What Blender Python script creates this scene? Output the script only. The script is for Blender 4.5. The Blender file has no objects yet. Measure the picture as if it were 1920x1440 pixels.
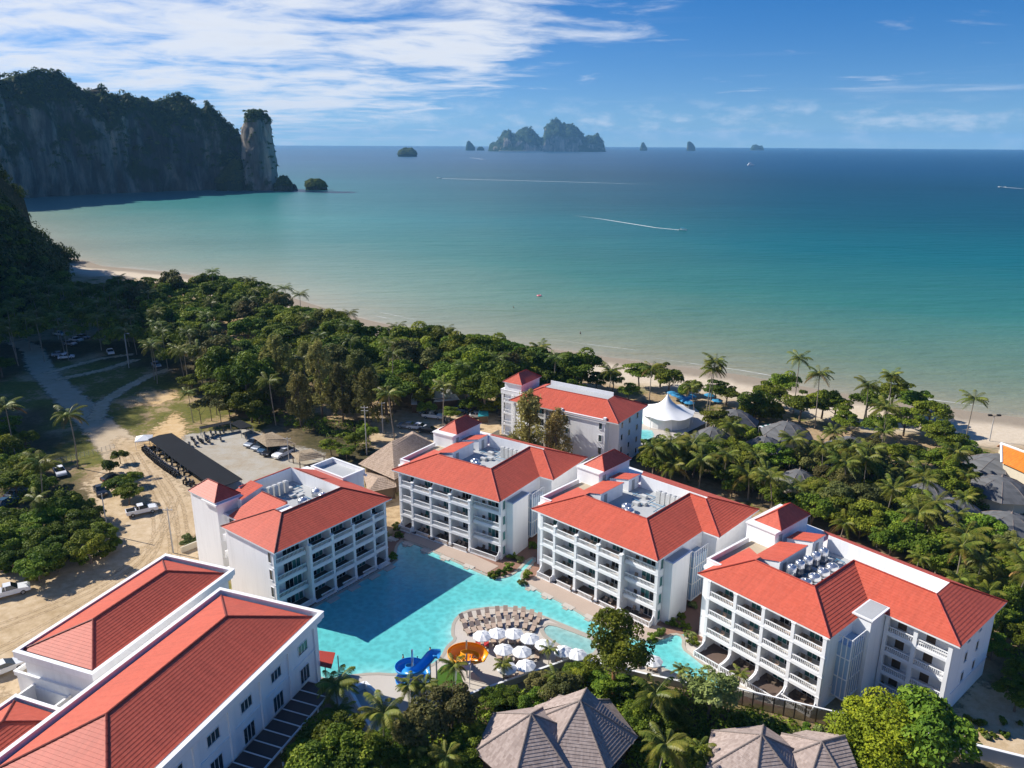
import bpy, math, random
import numpy as np
from mathutils import Vector, Matrix
R = math.radians
random.seed(7); rng = np.random.default_rng(7)
scn = bpy.context.scene
COL = scn.collection

# ------------------------------------------------------------------ camera
FPX, HZ, ROLL, CAMZ = 1461.0, 268.5, R(0.286), 75.0
PITCH = math.atan((720 - HZ) / FPX)
cam = bpy.data.cameras.new('camera'); camo = bpy.data.objects.new('camera', cam); COL.objects.link(camo)
cam.sensor_fit = 'HORIZONTAL'; cam.sensor_width = 36.0; cam.lens = 36.0 * FPX / 1920
cam.clip_start = 1.0; cam.clip_end = 90000
camo.matrix_world = Matrix.Translation((0, 0, CAMZ)) @ Matrix.Rotation(R(90) - PITCH, 4, 'X') @ Matrix.Rotation(ROLL, 4, 'Z')
scn.camera = camo
CP, SP, CR, SR = math.cos(PITCH), math.sin(PITCH), math.cos(ROLL), math.sin(ROLL)

def ray(u, v):
    a, b = u - 960, v - 720
    x, y = a * CR + b * SR, -a * SR + b * CR
    return np.array([x, CP * FPX - y * SP, -SP * FPX - y * CP])
def at(u, v, z=0.0):
    """world point at height z that the photograph shows at pixel (u, v)"""
    d = ray(u, v); t = (z - CAMZ) / d[2]
    return np.array([d[0] * t, d[1] * t, z])

# ------------------------------------------------------------------ sun, sky, exposure
SUN_EL, SUN_AZ = R(37.3), R(159.5)
tosun = Vector((math.cos(SUN_EL) * math.cos(SUN_AZ), math.cos(SUN_EL) * math.sin(SUN_AZ), math.sin(SUN_EL)))
sl = bpy.data.lights.new('sun', 'SUN'); sl.energy = 4.4; sl.angle = R(0.5); sl.color = (1.0, 0.95, 0.87)
so = bpy.data.objects.new('sun', sl); COL.objects.link(so); so.location = (-200, 100, 300)
so.rotation_euler = tosun.to_track_quat('Z', 'Y').to_euler()
scn.view_settings.view_transform = 'Standard'; scn.view_settings.look = 'None'
scn.view_settings.exposure = 0.66; scn.view_settings.gamma = 1.0; scn.view_settings.use_curve_mapping = False
scn.cycles.use_denoising = True
scn.cycles.max_bounces = 5; scn.cycles.diffuse_bounces = 3; scn.cycles.glossy_bounces = 2
scn.cycles.transmission_bounces = 3; scn.cycles.transparent_max_bounces = 8; scn.cycles.volume_bounces = 0
scn.cycles.caustics_reflective = False; scn.cycles.caustics_refractive = False
scn.cycles.sample_clamp_indirect = 4.0

class NT:
    """tiny helper to write node trees"""
    def __init__(s, nt): s.nt = nt; nt.nodes.clear()
    def n(s, t, **k):
        o = s.nt.nodes.new(t)
        for a, b in k.items():
            if a.startswith('i_'): o.inputs[a[2:].replace('_', ' ')].default_value = b
            elif a.startswith('n_'): s.l(b, o.inputs[int(a[2:])])
            else: setattr(o, a, b)
        return o
    def l(s, a, b):
        if hasattr(a, 'outputs'): a = a.outputs[0]
        s.nt.links.new(a, b)
    def val(s, i, v):
        if isinstance(v, (int, float, tuple, list)): i.default_value = v
        else: s.l(v, i)
    def m(s, op, a, b=0.0, c=0.0, clamp=False):
        o = s.n('ShaderNodeMath', operation=op); o.use_clamp = clamp
        s.val(o.inputs[0], a); s.val(o.inputs[1], b); s.val(o.inputs[2], c); return o
    def mix(s, f, a, b, mode='MIX'):
        o = s.n('ShaderNodeMix', data_type='RGBA', blend_type=mode)
        s.val(o.inputs[0], f)
        for i, q in ((6, a), (7, b)):
            if isinstance(q, (tuple, list)) and len(q) == 3: q = (*q, 1)
            s.val(o.inputs[i], q)
        return o.outputs[2]
    def ramp(s, f, *st, interp='LINEAR'):
        o = s.n('ShaderNodeValToRGB'); r = o.color_ramp; r.interpolation = interp
        while len(r.elements) < len(st): r.elements.new(0.5)
        for e, (p, c) in zip(r.elements, st):
            e.position = p; e.color = (*c, 1) if isinstance(c, (tuple, list)) else (c, c, c, 1)
        s.l(f, o.inputs[0]); return o
    def noise(s, scale, detail=4, rough=0.55, vec=None, dist=0.0):
        o = s.n('ShaderNodeTexNoise'); o.inputs['Scale'].default_value = scale; o.inputs['Detail'].default_value = detail
        o.inputs['Roughness'].default_value = rough; o.inputs['Distortion'].default_value = dist
        if vec is not None: s.l(vec, o.inputs['Vector'])
        return o
    def mapping(s, vec, scale=(1, 1, 1), rot=(0, 0, 0), loc=(0, 0, 0)):
        o = s.n('ShaderNodeMapping'); o.inputs['Scale'].default_value = scale; o.inputs['Rotation'].default_value = rot
        o.inputs['Location'].default_value = loc; s.l(vec, o.inputs['Vector']); return o
    def attr(s, name):
        o = s.n('ShaderNodeAttribute'); o.attribute_name = name; return o

world = bpy.data.worlds.new('World'); scn.world = world; world.use_nodes = True
def build_world():
    t = NT(world.node_tree)
    tc = t.n('ShaderNodeTexCoord'); sep = t.n('ShaderNodeSeparateXYZ'); t.l(tc.outputs['Generated'], sep.inputs[0])
    X, Y, Z = sep.outputs
    zc = t.m('MAXIMUM', Z, 0.0)
    zz = t.m('ADD', t.m('MULTIPLY', zc, 1.25), 0.085)         # humid tropical air: look the sky up a little higher
    cmb = t.n('ShaderNodeCombineXYZ'); t.l(X, cmb.inputs[0]); t.l(Y, cmb.inputs[1]); t.l(zz, cmb.inputs[2])
    nrm = t.n('ShaderNodeVectorMath', operation='NORMALIZE'); t.l(cmb, nrm.inputs[0])
    sky = t.n('ShaderNodeTexSky', sky_type='NISHITA'); sky.sun_disc = False; sky.sun_elevation = SUN_EL
    sky.sun_rotation = R(90) - SUN_AZ; sky.altitude = 80; sky.air_density = 1.0; sky.dust_density = SKY_DUST; sky.ozone_density = 2.2
    t.l(nrm, sky.inputs[0])
    hs = t.n('ShaderNodeHueSaturation'); hs.inputs['Hue'].default_value = 0.512; hs.inputs['Saturation'].default_value = 1.52; hs.inputs['Value'].default_value = SKY_VAL
    t.l(sky, hs.inputs['Color'])
    # cloud layers on a flat deck: divide by elevation
    den = t.m('ADD', zc, 0.085)
    px = t.m('DIVIDE', X, den); py = t.m('DIVIDE', Y, den)
    pv = t.n('ShaderNodeCombineXYZ'); t.l(px, pv.inputs[0]); t.l(py, pv.inputs[1])
    warp = t.noise(0.8, 3, 0.5, pv)
    pv2 = t.n('ShaderNodeVectorMath', operation='ADD'); t.l(pv, pv2.inputs[0])
    ws = t.n('ShaderNodeVectorMath', operation='SCALE'); t.l(warp.outputs['Color'], ws.inputs[0]); ws.inputs[3].default_value = 0.5
    t.l(ws, pv2.inputs[1])
    mp = t.mapping(pv2.outputs[0], (0.62, 0.85, 1), (0, 0, R(-18)), (1.3, 0.4, 0))
    n1 = t.noise(2.2, 10, 0.60, mp, 0.35)
    # more cloud towards the sun side (left), thin streaks elsewhere
    side = t.n('ShaderNodeMapRange', interpolation_type='SMOOTHSTEP'); t.l(t.m('ADD', X, t.m('MULTIPLY', zc, -1.5)), side.inputs[0])
    for i, q in zip((1, 2, 3, 4), (-0.33, 0.06, 0.185, -0.10)): side.inputs[i].default_value = q
    hi = t.n('ShaderNodeMapRange', interpolation_type='SMOOTHSTEP'); t.l(zc, hi.inputs[0])
    for i, q in zip((1, 2, 3, 4), (0.02, 0.10, -0.05, 0.03)): hi.inputs[i].default_value = q
    d = t.m('ADD', t.m('ADD', n1.outputs[0], side), hi)
    c1 = t.n('ShaderNodeMapRange', interpolation_type='SMOOTHSTEP'); t.l(d, c1.inputs[0])
    for i, q in zip((1, 2, 3, 4), (0.50, 0.80, 0, 0.92)): c1.inputs[i].default_value = q
    # low cumulus near the horizon
    az = t.m('ARCTAN2', X, Y)
    cv = t.n('ShaderNodeCombineXYZ'); t.l(t.m('MULTIPLY', az, 16), cv.inputs[0]); t.l(t.m('MULTIPLY', zc, 46), cv.inputs[1])
    n2 = t.noise(1.3, 7, 0.6, cv)
    band = t.ramp(t.m('MULTIPLY', zc, 10), (0.0, 0.35), (0.14, 1.0), (0.30, 0.8), (0.55, 0.0))
    c2 = t.n('ShaderNodeMapRange', interpolation_type='SMOOTHSTEP'); t.l(n2, c2.inputs[0])
    for i, q in zip((1, 2, 3, 4), (0.44, 0.74, 0, 0.62)): c2.inputs[i].default_value = q
    c2b = t.m('MULTIPLY', c2, band)
    # thin streaks half-way up
    sv = t.n('ShaderNodeCombineXYZ'); t.l(t.m('MULTIPLY', az, 3.2), sv.inputs[0]); t.l(t.m('MULTIPLY', t.m('ADD', zc, t.m('MULTIPLY', az, -0.012)), 60), sv.inputs[1])
    n3 = t.noise(1.0, 6, 0.6, sv, 0.3)
    band3 = t.ramp(t.m('MULTIPLY', zc, 10), (0.3, 0.0), (0.55, 1.0), (0.8, 0.7), (1.0, 0.12))
    c3 = t.n('ShaderNodeMapRange', interpolation_type='SMOOTHSTEP'); t.l(n3, c3.inputs[0])
    for i, q in zip((1, 2, 3, 4), (0.55, 0.80, 0, 0.5)): c3.inputs[i].default_value = q
    c3b = t.m('MULTIPLY', c3, band3)
    # the cloud bank stays low over the land side: overhead and behind the camera the sky is clear
    ov = t.n('ShaderNodeMapRange', interpolation_type='SMOOTHSTEP'); t.l(zc, ov.inputs[0])
    for i, q in zip((1, 2, 3, 4), (0.20, 0.55, 1.0, 0.0)): ov.inputs[i].default_value = q
    c1 = t.m('MULTIPLY', c1, ov)
    cl = t.m('MAXIMUM', t.m('MAXIMUM', c1, c2b), c3b)
    thick = t.ramp(d, (0.6, CLOUD_COL), (1.0, tuple(q * 0.86 for q in CLOUD_COL)))
    col = t.mix(cl, hs, thick)
    bg = t.n('ShaderNodeBackground'); t.l(col, bg.inputs[0]); bg.inputs[1].default_value = SKY_STR
    out = t.n('ShaderNodeOutputWorld'); t.l(bg, out.inputs[0])
SKY_STR, SKY_VAL, SKY_DUST = 0.108, 0.73, 0.5
CLOUD_COL = (5.4, 5.6, 6.0)
build_world()

# ------------------------------------------------------------------ materials
MATS = {}
def newmat(name):
    m = bpy.data.materials.new(name); m.use_nodes = True; MATS[name] = m
    return m, NT(m.node_tree)
def finish(t, base, rough=0.6, bump=None, bstr=0.3, bdist=0.05, spec=0.4, metal=0.0, normal=None):
    p = t.n('ShaderNodeBsdfPrincipled')
    if isinstance(base, (tuple, list)) and len(base) == 3: base = (*base, 1)
    t.val(p.inputs['Base Color'], base); t.val(p.inputs['Roughness'], rough)
    p.inputs['Specular IOR Level'].default_value = spec; p.inputs['Metallic'].default_value = metal
    if bump is not None:
        b = t.n('ShaderNodeBump'); b.inputs['Strength'].default_value = bstr; b.inputs['Distance'].default_value = bdist
        t.l(bump, b.inputs['Height']); t.l(b, p.inputs['Normal'])
    o = t.n('ShaderNodeOutputMaterial'); t.l(p, o.inputs[0]); return p
def simple(name, col, rough=0.6, var=0.12, scale=1.2, spec=0.4, metal=0.0, bump=0.0, objvar=0.0):
    """plain surface with weathering: large soft blotches and a fine grain"""
    m, t = newmat(name)
    tc = t.n('ShaderNodeTexCoord')
    n1 = t.noise(scale * 0.35, 5, 0.6, tc.outputs['Object']); n2 = t.noise(scale * 6, 3, 0.6, tc.outputs['Object'])
    k = t.m('ADD', t.m('MULTIPLY', n1.outputs[0], 0.65), t.m('MULTIPLY', n2.outputs[0], 0.35))
    f = t.m('MULTIPLY_ADD', k, 2 * var, 1 - var)
    if objvar:
        oi = t.n('ShaderNodeObjectInfo'); f = t.m('MULTIPLY', f, t.m('MULTIPLY_ADD', oi.outputs['Random'], 2 * objvar, 1 - objvar))
    c = t.n('ShaderNodeVectorMath', operation='SCALE'); c.inputs[0].default_value = col; t.l(f, c.inputs[3])
    finish(t, c.outputs[0], rough, n2.outputs[0] if bump else None, bump, 0.02, spec, metal)
    return m
def M(n): return MATS[n]

# ------------------------------------------------------------------ mesh building
class MB:
    def __init__(s, xf=None): s.v = []; s.f = []; s.xf = xf; s.uv = None
    def add(s, vs, fs):
        k = len(s.v)
        s.v += [tuple(s.xf(*p)) if s.xf else tuple(p) for p in vs]
        s.f += [tuple(i + k for i in f) for f in fs]; return s
    def box(s, x0, x1, y0, y1, z0, z1):
        return s.add([(x0, y0, z0), (x1, y0, z0), (x1, y1, z0), (x0, y1, z0), (x0, y0, z1), (x1, y0, z1), (x1, y1, z1), (x0, y1, z1)],
                     [(3, 2, 1, 0), (4, 5, 6, 7), (0, 1, 5, 4), (1, 2, 6, 5), (2, 3, 7, 6), (3, 0, 4, 7)])
    def poly(s, pts): return s.add(pts, [tuple(range(len(pts)))])
    def prism(s, pts, z0, z1):
        """pts: 2D outline; z0/z1 numbers or per-point lists"""
        n = len(pts); a = [z0] * n if not hasattr(z0, '__len__') else z0; b = [z1] * n if not hasattr(z1, '__len__') else z1
        vs = [(p[0], p[1], a[i]) for i, p in enumerate(pts)] + [(p[0], p[1], b[i]) for i, p in enumerate(pts)]
        return s.add(vs, [tuple(range(n))[::-1], tuple(range(n, 2 * n))] + [(i, (i + 1) % n, n + (i + 1) % n, n + i) for i in range(n)])
    def tube(s, p0, p1, r0, r1=None, n=8, cap=True):
        r1 = r0 if r1 is None else r1
        p0, p1 = Vector(p0), Vector(p1); d = (p1 - p0).normalized()
        a = d.orthogonal().normalized(); b = d.cross(a)
        vs = []
        for p, r in ((p0, r0), (p1, r1)):
            for i in range(n):
                c = 2 * math.pi * i / n; vs.append(p + a * (r * math.cos(c)) + b * (r * math.sin(c)))
        fs = [(i, (i + 1) % n, n + (i + 1) % n, n + i) for i in range(n)]
        if cap: fs += [tuple(range(n))[::-1], tuple(range(n, 2 * n))]
        return s.add([tuple(v) for v in vs], fs)
    def path(s, pts, rs, n=6):
        for i in range(len(pts) - 1): s.tube(pts[i], pts[i + 1], rs[i], rs[i + 1], n, cap=(i == 0 or i == len(pts) - 2))
        return s
    def lathe(s, prof, n=16, c=(0, 0), z=0.0):
        vs = []
        for r, h in prof: vs += [(c[0] + r * math.cos(2 * math.pi * i / n), c[1] + r * math.sin(2 * math.pi * i / n), z + h) for i in range(n)]
        fs = []
        for j in range(len(prof) - 1): fs += [(j * n + i, j * n + (i + 1) % n, (j + 1) * n + (i + 1) % n, (j + 1) * n + i) for i in range(n)]
        fs += [tuple(range(n))[::-1], tuple((len(prof) - 1) * n + i for i in range(n))]
        return s.add(vs, fs)
    def mesh(s, name):
        me = bpy.data.meshes.new(name); me.from_pydata(s.v, [], s.f); me.update(); return me
    def build(s, name, mat, parent=None, smooth=False, **k):
        return link(name, s.mesh(name), mat, parent, smooth, **k)
def link(name, me, mat, parent=None, smooth=False, label=None, cat=None, group=None, kind=None, loc=None, rz=None, scale=None):
    o = bpy.data.objects.new(name, me); COL.objects.link(o)
    if mat is not None and me is not None and not me.materials: me.materials.append(M(mat) if isinstance(mat, str) else mat)
    if smooth and me is not None: me.polygons.foreach_set('use_smooth', [True] * len(me.polygons))
    if parent is not None: o.parent = parent
    return tag(o, label, cat, group, kind, loc, rz, scale)
def tag(o, label=None, cat=None, group=None, kind=None, loc=None, rz=None, scale=None):
    if label: o['label'] = label
    if cat: o['category'] = cat
    if group: o['group'] = group
    if kind: o['kind'] = kind
    if loc is not None: o.location = loc
    if rz is not None: o.rotation_euler = (0, 0, rz)
    if scale is not None: o.scale = (scale,) * 3 if isinstance(scale, (int, float)) else scale
    return o
def thing(name, label, cat, loc=(0, 0, 0), rz=0.0, group=None, scale=None):
    o = bpy.data.objects.new(name, None); COL.objects.link(o); o.empty_display_size = 0.3
    return tag(o, label, cat, group, None, loc, rz, scale)
KIDS = {}
def register(o):
    ch = [c for c in COL.objects if c.parent is o]
    KIDS[o.name] = ch
    for c in ch: register(c)
def dup(o, parent=None):
    c = o.copy(); COL.objects.link(c)
    if parent is not None: c.parent = parent
    for ch in KIDS.get(o.name, ()): dup(ch, c)
    return c
def mesh_np(name, V, F, attrs=None, smooth=False):
    """fast mesh from numpy: F is (n,3) or (n,4)"""
    me = bpy.data.meshes.new(name); n, k = F.shape
    me.vertices.add(len(V)); me.vertices.foreach_set('co', np.asarray(V, np.float32).ravel())
    me.loops.add(n * k); me.loops.foreach_set('vertex_index', F.astype(np.int32).ravel())
    me.polygons.add(n); me.polygons.foreach_set('loop_start', np.arange(0, n * k, k, dtype=np.int32))
    me.polygons.foreach_set('loop_total', np.full(n, k, np.int32))
    if smooth: me.polygons.foreach_set('use_smooth', np.ones(n, bool))
    me.update(calc_edges=True)
    for a, (dom, arr) in (attrs or {}).items():
        at_ = me.attributes.new(a, 'FLOAT', dom); at_.data.foreach_set('value', np.asarray(arr, np.float32))
    return me

def vnoise(P, seed=0):
    """value noise, P (n,3) -> 0..1"""
    P = np.asarray(P, float); i = np.floor(P).astype(np.int64); f = P - i; f = f * f * (3 - 2 * f)
    def h(a):
        q = (a[:, 0] * 374761393 + a[:, 1] * 668265263 + a[:, 2] * 2147483647 + seed * 974634777) & 0xffffffff
        q = ((q ^ (q >> 13)) * 1274126177) & 0xffffffff; q = q ^ (q >> 16); return (q & 0xffff) / 65535.0
    r = 0
    for dx in (0, 1):
        for dy in (0, 1):
            for dz in (0, 1):
                w = (f[:, 0] if dx else 1 - f[:, 0]) * (f[:, 1] if dy else 1 - f[:, 1]) * (f[:, 2] if dz else 1 - f[:, 2])
                r = r + w * h(i + np.array([dx, dy, dz]))
    return r
def fbm(P, oct=5, seed=0, gain=0.5):
    P = np.asarray(P, float); a, s, tot = 1.0, 0, 0
    for k in range(oct): s = s + a * vnoise(P * 2.0 ** k, seed + k); tot += a; a *= gain
    return s / tot
def in_poly(x, y, poly):
    p = np.asarray(poly, float); c = np.zeros(np.shape(x), bool); j = len(p) - 1
    for i in range(len(p)):
        cond = ((p[i, 1] > y) != (p[j, 1] > y)) & (x < (p[j, 0] - p[i, 0]) * (y - p[i, 1]) / (p[j, 1] - p[i, 1] + 1e-12) + p[i, 0])
        c ^= cond; j = i
    return c
def seg_dist(x, y, line):
    p = np.asarray(line, float); best = np.full(np.shape(x), 1e9)
    for a, b in zip(p[:-1], p[1:]):
        d = b - a; t = np.clip(((x - a[0]) * d[0] + (y - a[1]) * d[1]) / (d @ d + 1e-12), 0, 1)
        best = np.minimum(best, np.hypot(x - a[0] - t * d[0], y - a[1] - t * d[1]))
    return best
def pw(px, z=0.0): return [tuple(at(u, v, z)[:2]) for u, v in px]
# ================================================================== SETTING MATERIALS
SHORE_PX = [(-200, 420), (60, 452), (150, 480), (166, 490), (190, 499), (255, 505), (333, 512), (450, 532), (560, 562), (640, 588), (757, 616), (900, 638), (1040, 655),
            (1170, 674), (1280, 688), (1383, 702), (1590, 740), (1763, 764), (1907, 782), (2100, 812), (2500, 890)]
SEA_Z = -0.5
SHORE = np.array(pw(SHORE_PX[3:], SEA_Z))
SHORE_ALL = np.vstack([pw([(-90, 380), (-30, 405), (30, 432), (85, 462), (132, 484)], SEA_Z), SHORE])

def m_sea():
    m, t = newmat('sea_water'); geo = t.n('ShaderNodeNewGeometry'); P = geo.outputs['Position']
    d = t.attr('shore_dist').outputs['Fac']
    sep = t.n('ShaderNodeSeparateXYZ'); t.l(P, sep.inputs[0])
    nz = t.noise(0.012, 5, 0.6, P); nf = t.noise(0.10, 4, 0.6, t.mapping(P, (0.35, 1.6, 1), (0, 0, R(-25))))
    dd = t.m('MULTIPLY_ADD', t.m('SUBTRACT', nz.outputs[0], 0.5), t.m('MULTIPLY', t.m('POWER', t.m('MAXIMUM', d, 0.0), 0.75), 1.7), d)
    dd = t.m('MULTIPLY_ADD', t.m('SUBTRACT', nf.outputs[0], 0.5), 20.0, dd)
    x = t.m('POWER', t.m('DIVIDE', t.m('MAXIMUM', dd, 0.0), 2600.0), 0.42, clamp=True)
    c = t.ramp(x, *SEA_RAMP)
    # paler bay on the left: sky and sun glare put into the colour
    lf = t.n('ShaderNodeMapRange', interpolation_type='SMOOTHSTEP'); t.l(t.m('DIVIDE', sep.outputs[0], t.m('ADD', sep.outputs[1], 60)), lf.inputs[0])
    for i, q in zip((1, 2, 3, 4), (-0.40, 0.22, 0.62, 0.0)): lf.inputs[i].default_value = q
    glare_ramp = t.ramp(x, (0.0, (0.42, 0.37, 0.28)), (0.2, (0.24, 0.33, 0.28)), (0.35, (0.08, 0.25, 0.23)), (0.55, (0.035, 0.19, 0.21)), (0.75, (0.045, 0.18, 0.25)), (1.0, (0.05, 0.17, 0.28)))
    col = t.mix(t.m('MULTIPLY', lf, 1.0), c.outputs[0], glare_ramp.outputs[0])
    # cloud-sized and current streaks of slightly different water
    st = t.noise(0.0022, 4, 0.6, t.mapping(P, (0.5, 1.6, 1), (0, 0, R(-10))))
    fst = t.m('MULTIPLY_ADD', t.ramp(st.outputs[0], (0.35, 0.0), (0.65, 1.0)).outputs[0], 0.28, 0.86)
    sc = t.n('ShaderNodeVectorMath', operation='SCALE'); t.l(col, sc.inputs[0]); t.l(fst, sc.inputs[3])
    w1 = t.noise(0.9, 3, 0.6, t.mapping(P, (0.35, 1.0, 1), (0, 0, R(-35)))); w2 = t.noise(0.16, 3, 0.5, t.mapping(P, (0.3, 1.0, 1), (0, 0, R(-28))))
    w3 = t.noise(0.035, 4, 0.6, t.mapping(P, (0.3, 1.0, 1), (0, 0, R(-20))))
    hgt = t.m('ADD', t.m('ADD', t.m('MULTIPLY', w1.outputs[0], 0.35), t.m('MULTIPLY', w2.outputs[0], 1.0)), t.m('MULTIPLY', w3.outputs[0], 1.6))
    p = finish(t, sc.outputs[0], 0.32, hgt, 0.9, 1.3, 0.10); p.inputs['Specular Tint'].default_value = (0.55, 0.62, 0.66, 1)
SEA_RAMP = [(0.0, (0.36, 0.31, 0.22)), (0.10, (0.25, 0.25, 0.165)), (0.20, (0.125, 0.20, 0.13)), (0.31, (0.036, 0.168, 0.130)), (0.44, (0.003, 0.118, 0.120)),
            (0.60, (0.0, 0.056, 0.068)), (0.78, (0.0, 0.036, 0.052)), (1.0, (0.0, 0.036, 0.080))]
m_sea()

def m_ground():
    m, t = newmat('ground_soil'); geo = t.n('ShaderNodeNewGeometry'); P = geo.outputs['Position']
    g = t.attr('grass').outputs['Fac']; sd = t.attr('sand').outputs['Fac']; fo = t.attr('forest').outputs['Fac']
    n1 = t.noise(0.06, 6, 0.65, P); n2 = t.noise(0.7, 5, 0.65, P); n3 = t.noise(4.0, 3, 0.6, P)
    dirt = t.ramp(n2.outputs[0], (0.25, (0.20, 0.135, 0.075)), (0.5, (0.40, 0.285, 0.16)), (0.75, (0.50, 0.38, 0.24)))
    gr = t.ramp(n2.outputs[0], (0.25, (0.05, 0.07, 0.016)), (0.5, (0.135, 0.135, 0.030)), (0.75, (0.22, 0.18, 0.055)))
    gm = t.m('MULTIPLY_ADD', t.m('SUBTRACT', n1.outputs[0], 0.5), 2.6, g)
    gm = t.m('MULTIPLY_ADD', t.m('SUBTRACT', n2.outputs[0], 0.5), 1.2, gm)
    c = t.mix(t.ramp(gm, (0.40, 0.0), (0.62, 1.0)).outputs[0], dirt.outputs[0], gr.outputs[0])
    sand = t.ramp(n2.outputs[0], (0.3, (0.56, 0.46, 0.33)), (0.7, (0.66, 0.56, 0.43)))
    c = t.mix(sd, c, sand.outputs[0]); c = t.mix(t.attr('wet').outputs['Fac'], c, (0.31, 0.255, 0.19))
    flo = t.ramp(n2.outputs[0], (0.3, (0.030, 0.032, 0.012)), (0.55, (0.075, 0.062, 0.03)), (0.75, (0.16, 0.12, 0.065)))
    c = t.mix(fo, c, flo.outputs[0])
    f = t.m('MULTIPLY_ADD', n3.outputs[0], 0.35, 0.82)
    sc = t.n('ShaderNodeVectorMath', operation='SCALE'); t.l(c, sc.inputs[0]); t.l(f, sc.inputs[3])
    finish(t, sc.outputs[0], 0.95, t.m('ADD', n2.outputs[0], t.m('MULTIPLY', n3.outputs[0], 0.3)), 0.5, 0.15, 0.1)
m_ground()

def m_soft(name, lo, mid, hi, scale=0.6, edge=True, ruts=True):
    """earth sheet that frays into the ground at its border"""
    m, t = newmat(name); geo = t.n('ShaderNodeNewGeometry'); P = geo.outputs['Position']
    n2 = t.noise(scale, 6, 0.68, P); n3 = t.noise(scale * 7, 3, 0.6, P); n1 = t.noise(scale * 0.12, 4, 0.6, P)
    k = t.m('ADD', t.m('MULTIPLY', n2.outputs[0], 0.6), t.m('MULTIPLY', n1.outputs[0], 0.4))
    c = t.ramp(k, (0.34, lo), (0.5, mid), (0.64, hi))
    f = t.m('MULTIPLY_ADD', n3.outputs[0], 0.3, 0.85)
    sc = t.n('ShaderNodeVectorMath', operation='SCALE'); t.l(c, sc.inputs[0]); t.l(f, sc.inputs[3])
    p = finish(t, sc.outputs[0], 0.95, n2.outputs[0], 0.4, 0.12, 0.1)
    if edge:
        e = t.attr('edge').outputs['Fac']
        a = t.ramp(t.m('MULTIPLY_ADD', t.m('SUBTRACT', n2.outputs[0], 0.5), 1.3, t.m('MULTIPLY', e, 1.0)), (0.30, 0.0), (0.55, 1.0))
        tr = t.n('ShaderNodeBsdfTransparent'); mx = t.n('ShaderNodeMixShader'); t.l(a, mx.inputs[0]); t.l(tr, mx.inputs[1]); t.l(p, mx.inputs[2])
        out = [n for n in t.nt.nodes if n.type == 'OUTPUT_MATERIAL'][0]; t.l(mx, out.inputs[0])
m_soft('road_dirt', (0.38, 0.27, 0.145), (0.52, 0.39, 0.24), (0.62, 0.49, 0.33))
m_soft('road_grey', (0.40, 0.31, 0.19), (0.47, 0.37, 0.245), (0.52, 0.42, 0.29), 0.35)
m_soft('lot_gravel', (0.36, 0.29, 0.20), (0.42, 0.38, 0.31), (0.44, 0.42, 0.385), 0.25)
m_soft('track_earth', (0.36, 0.255, 0.14), (0.455, 0.335, 0.20), (0.55, 0.42, 0.275), 1.2)
m_soft('bare_soil', (0.44, 0.27, 0.11), (0.58, 0.40, 0.20), (0.64, 0.47, 0.27))

def m_cliff(name='cliff_rock', cols=((0.035, 0.037, 0.036), (0.085, 0.086, 0.080), (0.22, 0.20, 0.17), (0.46, 0.33, 0.24))):
    m, t = newmat(name); geo = t.n('ShaderNodeNewGeometry'); P = geo.outputs['Position']
    st = t.noise(0.05, 6, 0.65, t.mapping(P, (1, 1, 0.16))); bl = t.noise(0.018, 5, 0.6, P); fi = t.noise(0.25, 5, 0.7, t.mapping(P, (1, 1, 0.4)))
    rock = t.ramp(st.outputs[0], *zip((0.34, 0.50, 0.60, 0.70), cols))
    veg = t.ramp(fi.outputs[0], (0.3, (0.010, 0.024, 0.010)), (0.7, (0.04, 0.066, 0.020)))
    sep = t.n('ShaderNodeSeparateXYZ'); t.l(geo.outputs['Normal'], sep.inputs[0])
    vm = t.m('ADD', t.m('MULTIPLY_ADD', sep.outputs[2], 1.3, t.attr('veg').outputs['Fac']), t.m('MULTIPLY', t.m('SUBTRACT', bl.outputs[0], 0.5), 2.2))
    vm = t.m('MULTIPLY_ADD', t.m('SUBTRACT', fi.outputs[0], 0.5), 1.0, vm)
    c = t.mix(t.ramp(vm, (0.22, 0.0), (0.50, 1.0)).outputs[0], rock.outputs[0], veg.outputs[0])
    finish(t, c, 0.95, t.m('ADD', st.outputs[0], fi.outputs[0]), 0.9, 4.0, 0.1)
m_cliff(); m_cliff('lit_limestone', ((0.09, 0.085, 0.078), (0.22, 0.20, 0.175), (0.40, 0.34, 0.28), (0.60, 0.44, 0.34)))  # lit copy of the cliff rock, sun and haze put into its colour

def m_leaf(name, dark, mid, light, transl=0.25, rough=0.6, objvar=0.36, spec=0.12):
    m, t = newmat(name)
    a = t.attr('rnd').outputs['Fac']; oi = t.n('ShaderNodeObjectInfo')
    c = t.ramp(a, (0.0, dark), (0.55, mid), (1.0, light))
    hs = t.n('ShaderNodeHueSaturation'); t.l(c, hs.inputs['Color'])
    t.l(t.m('MULTIPLY_ADD', oi.outputs['Random'], 0.055, 0.484), hs.inputs['Hue'])
    r2 = t.m('FRACT', t.m('MULTIPLY', oi.outputs['Random'], 7.31)); t.l(t.m('MULTIPLY_ADD', r2, 2 * objvar, 1 - objvar), hs.inputs['Value'])
    p = t.n('ShaderNodeBsdfPrincipled'); t.l(hs, p.inputs['Base Color']); p.inputs['Roughness'].default_value = rough
    p.inputs['Specular IOR Level'].default_value = spec
    tr = t.n('ShaderNodeBsdfTranslucent'); t.l(hs, tr.inputs[0])
    mx = t.n('ShaderNodeMixShader'); mx.inputs[0].default_value = transl; t.l(p, mx.inputs[1]); t.l(tr, mx.inputs[2])
    o = t.n('ShaderNodeOutputMaterial'); t.l(mx, o.inputs[0])
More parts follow.
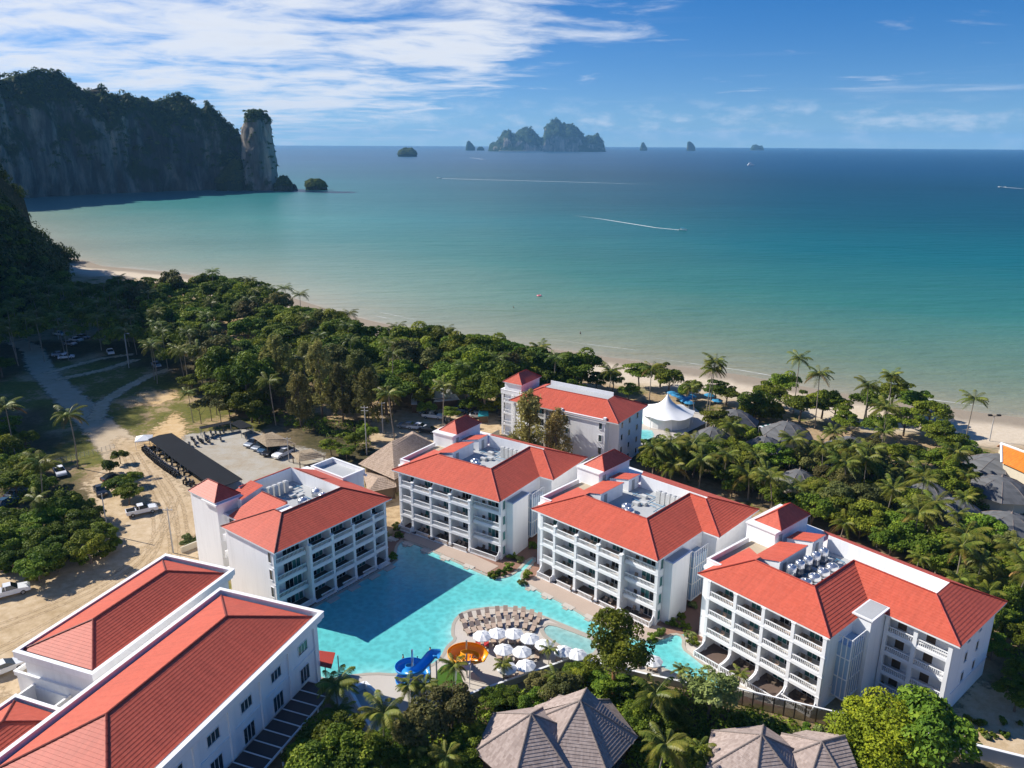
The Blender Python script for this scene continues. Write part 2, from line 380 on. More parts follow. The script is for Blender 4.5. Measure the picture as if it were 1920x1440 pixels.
m_leaf('leaf_broad', (0.060, 0.092, 0.011), (0.150, 0.190, 0.018), (0.31, 0.32, 0.030))
m_leaf('leaf_hill', (0.040, 0.065, 0.012), (0.088, 0.115, 0.020), (0.19, 0.185, 0.032))
m_leaf('leaf_yellow', (0.09, 0.13, 0.012), (0.21, 0.25, 0.014), (0.36, 0.37, 0.02))
m_leaf('leaf_lime', (0.1250, 0.1500, 0.0375), (0.2375, 0.2562, 0.0750), (0.4000, 0.4000, 0.1500))
m_leaf('leaf_olive', (0.0725, 0.0798, 0.0232), (0.1522, 0.1450, 0.0435), (0.2610, 0.2175, 0.0798))
m_leaf('leaf_casuarina', (0.15, 0.155, 0.045), (0.26, 0.245, 0.075), (0.37, 0.32, 0.11), 0.35)
m_leaf('leaf_wispy', (0.1885, 0.1595, 0.0508), (0.3190, 0.2610, 0.0870), (0.4640, 0.3625, 0.1450), 0.3)
m_leaf('leaf_palm', (0.060, 0.085, 0.010), (0.140, 0.165, 0.020), (0.30, 0.27, 0.045), 0.28, 0.45, 0.25, 0.25)
m_leaf('leaf_dry', (0.16, 0.09, 0.025), (0.28, 0.17, 0.05), (0.40, 0.26, 0.08))
m_leaf('leaf_cycad', (0.0550, 0.1210, 0.0220), (0.0990, 0.1870, 0.0330), (0.1650, 0.2420, 0.0550))
simple('bark', (0.16, 0.125, 0.095), 0.9, 0.25, 3, 0.1); simple('bark_palm', (0.27, 0.23, 0.185), 0.9, 0.22, 3, 0.1); simple('bark_red', (0.30, 0.15, 0.07), 0.9, 0.2, 3, 0.1)

# ================================================================== TERRAIN
HILL_RIDGE = np.array([(-262, 214, 62), (-270, 232, 124), (-272, 300, 130), (-300, 380, 132), (-338, 450, 124), (-350, 480, 92), (-330, 500, 44), (-292, 505, 8)], float)
def hill_h(x, y):
    x = np.asarray(x, float); y = np.asarray(y, float); out = np.full(x.shape, -3.0)
    for a, b in zip(HILL_RIDGE[:-1], HILL_RIDGE[1:]):
        d = (b - a)[:2]; t = np.clip(((x - a[0]) * d[0] + (y - a[1]) * d[1]) / (d @ d), 0, 1)
        zz = a[2] + t * (b[2] - a[2]); dx = x - (a[0] + t * d[0]); dy = y - (a[1] + t * d[1]); r = np.hypot(dx, dy)
        width = np.where((dx > 0) | (y > 492), 8 + zz * 0.50, 30 + zz * 1.2); q = np.clip(1 - r / width, 0, 1)
        out = np.maximum(out, -3 + (zz + 3) * (q ** 1.25))
    return out
def ground_z(x, y):
    x = np.asarray(x, float); y = np.asarray(y, float)
    ds = seg_dist(x, y, SHORE_ALL); inland = side_inland(x, y)
    s = np.where(inland, ds, -ds)
    z = np.where(s > 24, 0.0, np.clip(-0.5 + s * 0.0208, -2.2, 0.0))
    n = fbm(np.stack([x / 14, y / 14, 0 * x], -1).reshape(-1, 3), 3, 5).reshape(x.shape)
    hh = hill_h(x, y) + (n - 0.5) * 10
    return np.maximum(z, np.where(hill_h(x, y) > -2.5, hh, -3)), s
LAND = [(-1500, -300), (-1500, SHORE_ALL[0, 1])] + [tuple(p) for p in SHORE_ALL] + [(600, -300)]
def side_inland(x, y): return in_poly(x, y, LAND)

GRASS_PX = [(60, 640), (330, 640), (400, 700), (480, 760), (500, 800), (390, 830), (290, 830), (250, 850), (180, 900), (60, 900), (-60, 760)]
GRASS2_PX = [(560, 780), (690, 790), (740, 860), (700, 880), (600, 850)]
FOREST_PX = [(-400, 640), (60, 640), (330, 640), (480, 760), (560, 790), (900, 800), (960, 760), (1130, 740), (1380, 800), (1600, 860), (1850, 900), (2300, 1000), (2400, 1500), (1900, 1900), (0, 1900), (550, 1500), (640, 1400), (850, 1340), (1080, 1260),
             (1270, 1290), (1560, 1360), (1780, 1420), (1890, 1190), (1540, 980), (1430, 950), (1190, 860), (960, 840), (640, 880), (520, 830), (420, 740), (340, 710), (180, 660), (40, 700), (-100, 760)]
FOREST_L_PX = [(-300, 760), (60, 760), (150, 900), (215, 1010), (140, 1052), (60, 1075), (-100, 1130)]
def build_ground():
    xs = np.concatenate([np.arange(-900, -420, 20), np.arange(-420, 260, 2.5), np.arange(260, 620, 20)]); ys = np.concatenate([np.arange(-200, 40, 20), np.arange(40, 560, 2.5), np.arange(560, 1010, 20)])
    X, Y = np.meshgrid(xs, ys); Z, s = ground_z(X, Y)
    n = (fbm(np.stack([X / 9, Y / 9, 0 * X], -1).reshape(-1, 3), 3, 9).reshape(X.shape) - 0.5) * 16
    gp_ = lambda px: in_poly(X + n, Y + n * 0.7, pw(px))
    grass = np.where(gp_(GRASS_PX) | gp_(GRASS2_PX), 0.62, 0.30)
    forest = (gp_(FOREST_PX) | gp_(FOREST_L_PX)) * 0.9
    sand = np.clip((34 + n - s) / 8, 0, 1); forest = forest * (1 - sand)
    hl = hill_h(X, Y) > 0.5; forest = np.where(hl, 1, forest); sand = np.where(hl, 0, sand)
    def blur(a): 
        b = a.astype(float)
        for _ in range(2):
            b[1:-1, 1:-1] = (b[1:-1, 1:-1] * 2 + b[:-2, 1:-1] + b[2:, 1:-1] + b[1:-1, :-2] + b[1:-1, 2:]) / 6
        return b
    V = np.stack([X, Y, Z], -1).reshape(-1, 3); h, w = X.shape; idx = np.arange(h * w).reshape(h, w)
    F = np.stack([idx[:-1, :-1], idx[:-1, 1:], idx[1:, 1:], idx[1:, :-1]], -1).reshape(-1, 4)
    me = mesh_np('ground', V, F, dict(grass=('POINT', blur(grass).ravel()), wet=('POINT', (np.clip((13 + n * .4 - s) / 5, 0, 1) * (sand > .5)).ravel()), forest=('POINT', blur(forest).ravel()), sand=('POINT', sand.ravel())), True)
    link('ground', me, 'ground_soil', kind='structure')
build_ground()

def build_sea():
    """polar sheet, fine near the beach, out to the horizon"""
    rr = np.concatenate([np.arange(120, 560, 5), np.geomspace(560, 19500, 90)]); th = np.linspace(R(-62), R(62), 240)
    Rr, T = np.meshgrid(rr, th, indexing='ij'); X = Rr * np.sin(T); Y = Rr * np.cos(T)
    d = seg_dist(X, Y, SHORE_ALL); d = np.where(side_inland(X, Y), -d, d)
    h, w = X.shape; keep = d > -14
    V = np.stack([X, Y, np.full_like(X, SEA_Z)], -1).reshape(-1, 3); idx = np.arange(h * w).reshape(h, w)
    F = np.stack([idx[:-1, :-1], idx[1:, :-1], idx[1:, 1:], idx[:-1, 1:]], -1).reshape(-1, 4)
    F = F[keep.reshape(-1)[F].all(1)]
    me = mesh_np('sea', V, F, dict(shore_dist=('POINT', d.ravel()))); link('sea', me, 'sea_water', kind='structure')
build_sea()

def resample_w(line, step=2.0):
    p = np.array(line, float)
    for _ in range(3): p = np.vstack([p[:1]] + [np.stack([a * .75 + b * .25, a * .25 + b * .75]) for a, b in zip(p[:-1], p[1:])] + [p[-1:]])
    return p
def sheet(name, px, mat, z, soft=3.0, step=1.2, world=False, kind='structure', **k):
    """soft-edged sheet of earth lying on the ground"""
    poly = np.array(px if world else pw(px)); lo = poly.min(0) - soft; hi = poly.max(0) + soft
    X, Y = np.meshgrid(np.arange(lo[0], hi[0], step), np.arange(lo[1], hi[1], step))
    d = seg_dist(X, Y, np.vstack([poly, poly[:1]])); d = np.where(in_poly(X, Y, poly), d, -d)
    e = np.clip(d / soft * 0.5 + 0.5, 0, 1); h, w = X.shape; idx = np.arange(h * w).reshape(h, w)
    F = np.stack([idx[:-1, :-1], idx[:-1, 1:], idx[1:, 1:], idx[1:, :-1]], -1).reshape(-1, 4); F = F[(e.reshape(-1)[F] > 0).any(1)]
    V = np.stack([X, Y, np.full_like(X, z)], -1).reshape(-1, 3)
    used, inv = np.unique(F, return_inverse=True)
    me = mesh_np(name, V[used], inv.reshape(-1, 4), dict(edge=('POINT', e.ravel()[used])))
    return link(name, me, mat, kind=kind, **k)
def ribbon(line, w):
    p = np.array(line, float); t = np.gradient(p, axis=0); t /= np.linalg.norm(t, axis=1)[:, None]; n = np.stack([-t[:, 1], t[:, 0]], 1)
    w = np.array(w, float).reshape(-1, 1) if hasattr(w, '__len__') else w
    return np.vstack([p + n * w / 2, (p - n * w / 2)[::-1]])
sheet('dirt_road', ribbon(pw([(30, 640), (62, 655), (75, 690), (105, 722), (150, 765), (190, 805), (240, 850), (290, 905), (330, 960)]), [6, 6.5, 7, 7, 7.5, 8, 10, 14, 16]), 'road_grey', 0.004, 2.5, world=True)
sheet('dirt_track', ribbon(pw([(178, 788), (196, 752), (235, 728), (280, 704), (318, 692)]), [4, 3.5, 3.2, 3.2, 3]), 'road_dirt', 0.008, 1.8, 0.9, world=True)
sheet('dirt_track', ribbon(pw([(105, 712), (140, 705), (200, 692), (255, 674)]), 3.0), 'road_dirt', 0.012, 1.8, 0.9, world=True)
sheet('dirt_track', ribbon(pw([(85, 700), (130, 688), (190, 672), (250, 664)]), 2.6), 'road_dirt', 0.016, 1.8, 0.9, world=True)
sheet('dirt_yard', [(222, 822), (262, 828), (290, 870), (340, 915), (372, 950), (380, 1120), (330, 1200), (160, 1290), (0, 1300), (-180, 1260), (-160, 1130), (40, 1060), (140, 1030), (205, 985), (165, 905), (215, 870)], 'road_dirt', 0.020, 4.0)
for k, ln in enumerate(([(250, 850), (285, 905), (325, 985), (330, 1060), (280, 1130), (180, 1200)], [(235, 850), (265, 905), (300, 970), (290, 1040), (220, 1100), (60, 1190), (-40, 1240)], [(330, 930), (300, 1010), (230, 1075), (120, 1130), (-40, 1190)], [(300, 890), (335, 940), (345, 1010)])):
    c_ = resample_w(pw(ln)); t_ = np.gradient(c_, axis=0); t_ /= np.linalg.norm(t_, axis=1)[:, None]; n_ = np.stack([-t_[:, 1], t_[:, 0]], 1)
    for sd in (-.8, .8): sheet('tyre_track', ribbon(c_ + n_ * sd, .45), 'track_earth', .026 + .002 * k, .45, .35, world=True, kind='stuff')
sheet('bare_earth', [(330, 775), (345, 800), (348, 830), (290, 845), (275, 825), (300, 800)], 'bare_soil', 0.024, 4.0)
sheet('bare_earth', [(270, 735), (320, 733), (330, 745), (290, 760), (255, 752)], 'bare_soil', 0.024, 5.0)
sheet('parking_lot', [(352, 815), (465, 806), (520, 830), (600, 850), (650, 900), (640, 960), (460, 960), (340, 850)], 'lot_gravel', 0.028, 3.0)
sheet('car_park', [(690, 790), (760, 765), (930, 775), (950, 830), (870, 860), (740, 850), (680, 830)], 'road_dirt', 0.020, 4.0)
sheet('sandy_yard', [(1790, 1330), (1830, 1280), (2010, 1330), (2050, 1440), (1870, 1430), (1780, 1390)], 'road_dirt', 0.02, 3.0)

# ------------------------------------------------------------------ surf lines: thin foam sheets on the water
def m_foam():
    m, t = newmat('foam'); geo = t.n('ShaderNodeNewGeometry'); n = t.noise(0.5, 5, 0.7, geo.outputs['Position'])
    p = t.n('ShaderNodeBsdfPrincipled'); p.inputs['Base Color'].default_value = (0.8, 0.82, 0.8, 1); p.inputs['Roughness'].default_value = 0.8
    tr = t.n('ShaderNodeBsdfTransparent'); mx = t.n('ShaderNodeMixShader')
    a = t.m('MULTIPLY_ADD', t.m('SUBTRACT', n.outputs[0], 0.5), 1.1, t.attr('edge').outputs['Fac'])
    t.l(t.ramp(a, (0.42, 0.0), (0.85, 0.9)), mx.inputs[0]); t.l(tr, mx.inputs[1]); t.l(p, mx.inputs[2]); o = t.n('ShaderNodeOutputMaterial'); t.l(mx, o.inputs[0])
m_foam()
def strip_mesh(name, line, w, z, fade=None):
    p = np.array(line, float); t = np.gradient(p, axis=0); t /= np.linalg.norm(t, axis=1)[:, None] + 1e-9; n = np.stack([-t[:, 1], t[:, 0]], 1)
    w = np.broadcast_to(np.asarray(w, float), (len(p),)); fade = np.ones(len(p)) if fade is None else np.asarray(fade)
    V = []; e = []
    for k, q in ((-1, 0), (0, 1), (1, 0)):
        V.append(np.c_[p + n * (w * 0.5 * k)[:, None], np.full(len(p), z)]); e.append(q * fade)
    V = np.vstack(V); N = len(p); F = []
    for j in range(2):
        for i in range(N - 1): F.append((j * N + i, j * N + i + 1, (j + 1) * N + i + 1, (j + 1) * N + i))
    return mesh_np(name, V, np.array(F), dict(edge=('POINT', np.concatenate(e))))
def resample(line, step):
    p = np.array(line, float); L = np.r_[0, np.cumsum(np.linalg.norm(np.diff(p, axis=0), axis=1))]; s = np.arange(0, L[-1], step)
    return np.stack([np.interp(s, L, p[:, k]) for k in range(p.shape[1])], 1)
for k, (off, wd, ph) in enumerate([(0.8, 1.1, 0), (7.0, 0.9, 2.1), (14.0, 0.7, 4.4)]):
    ln = resample(SHORE, 2.0); tt = np.gradient(ln, axis=0); tt /= np.linalg.norm(tt, axis=1)[:, None]
    nn = np.stack([-tt[:, 1], tt[:, 0]], 1)
    if side_inland(np.array([ln[30, 0] + nn[30, 0] * 5]), np.array([ln[30, 1] + nn[30, 1] * 5]))[0]: nn = -nn
    s = np.arange(len(ln)); wob = np.sin(s * 0.07 + ph) * 1.6 + np.sin(s * 0.023 + ph * 2) * 2.2
    fd = np.clip(vnoise(np.c_[s / 14.0, s * 0 + k, s * 0], 3) * 2.6 - (0.95 + 0.25 * k), 0, 1)
    me = strip_mesh('surf_line', ln + nn * (off + wob)[:, None], wd, SEA_Z + 0.02 + 0.004 * k, fd); link('surf_line', me, 'foam', kind='stuff')

# ------------------------------------------------------------------ leaf cards
def leaf_cards(C, N, size, aspect=0.6, jit=0.5, seed=0):
    """rhombus leaves at C with normals ~N; returns V,F"""
    r = np.random.default_rng(seed); n = len(C); nn = N + r.normal(0, jit, (n, 3)); nn /= np.linalg.norm(nn, axis=1)[:, None] + 1e-9
    a = np.cross(nn, r.normal(0, 1, (n, 3))); a /= np.linalg.norm(a, axis=1)[:, None] + 1e-9; b = np.cross(nn, a)
    s = (size * r.uniform(0.65, 1.35, n))[:, None] * 0.5
    V = np.stack([C - a * s, C - b * s * aspect, C + a * s, C + b * s * aspect], 1).reshape(-1, 3)
    return V, np.arange(4 * n).reshape(n, 4)
def leaf_mesh(name, C, N, size, aspect=0.6, jit=0.5, seed=0, rnd=None):
    V, F = leaf_cards(C, N, size, aspect, jit, seed); r = np.random.default_rng(seed + 1)
    return mesh_np(name, V, F, dict(rnd=('FACE', r.random(len(C)) if rnd is None else np.clip(rnd, 0, 1))))
def sph(n, r): 
    v = r.normal(0, 1, (n, 3)); return v / np.linalg.norm(v, axis=1)[:, None]
def canopy(cent, rad, per, size, name, seed, flat=0.75):
    """many tree crowns as one leaf mass"""
    r = np.random.default_rng(seed); k = len(cent); d = sph(k * per, r); d[:, 2] = np.abs(d[:, 2]) * 1.0 - 0.25 * r.random(k * per)
    cc = np.repeat(cent, per, 0); rr = np.repeat(rad, per); lump = 0.72 + 0.5 * vnoise(d * 2.3 + cc * 0.37, seed)
    C = cc + d * (rr * lump)[:, None] * np.array([1, 1, flat]); tr = np.repeat(r.random(k), per)
    return leaf_mesh(name, C, d * 0.8 + np.array([0, 0, 0.5]), size, 0.7, 0.55, seed, 0.55 * tr + 0.45 * r.random(len(C)))

# forest on the near hill (far-off wood that reads as one mass)
def hill_forest():
    r = np.random.default_rng(11); P = np.c_[r.uniform(-430, -180, 30000), r.uniform(190, 600, 30000)]
    h = hill_h(P[:, 0], P[:, 1]); P = P[h > 1.0]; h = h[h > 1.0]
    keep = []; cell = {}
    for i, (x, y) in enumerate(P):
        k = (int(x // 3.4), int(y // 3.4))
        if k in cell: continue
        cell[k] = 1; keep.append(i)
    P = P[keep]; z, _ = ground_z(P[:, 0], P[:, 1]); rad = r.uniform(3.2, 6.4, len(P))
    me = canopy(np.c_[P, z + rad * 0.35], rad, 70, 1.5, 'hill_forest', 21, 1.0); link('hill_forest', me, 'leaf_hill', kind='stuff')
    print('hill crowns', len(P))
hill_forest()

# ------------------------------------------------------------------ limestone walls, stacks and islands
def curtain(name, base, tops, depth, seed, amp=10, step=6, nv=26, back=120, kind=None, parent=None, vegb=0.0, lean=0.25, **k):
    """a standing wall of rock: base polyline (x,y), a crest height per point, real thickness behind"""
    pl = np.c_[np.array(base, float), np.array(tops, float)]; pl = resample(pl, step); N = len(pl)
    t = np.gradient(pl[:, :2], axis=0); t /= np.linalg.norm(t, axis=1)[:, None]; n = np.stack([-t[:, 1], t[:, 0]], 1)   # points away from the camera side
    if (n[N // 2] @ pl[N // 2, :2]) < 0: n = -n
    rows = []; veg = []
    for j in range(nv + 9):
        if j <= nv:
            q = j / nv; zz = pl[:, 2] * q; off = depth * lean * q ** 2.2 + depth * 0.28 * max(0, q - 0.82) ** 1.2 * 5; vg = 0.06 + 0.9 * max(0, q - 0.70)
        else:
            q = (j - nv) / 8; zz = pl[:, 2] * (1 - q ** 1.6 * 1.02); off = depth * (lean + 0.28) + back * q; vg = 0.5
        rows.append(np.c_[pl[:, :2] + n * np.reshape(off, (-1, 1)), zz]); veg.append(np.full(N, vg + vegb))
    V = np.array(rows); shp = V.shape; P = V.reshape(-1, 3)
    d = (fbm(P / np.array([38, 38, 75]), 5, seed) - 0.5) * 2 * amp * 1.6; crease = np.abs(fbm(P / np.array([22, 22, 140]), 4, seed + 9) - 0.5) * -2 * amp
    dz = (fbm(P / 26, 4, seed + 4) - 0.5) * amp * 1.2 * np.clip(P[:, 2] / 60, 0, 1)
    nn = np.tile(n, (shp[0], 1)); P[:, :2] -= nn * (d + crease)[:, None]; P[:, 2] += dz; P[:, 2] = np.where(P[:, 2] < 2, P[:, 2] - 2.5, P[:, 2])
    idx = np.arange(len(P)).reshape(shp[0], N)
    F = np.stack([idx[:-1, :-1], idx[:-1, 1:], idx[1:, 1:], idx[1:, :-1]], -1).reshape(-1, 4)
    me = mesh_np(name, P, F, dict(veg=('POINT', np.array(veg).ravel())), True)
    return link(name, me, 'cliff_rock', parent, kind=kind, **k), P.reshape(shp)
def tufts(name, P, rows, prob, rad, per, size, seed, parent=None, mat='leaf_hill', zmin=6, kind='stuff'):
    r = np.random.default_rng(seed); Q = np.vstack([P[j][r.random(P.shape[1]) < pr] for j, pr in zip(rows, prob)]); Q = Q[Q[:, 2] > zmin]
    Q = Q + r.normal(0, 2, Q.shape) * np.array([1, 1, 0.5]); rd = r.uniform(rad * 0.6, rad * 1.4, len(Q))
    me = canopy(Q, rd, per, size, name, seed, 0.85); return link(name, me, mat, parent, kind=kind)
def hz_at(u, v, D):
    """point on the sight line through (u,v) at ground distance D along +Y"""
    d = ray(u, v); t = D / d[1]; return np.array([d[0] * t, D, CAMZ + d[2] * t])

def headland():
    base, tops = [], []
    sky = [(-260, 120, 900), (-120, 135, 990), (0, 136, 1080), (38, 150, 1110), (60, 150, 1125), (95, 137, 1150), (138, 141, 1175), (165, 156, 1190), (197, 180, 1210), (201, 166, 1212), (214, 164, 1220), (230, 181, 1230),
           (250, 174, 1240), (288, 186, 1260), (320, 197, 1280), (329, 190, 1285), (350, 178, 1295), (370, 186, 1305), (390, 208, 1315), (397, 195, 1318), (412, 203, 1325), (425, 218, 1330), (448, 226, 1345), (470, 240, 1380)]
    for u, v, D in sky:
        p = hz_at(u, v, D + 55); base.append((p[0] * D / (D + 55), D)); tops.append(p[2])
    o, P = curtain('headland', base, tops, 80, 3, 13, 5, 30, 260, kind='structure')
    n = P.shape[0]; tufts('headland_forest', P, range(8, 36), [0.11] * 14 + [0.26] * 5 + [0.75] * 6 + [0.5] * 3, 4.8, 60, 2.2, 5)
headland()

ROCKG = 'limestone islets'
def rock(name, label, cat, u0, u1, vbase, prof, D, seed, wob=0.12, vegc=0.3, tuft=None, beach=None, group=None, depthr=0.6, sides=40):
    """island / stack: prof is a list of (u, v) crest pixels; solid body, elliptical plan per column cluster"""
    t_ = thing(name, label, cat, (0, 0, 0), 0, group)
    us = np.array([p[0] for p in prof], float); vs = np.array([p[1] for p in prof], float)
    pts = [hz_at(u, v, D) for u, v in prof]; xs = np.array([p[0] for p in pts]); hs = np.maximum(np.array([p[2] for p in pts]), 0.5)
    c = thing_loc = np.array([xs.mean(), D]); W = xs.max() - xs.min(); nx, ny = 90, 44
    gx = np.linspace(xs.min(), xs.max(), nx); gy = np.linspace(-1, 1, ny) * W * depthr / 2
    X, Yl = np.meshgrid(gx, gy); H = np.interp(X.ravel(), xs, hs).reshape(X.shape)
    ex = (X - c[0]) / (W / 2); half = np.sqrt(np.clip(1 - np.abs(ex) ** 3, 0, 1)) * W * depthr / 2 + 1e-3
    q = np.clip(1 - np.abs(Yl) / half, 0, 1) ** 0.28
    P = np.stack([X, D + Yl, H * q], -1).reshape(-1, 3); k = W / 12
    nz = (fbm(np.c_[P[:, :2] / (k * 0.55), P[:, 2] * 0], 5, seed) - 0.5) * 2; edge = np.minimum(q.ravel(), 1)
    P[:, 2] = np.where(P[:, 2] > 0.02, P[:, 2] * (1 + nz * wob * (edge > 0.5)), -2); P[:, 2] = np.where(np.abs(ex).ravel() > 0.995, -2, P[:, 2])
    idx = np.arange(nx * ny).reshape(ny, nx); F = np.stack([idx[:-1, :-1], idx[:-1, 1:], idx[1:, 1:], idx[1:, :-1]], -1).reshape(-1, 4)
    me = mesh_np('rock', P, F, dict(veg=('POINT', np.full(len(P), vegc))), True); link('rock', me, 'lit_limestone' if cat == 'island' else 'cliff_rock', t_)
    if tuft:
        dens, rad, per, size = tuft; r = np.random.default_rng(seed); S = P[(r.random(len(P)) < dens) & (P[:, 2] > 0.25 * hs.max())]
        rd = r.uniform(rad * 0.6, rad * 1.3, len(S)); cm = canopy(S, rd, per, size, 'forest_cap', seed, 0.8); link('forest_cap', cm, 'leaf_hill', t_, kind='stuff')
    return t_, P
def stack_tower():
    """the tall free-standing pillar at the end of the headland"""
    t_ = thing('sea_stack', 'tall limestone pillar with a bushy green top at the end of the headland', 'sea stack')
    D = 1298.0; rows = [(352, 446, 512), (330, 446, 511), (300, 447, 508), (270, 447, 505), (245, 446, 504), (232, 447, 503), (222, 449, 500), (213, 455, 494), (207, 464, 484)]
    na = 56; V = []
    lv = np.array([r[0] for r in rows], float); a0 = np.array([r[1] for r in rows], float); a1 = np.array([r[2] for r in rows], float)
    for v in np.linspace(358, 207, 44):
        u0, u1 = np.interp(v, lv[::-1], a0[::-1]), np.interp(v, lv[::-1], a1[::-1]); p0, p1 = hz_at(u0, v, D), hz_at(u1, v, D)
        cx, rx = (p0[0] + p1[0]) / 2, (p1[0] - p0[0]) / 2
        for i in range(na):
            a = 2 * math.pi * i / na; V.append((cx + rx * math.cos(a), D + 20 + rx * 0.8 * math.sin(a), p0[2]))
    V = np.array(V); d = (fbm(V / np.array([12, 12, 30]), 5, 77) - 0.5) * 22; cen = V.reshape(44, na, 3).mean(1).repeat(na, 0); rad = V - cen; rad[:, 2] = 0
    V = V + rad / (np.linalg.norm(rad, axis=1)[:, None] + 1e-6) * d[:, None]; idx = np.arange(44 * na).reshape(44, na)
    F = np.stack([idx[:-1], np.roll(idx[:-1], -1, 1), np.roll(idx[1:], -1, 1), idx[1:]], -1).reshape(-1, 4)
    F = np.vstack([F, [[idx[-1, i], idx[-1, (i + 1) % na], idx[-1, (i + 2) % na], idx[-1, (i + 3) % na]] for i in range(0, na, 2)]])
    veg = np.interp(V[:, 2], [0, 14, 30, 96, 118, 140], [0.3, 0.1, -0.55, -0.45, 0.45, 0.8]); link('rock', mesh_np('rock', V, F, dict(veg=('POINT', veg)), True), 'lit_limestone', t_)
    r = np.random.default_rng(5); S = V[(V[:, 2] > 104) & (r.random(len(V)) < 0.35)]; S2 = V[(V[:, 2] < 104) & (r.random(len(V)) < 0.035)]
    top = np.c_[r.normal(cen[-1, 0], 8, 40), r.normal(D + 20, 8, 40), np.full(40, V[:, 2].max() - 1)]
    Q = np.vstack([S, S2, top]); link('forest_cap', canopy(Q, r.uniform(1.8, 4.0, len(Q)), 60, 1.5, 'forest_cap', 8, 0.9), 'leaf_hill', t_, kind='stuff')
stack_tower()
rock('rock_shoulder', 'bushy rounded shoulder of rock at the foot of the tall limestone pillar', 'rock', 405, 452, 356, [(404, 356), (408, 338), (418, 322), (430, 312), (440, 300), (450, 300), (458, 356)], 1300, 31, 0.1, 0.7, (0.5, 3.5, 60, 1.6))
rock('rock_islet', 'larger craggy islet standing just right of the tall limestone pillar', 'islet', 515, 548, 355, [(511, 356), (518, 345), (524, 332), (534, 331), (541, 336), (546, 344), (549, 356)], 1300, 33, 0.25, 0.2, (0.12, 2.2, 40, 1.2), group=None)
rock('rock_islet', 'smallest low rock lying right of the craggy islet by the limestone pillar', 'islet', 545, 556, 354, [(544, 355), (547, 347), (552, 344), (556, 349), (558, 355)], 1310, 34, 0.2, 0.1)
rock('rock_islet', 'flat topped mushroom rock alone in the bay beyond the other islets', 'islet', 572, 611, 354, [(571, 354), (573, 341), (584, 337), (597, 337), (607, 341), (611, 347), (612, 354)], 1330, 35, 0.15, 0.35, (0.25, 2.2, 40, 1.2), depthr=0.7)
rock('green_islet', 'low round green islet alone on the open sea', 'islet', 746, 782, 293, [(745, 293.5), (749, 284), (757, 279), (766, 280), (772, 279), (778, 283), (782, 293.5)], 4600, 36, 0.2, 0.7, (0.5, 6, 30, 4))
IS_D = 8000
isl, _ = rock('rocky_island', 'big hazy island of steep limestone hills with a white beach', 'island', 915, 1133, 283, [(905, 283), (918, 270), (930, 266), (940, 254), (947, 246), (956, 244), (964, 250), (972, 246), (980, 241), (988, 238), (996, 240), (1001, 246), (1008, 254), (1014, 259), (1019, 258), (1021, 238),
      (1026, 235), (1036, 227), (1046, 228), (1056, 231), (1066, 232), (1074, 234), (1082, 241), (1090, 250), (1097, 260), (1100, 256), (1106, 252), (1115, 251), (1122, 254), (1128, 262), (1132, 270), (1134, 284)], IS_D, 41, 0.20, 0.0, (0.16, 14, 14, 12), depthr=0.35)
bxa, bxb = hz_at(936, 283, 7800)[0], hz_at(1018, 283, 7800)[0]; bm = MB(); bm.prism([(bxa, 7795), (bxa * .5 + bxb * .5, 7760), (bxb, 7770), (bxb + 20, 7990), (bxa - 10, 7990)], -1, 5.0); bm.build('beach', 'beach_sand' if 'beach_sand' in MATS else simple('beach_sand', (0.75, 0.70, 0.6), 0.9), isl)
rock('far_islet', 'small dark hazy rock left of the big island', 'islet', 873, 891, 279, [(873, 279), (875, 267), (879, 264), (884, 268), (890, 275), (891, 279)], 8600, 43, 0.15, 0.4, depthr=0.7)
rock('far_islet', 'tiny low hazy rock close to the left end of the big island', 'islet', 895, 908, 278.5, [(894, 279), (898, 275), (904, 275), (908, 279)], 8600, 44, 0.15, 0.4, depthr=0.7)
rock('far_islet', 'small hazy rock on the horizon just right of the big island', 'islet', 1201, 1213, 278, [(1200, 278.6), (1203, 268.5), (1207, 266.5), (1210, 272), (1214, 278.6)], 9500, 45, 0.15, 0.4, depthr=0.7)
rock('far_islet', 'hooked hazy rock on the horizon, leaning to the left', 'islet', 1289, 1303, 279, [(1288, 279), (1289, 267), (1293, 265.5), (1299, 269), (1303, 275), (1304, 279)], 9500, 46, 0.15, 0.4, depthr=0.7)
rock('far_islet', 'low wide double humped hazy islet on the horizon, farthest right', 'islet', 1408, 1432, 279, [(1407, 279.5), (1411, 272), (1418, 271), (1423, 273.5), (1429, 272.5), (1432, 279.5)], 11000, 47, 0.15, 0.4, depthr=0.7)

# ------------------------------------------------------------------ haze
def haze():
    m = bpy.data.materials.new('haze_air'); m.use_nodes = True; t = NT(m.node_tree)
    v = t.n('ShaderNodeVolumePrincipled'); v.inputs['Color'].default_value = (0.26, 0.60, 1.0, 1); v.inputs['Density'].default_value = HAZE_D; v.inputs['Anisotropy'].default_value = 0.0
    o = t.n('ShaderNodeOutputMaterial'); t.l(v.outputs[0], o.inputs['Volume'])
    MATS['haze_air'] = m
    b = MB(); b.box(-20500, 20500, -1500, 20500, -4.5, 345); b.build('haze', 'haze_air', kind='stuff')
HAZE_D = 5.0e-5
haze()
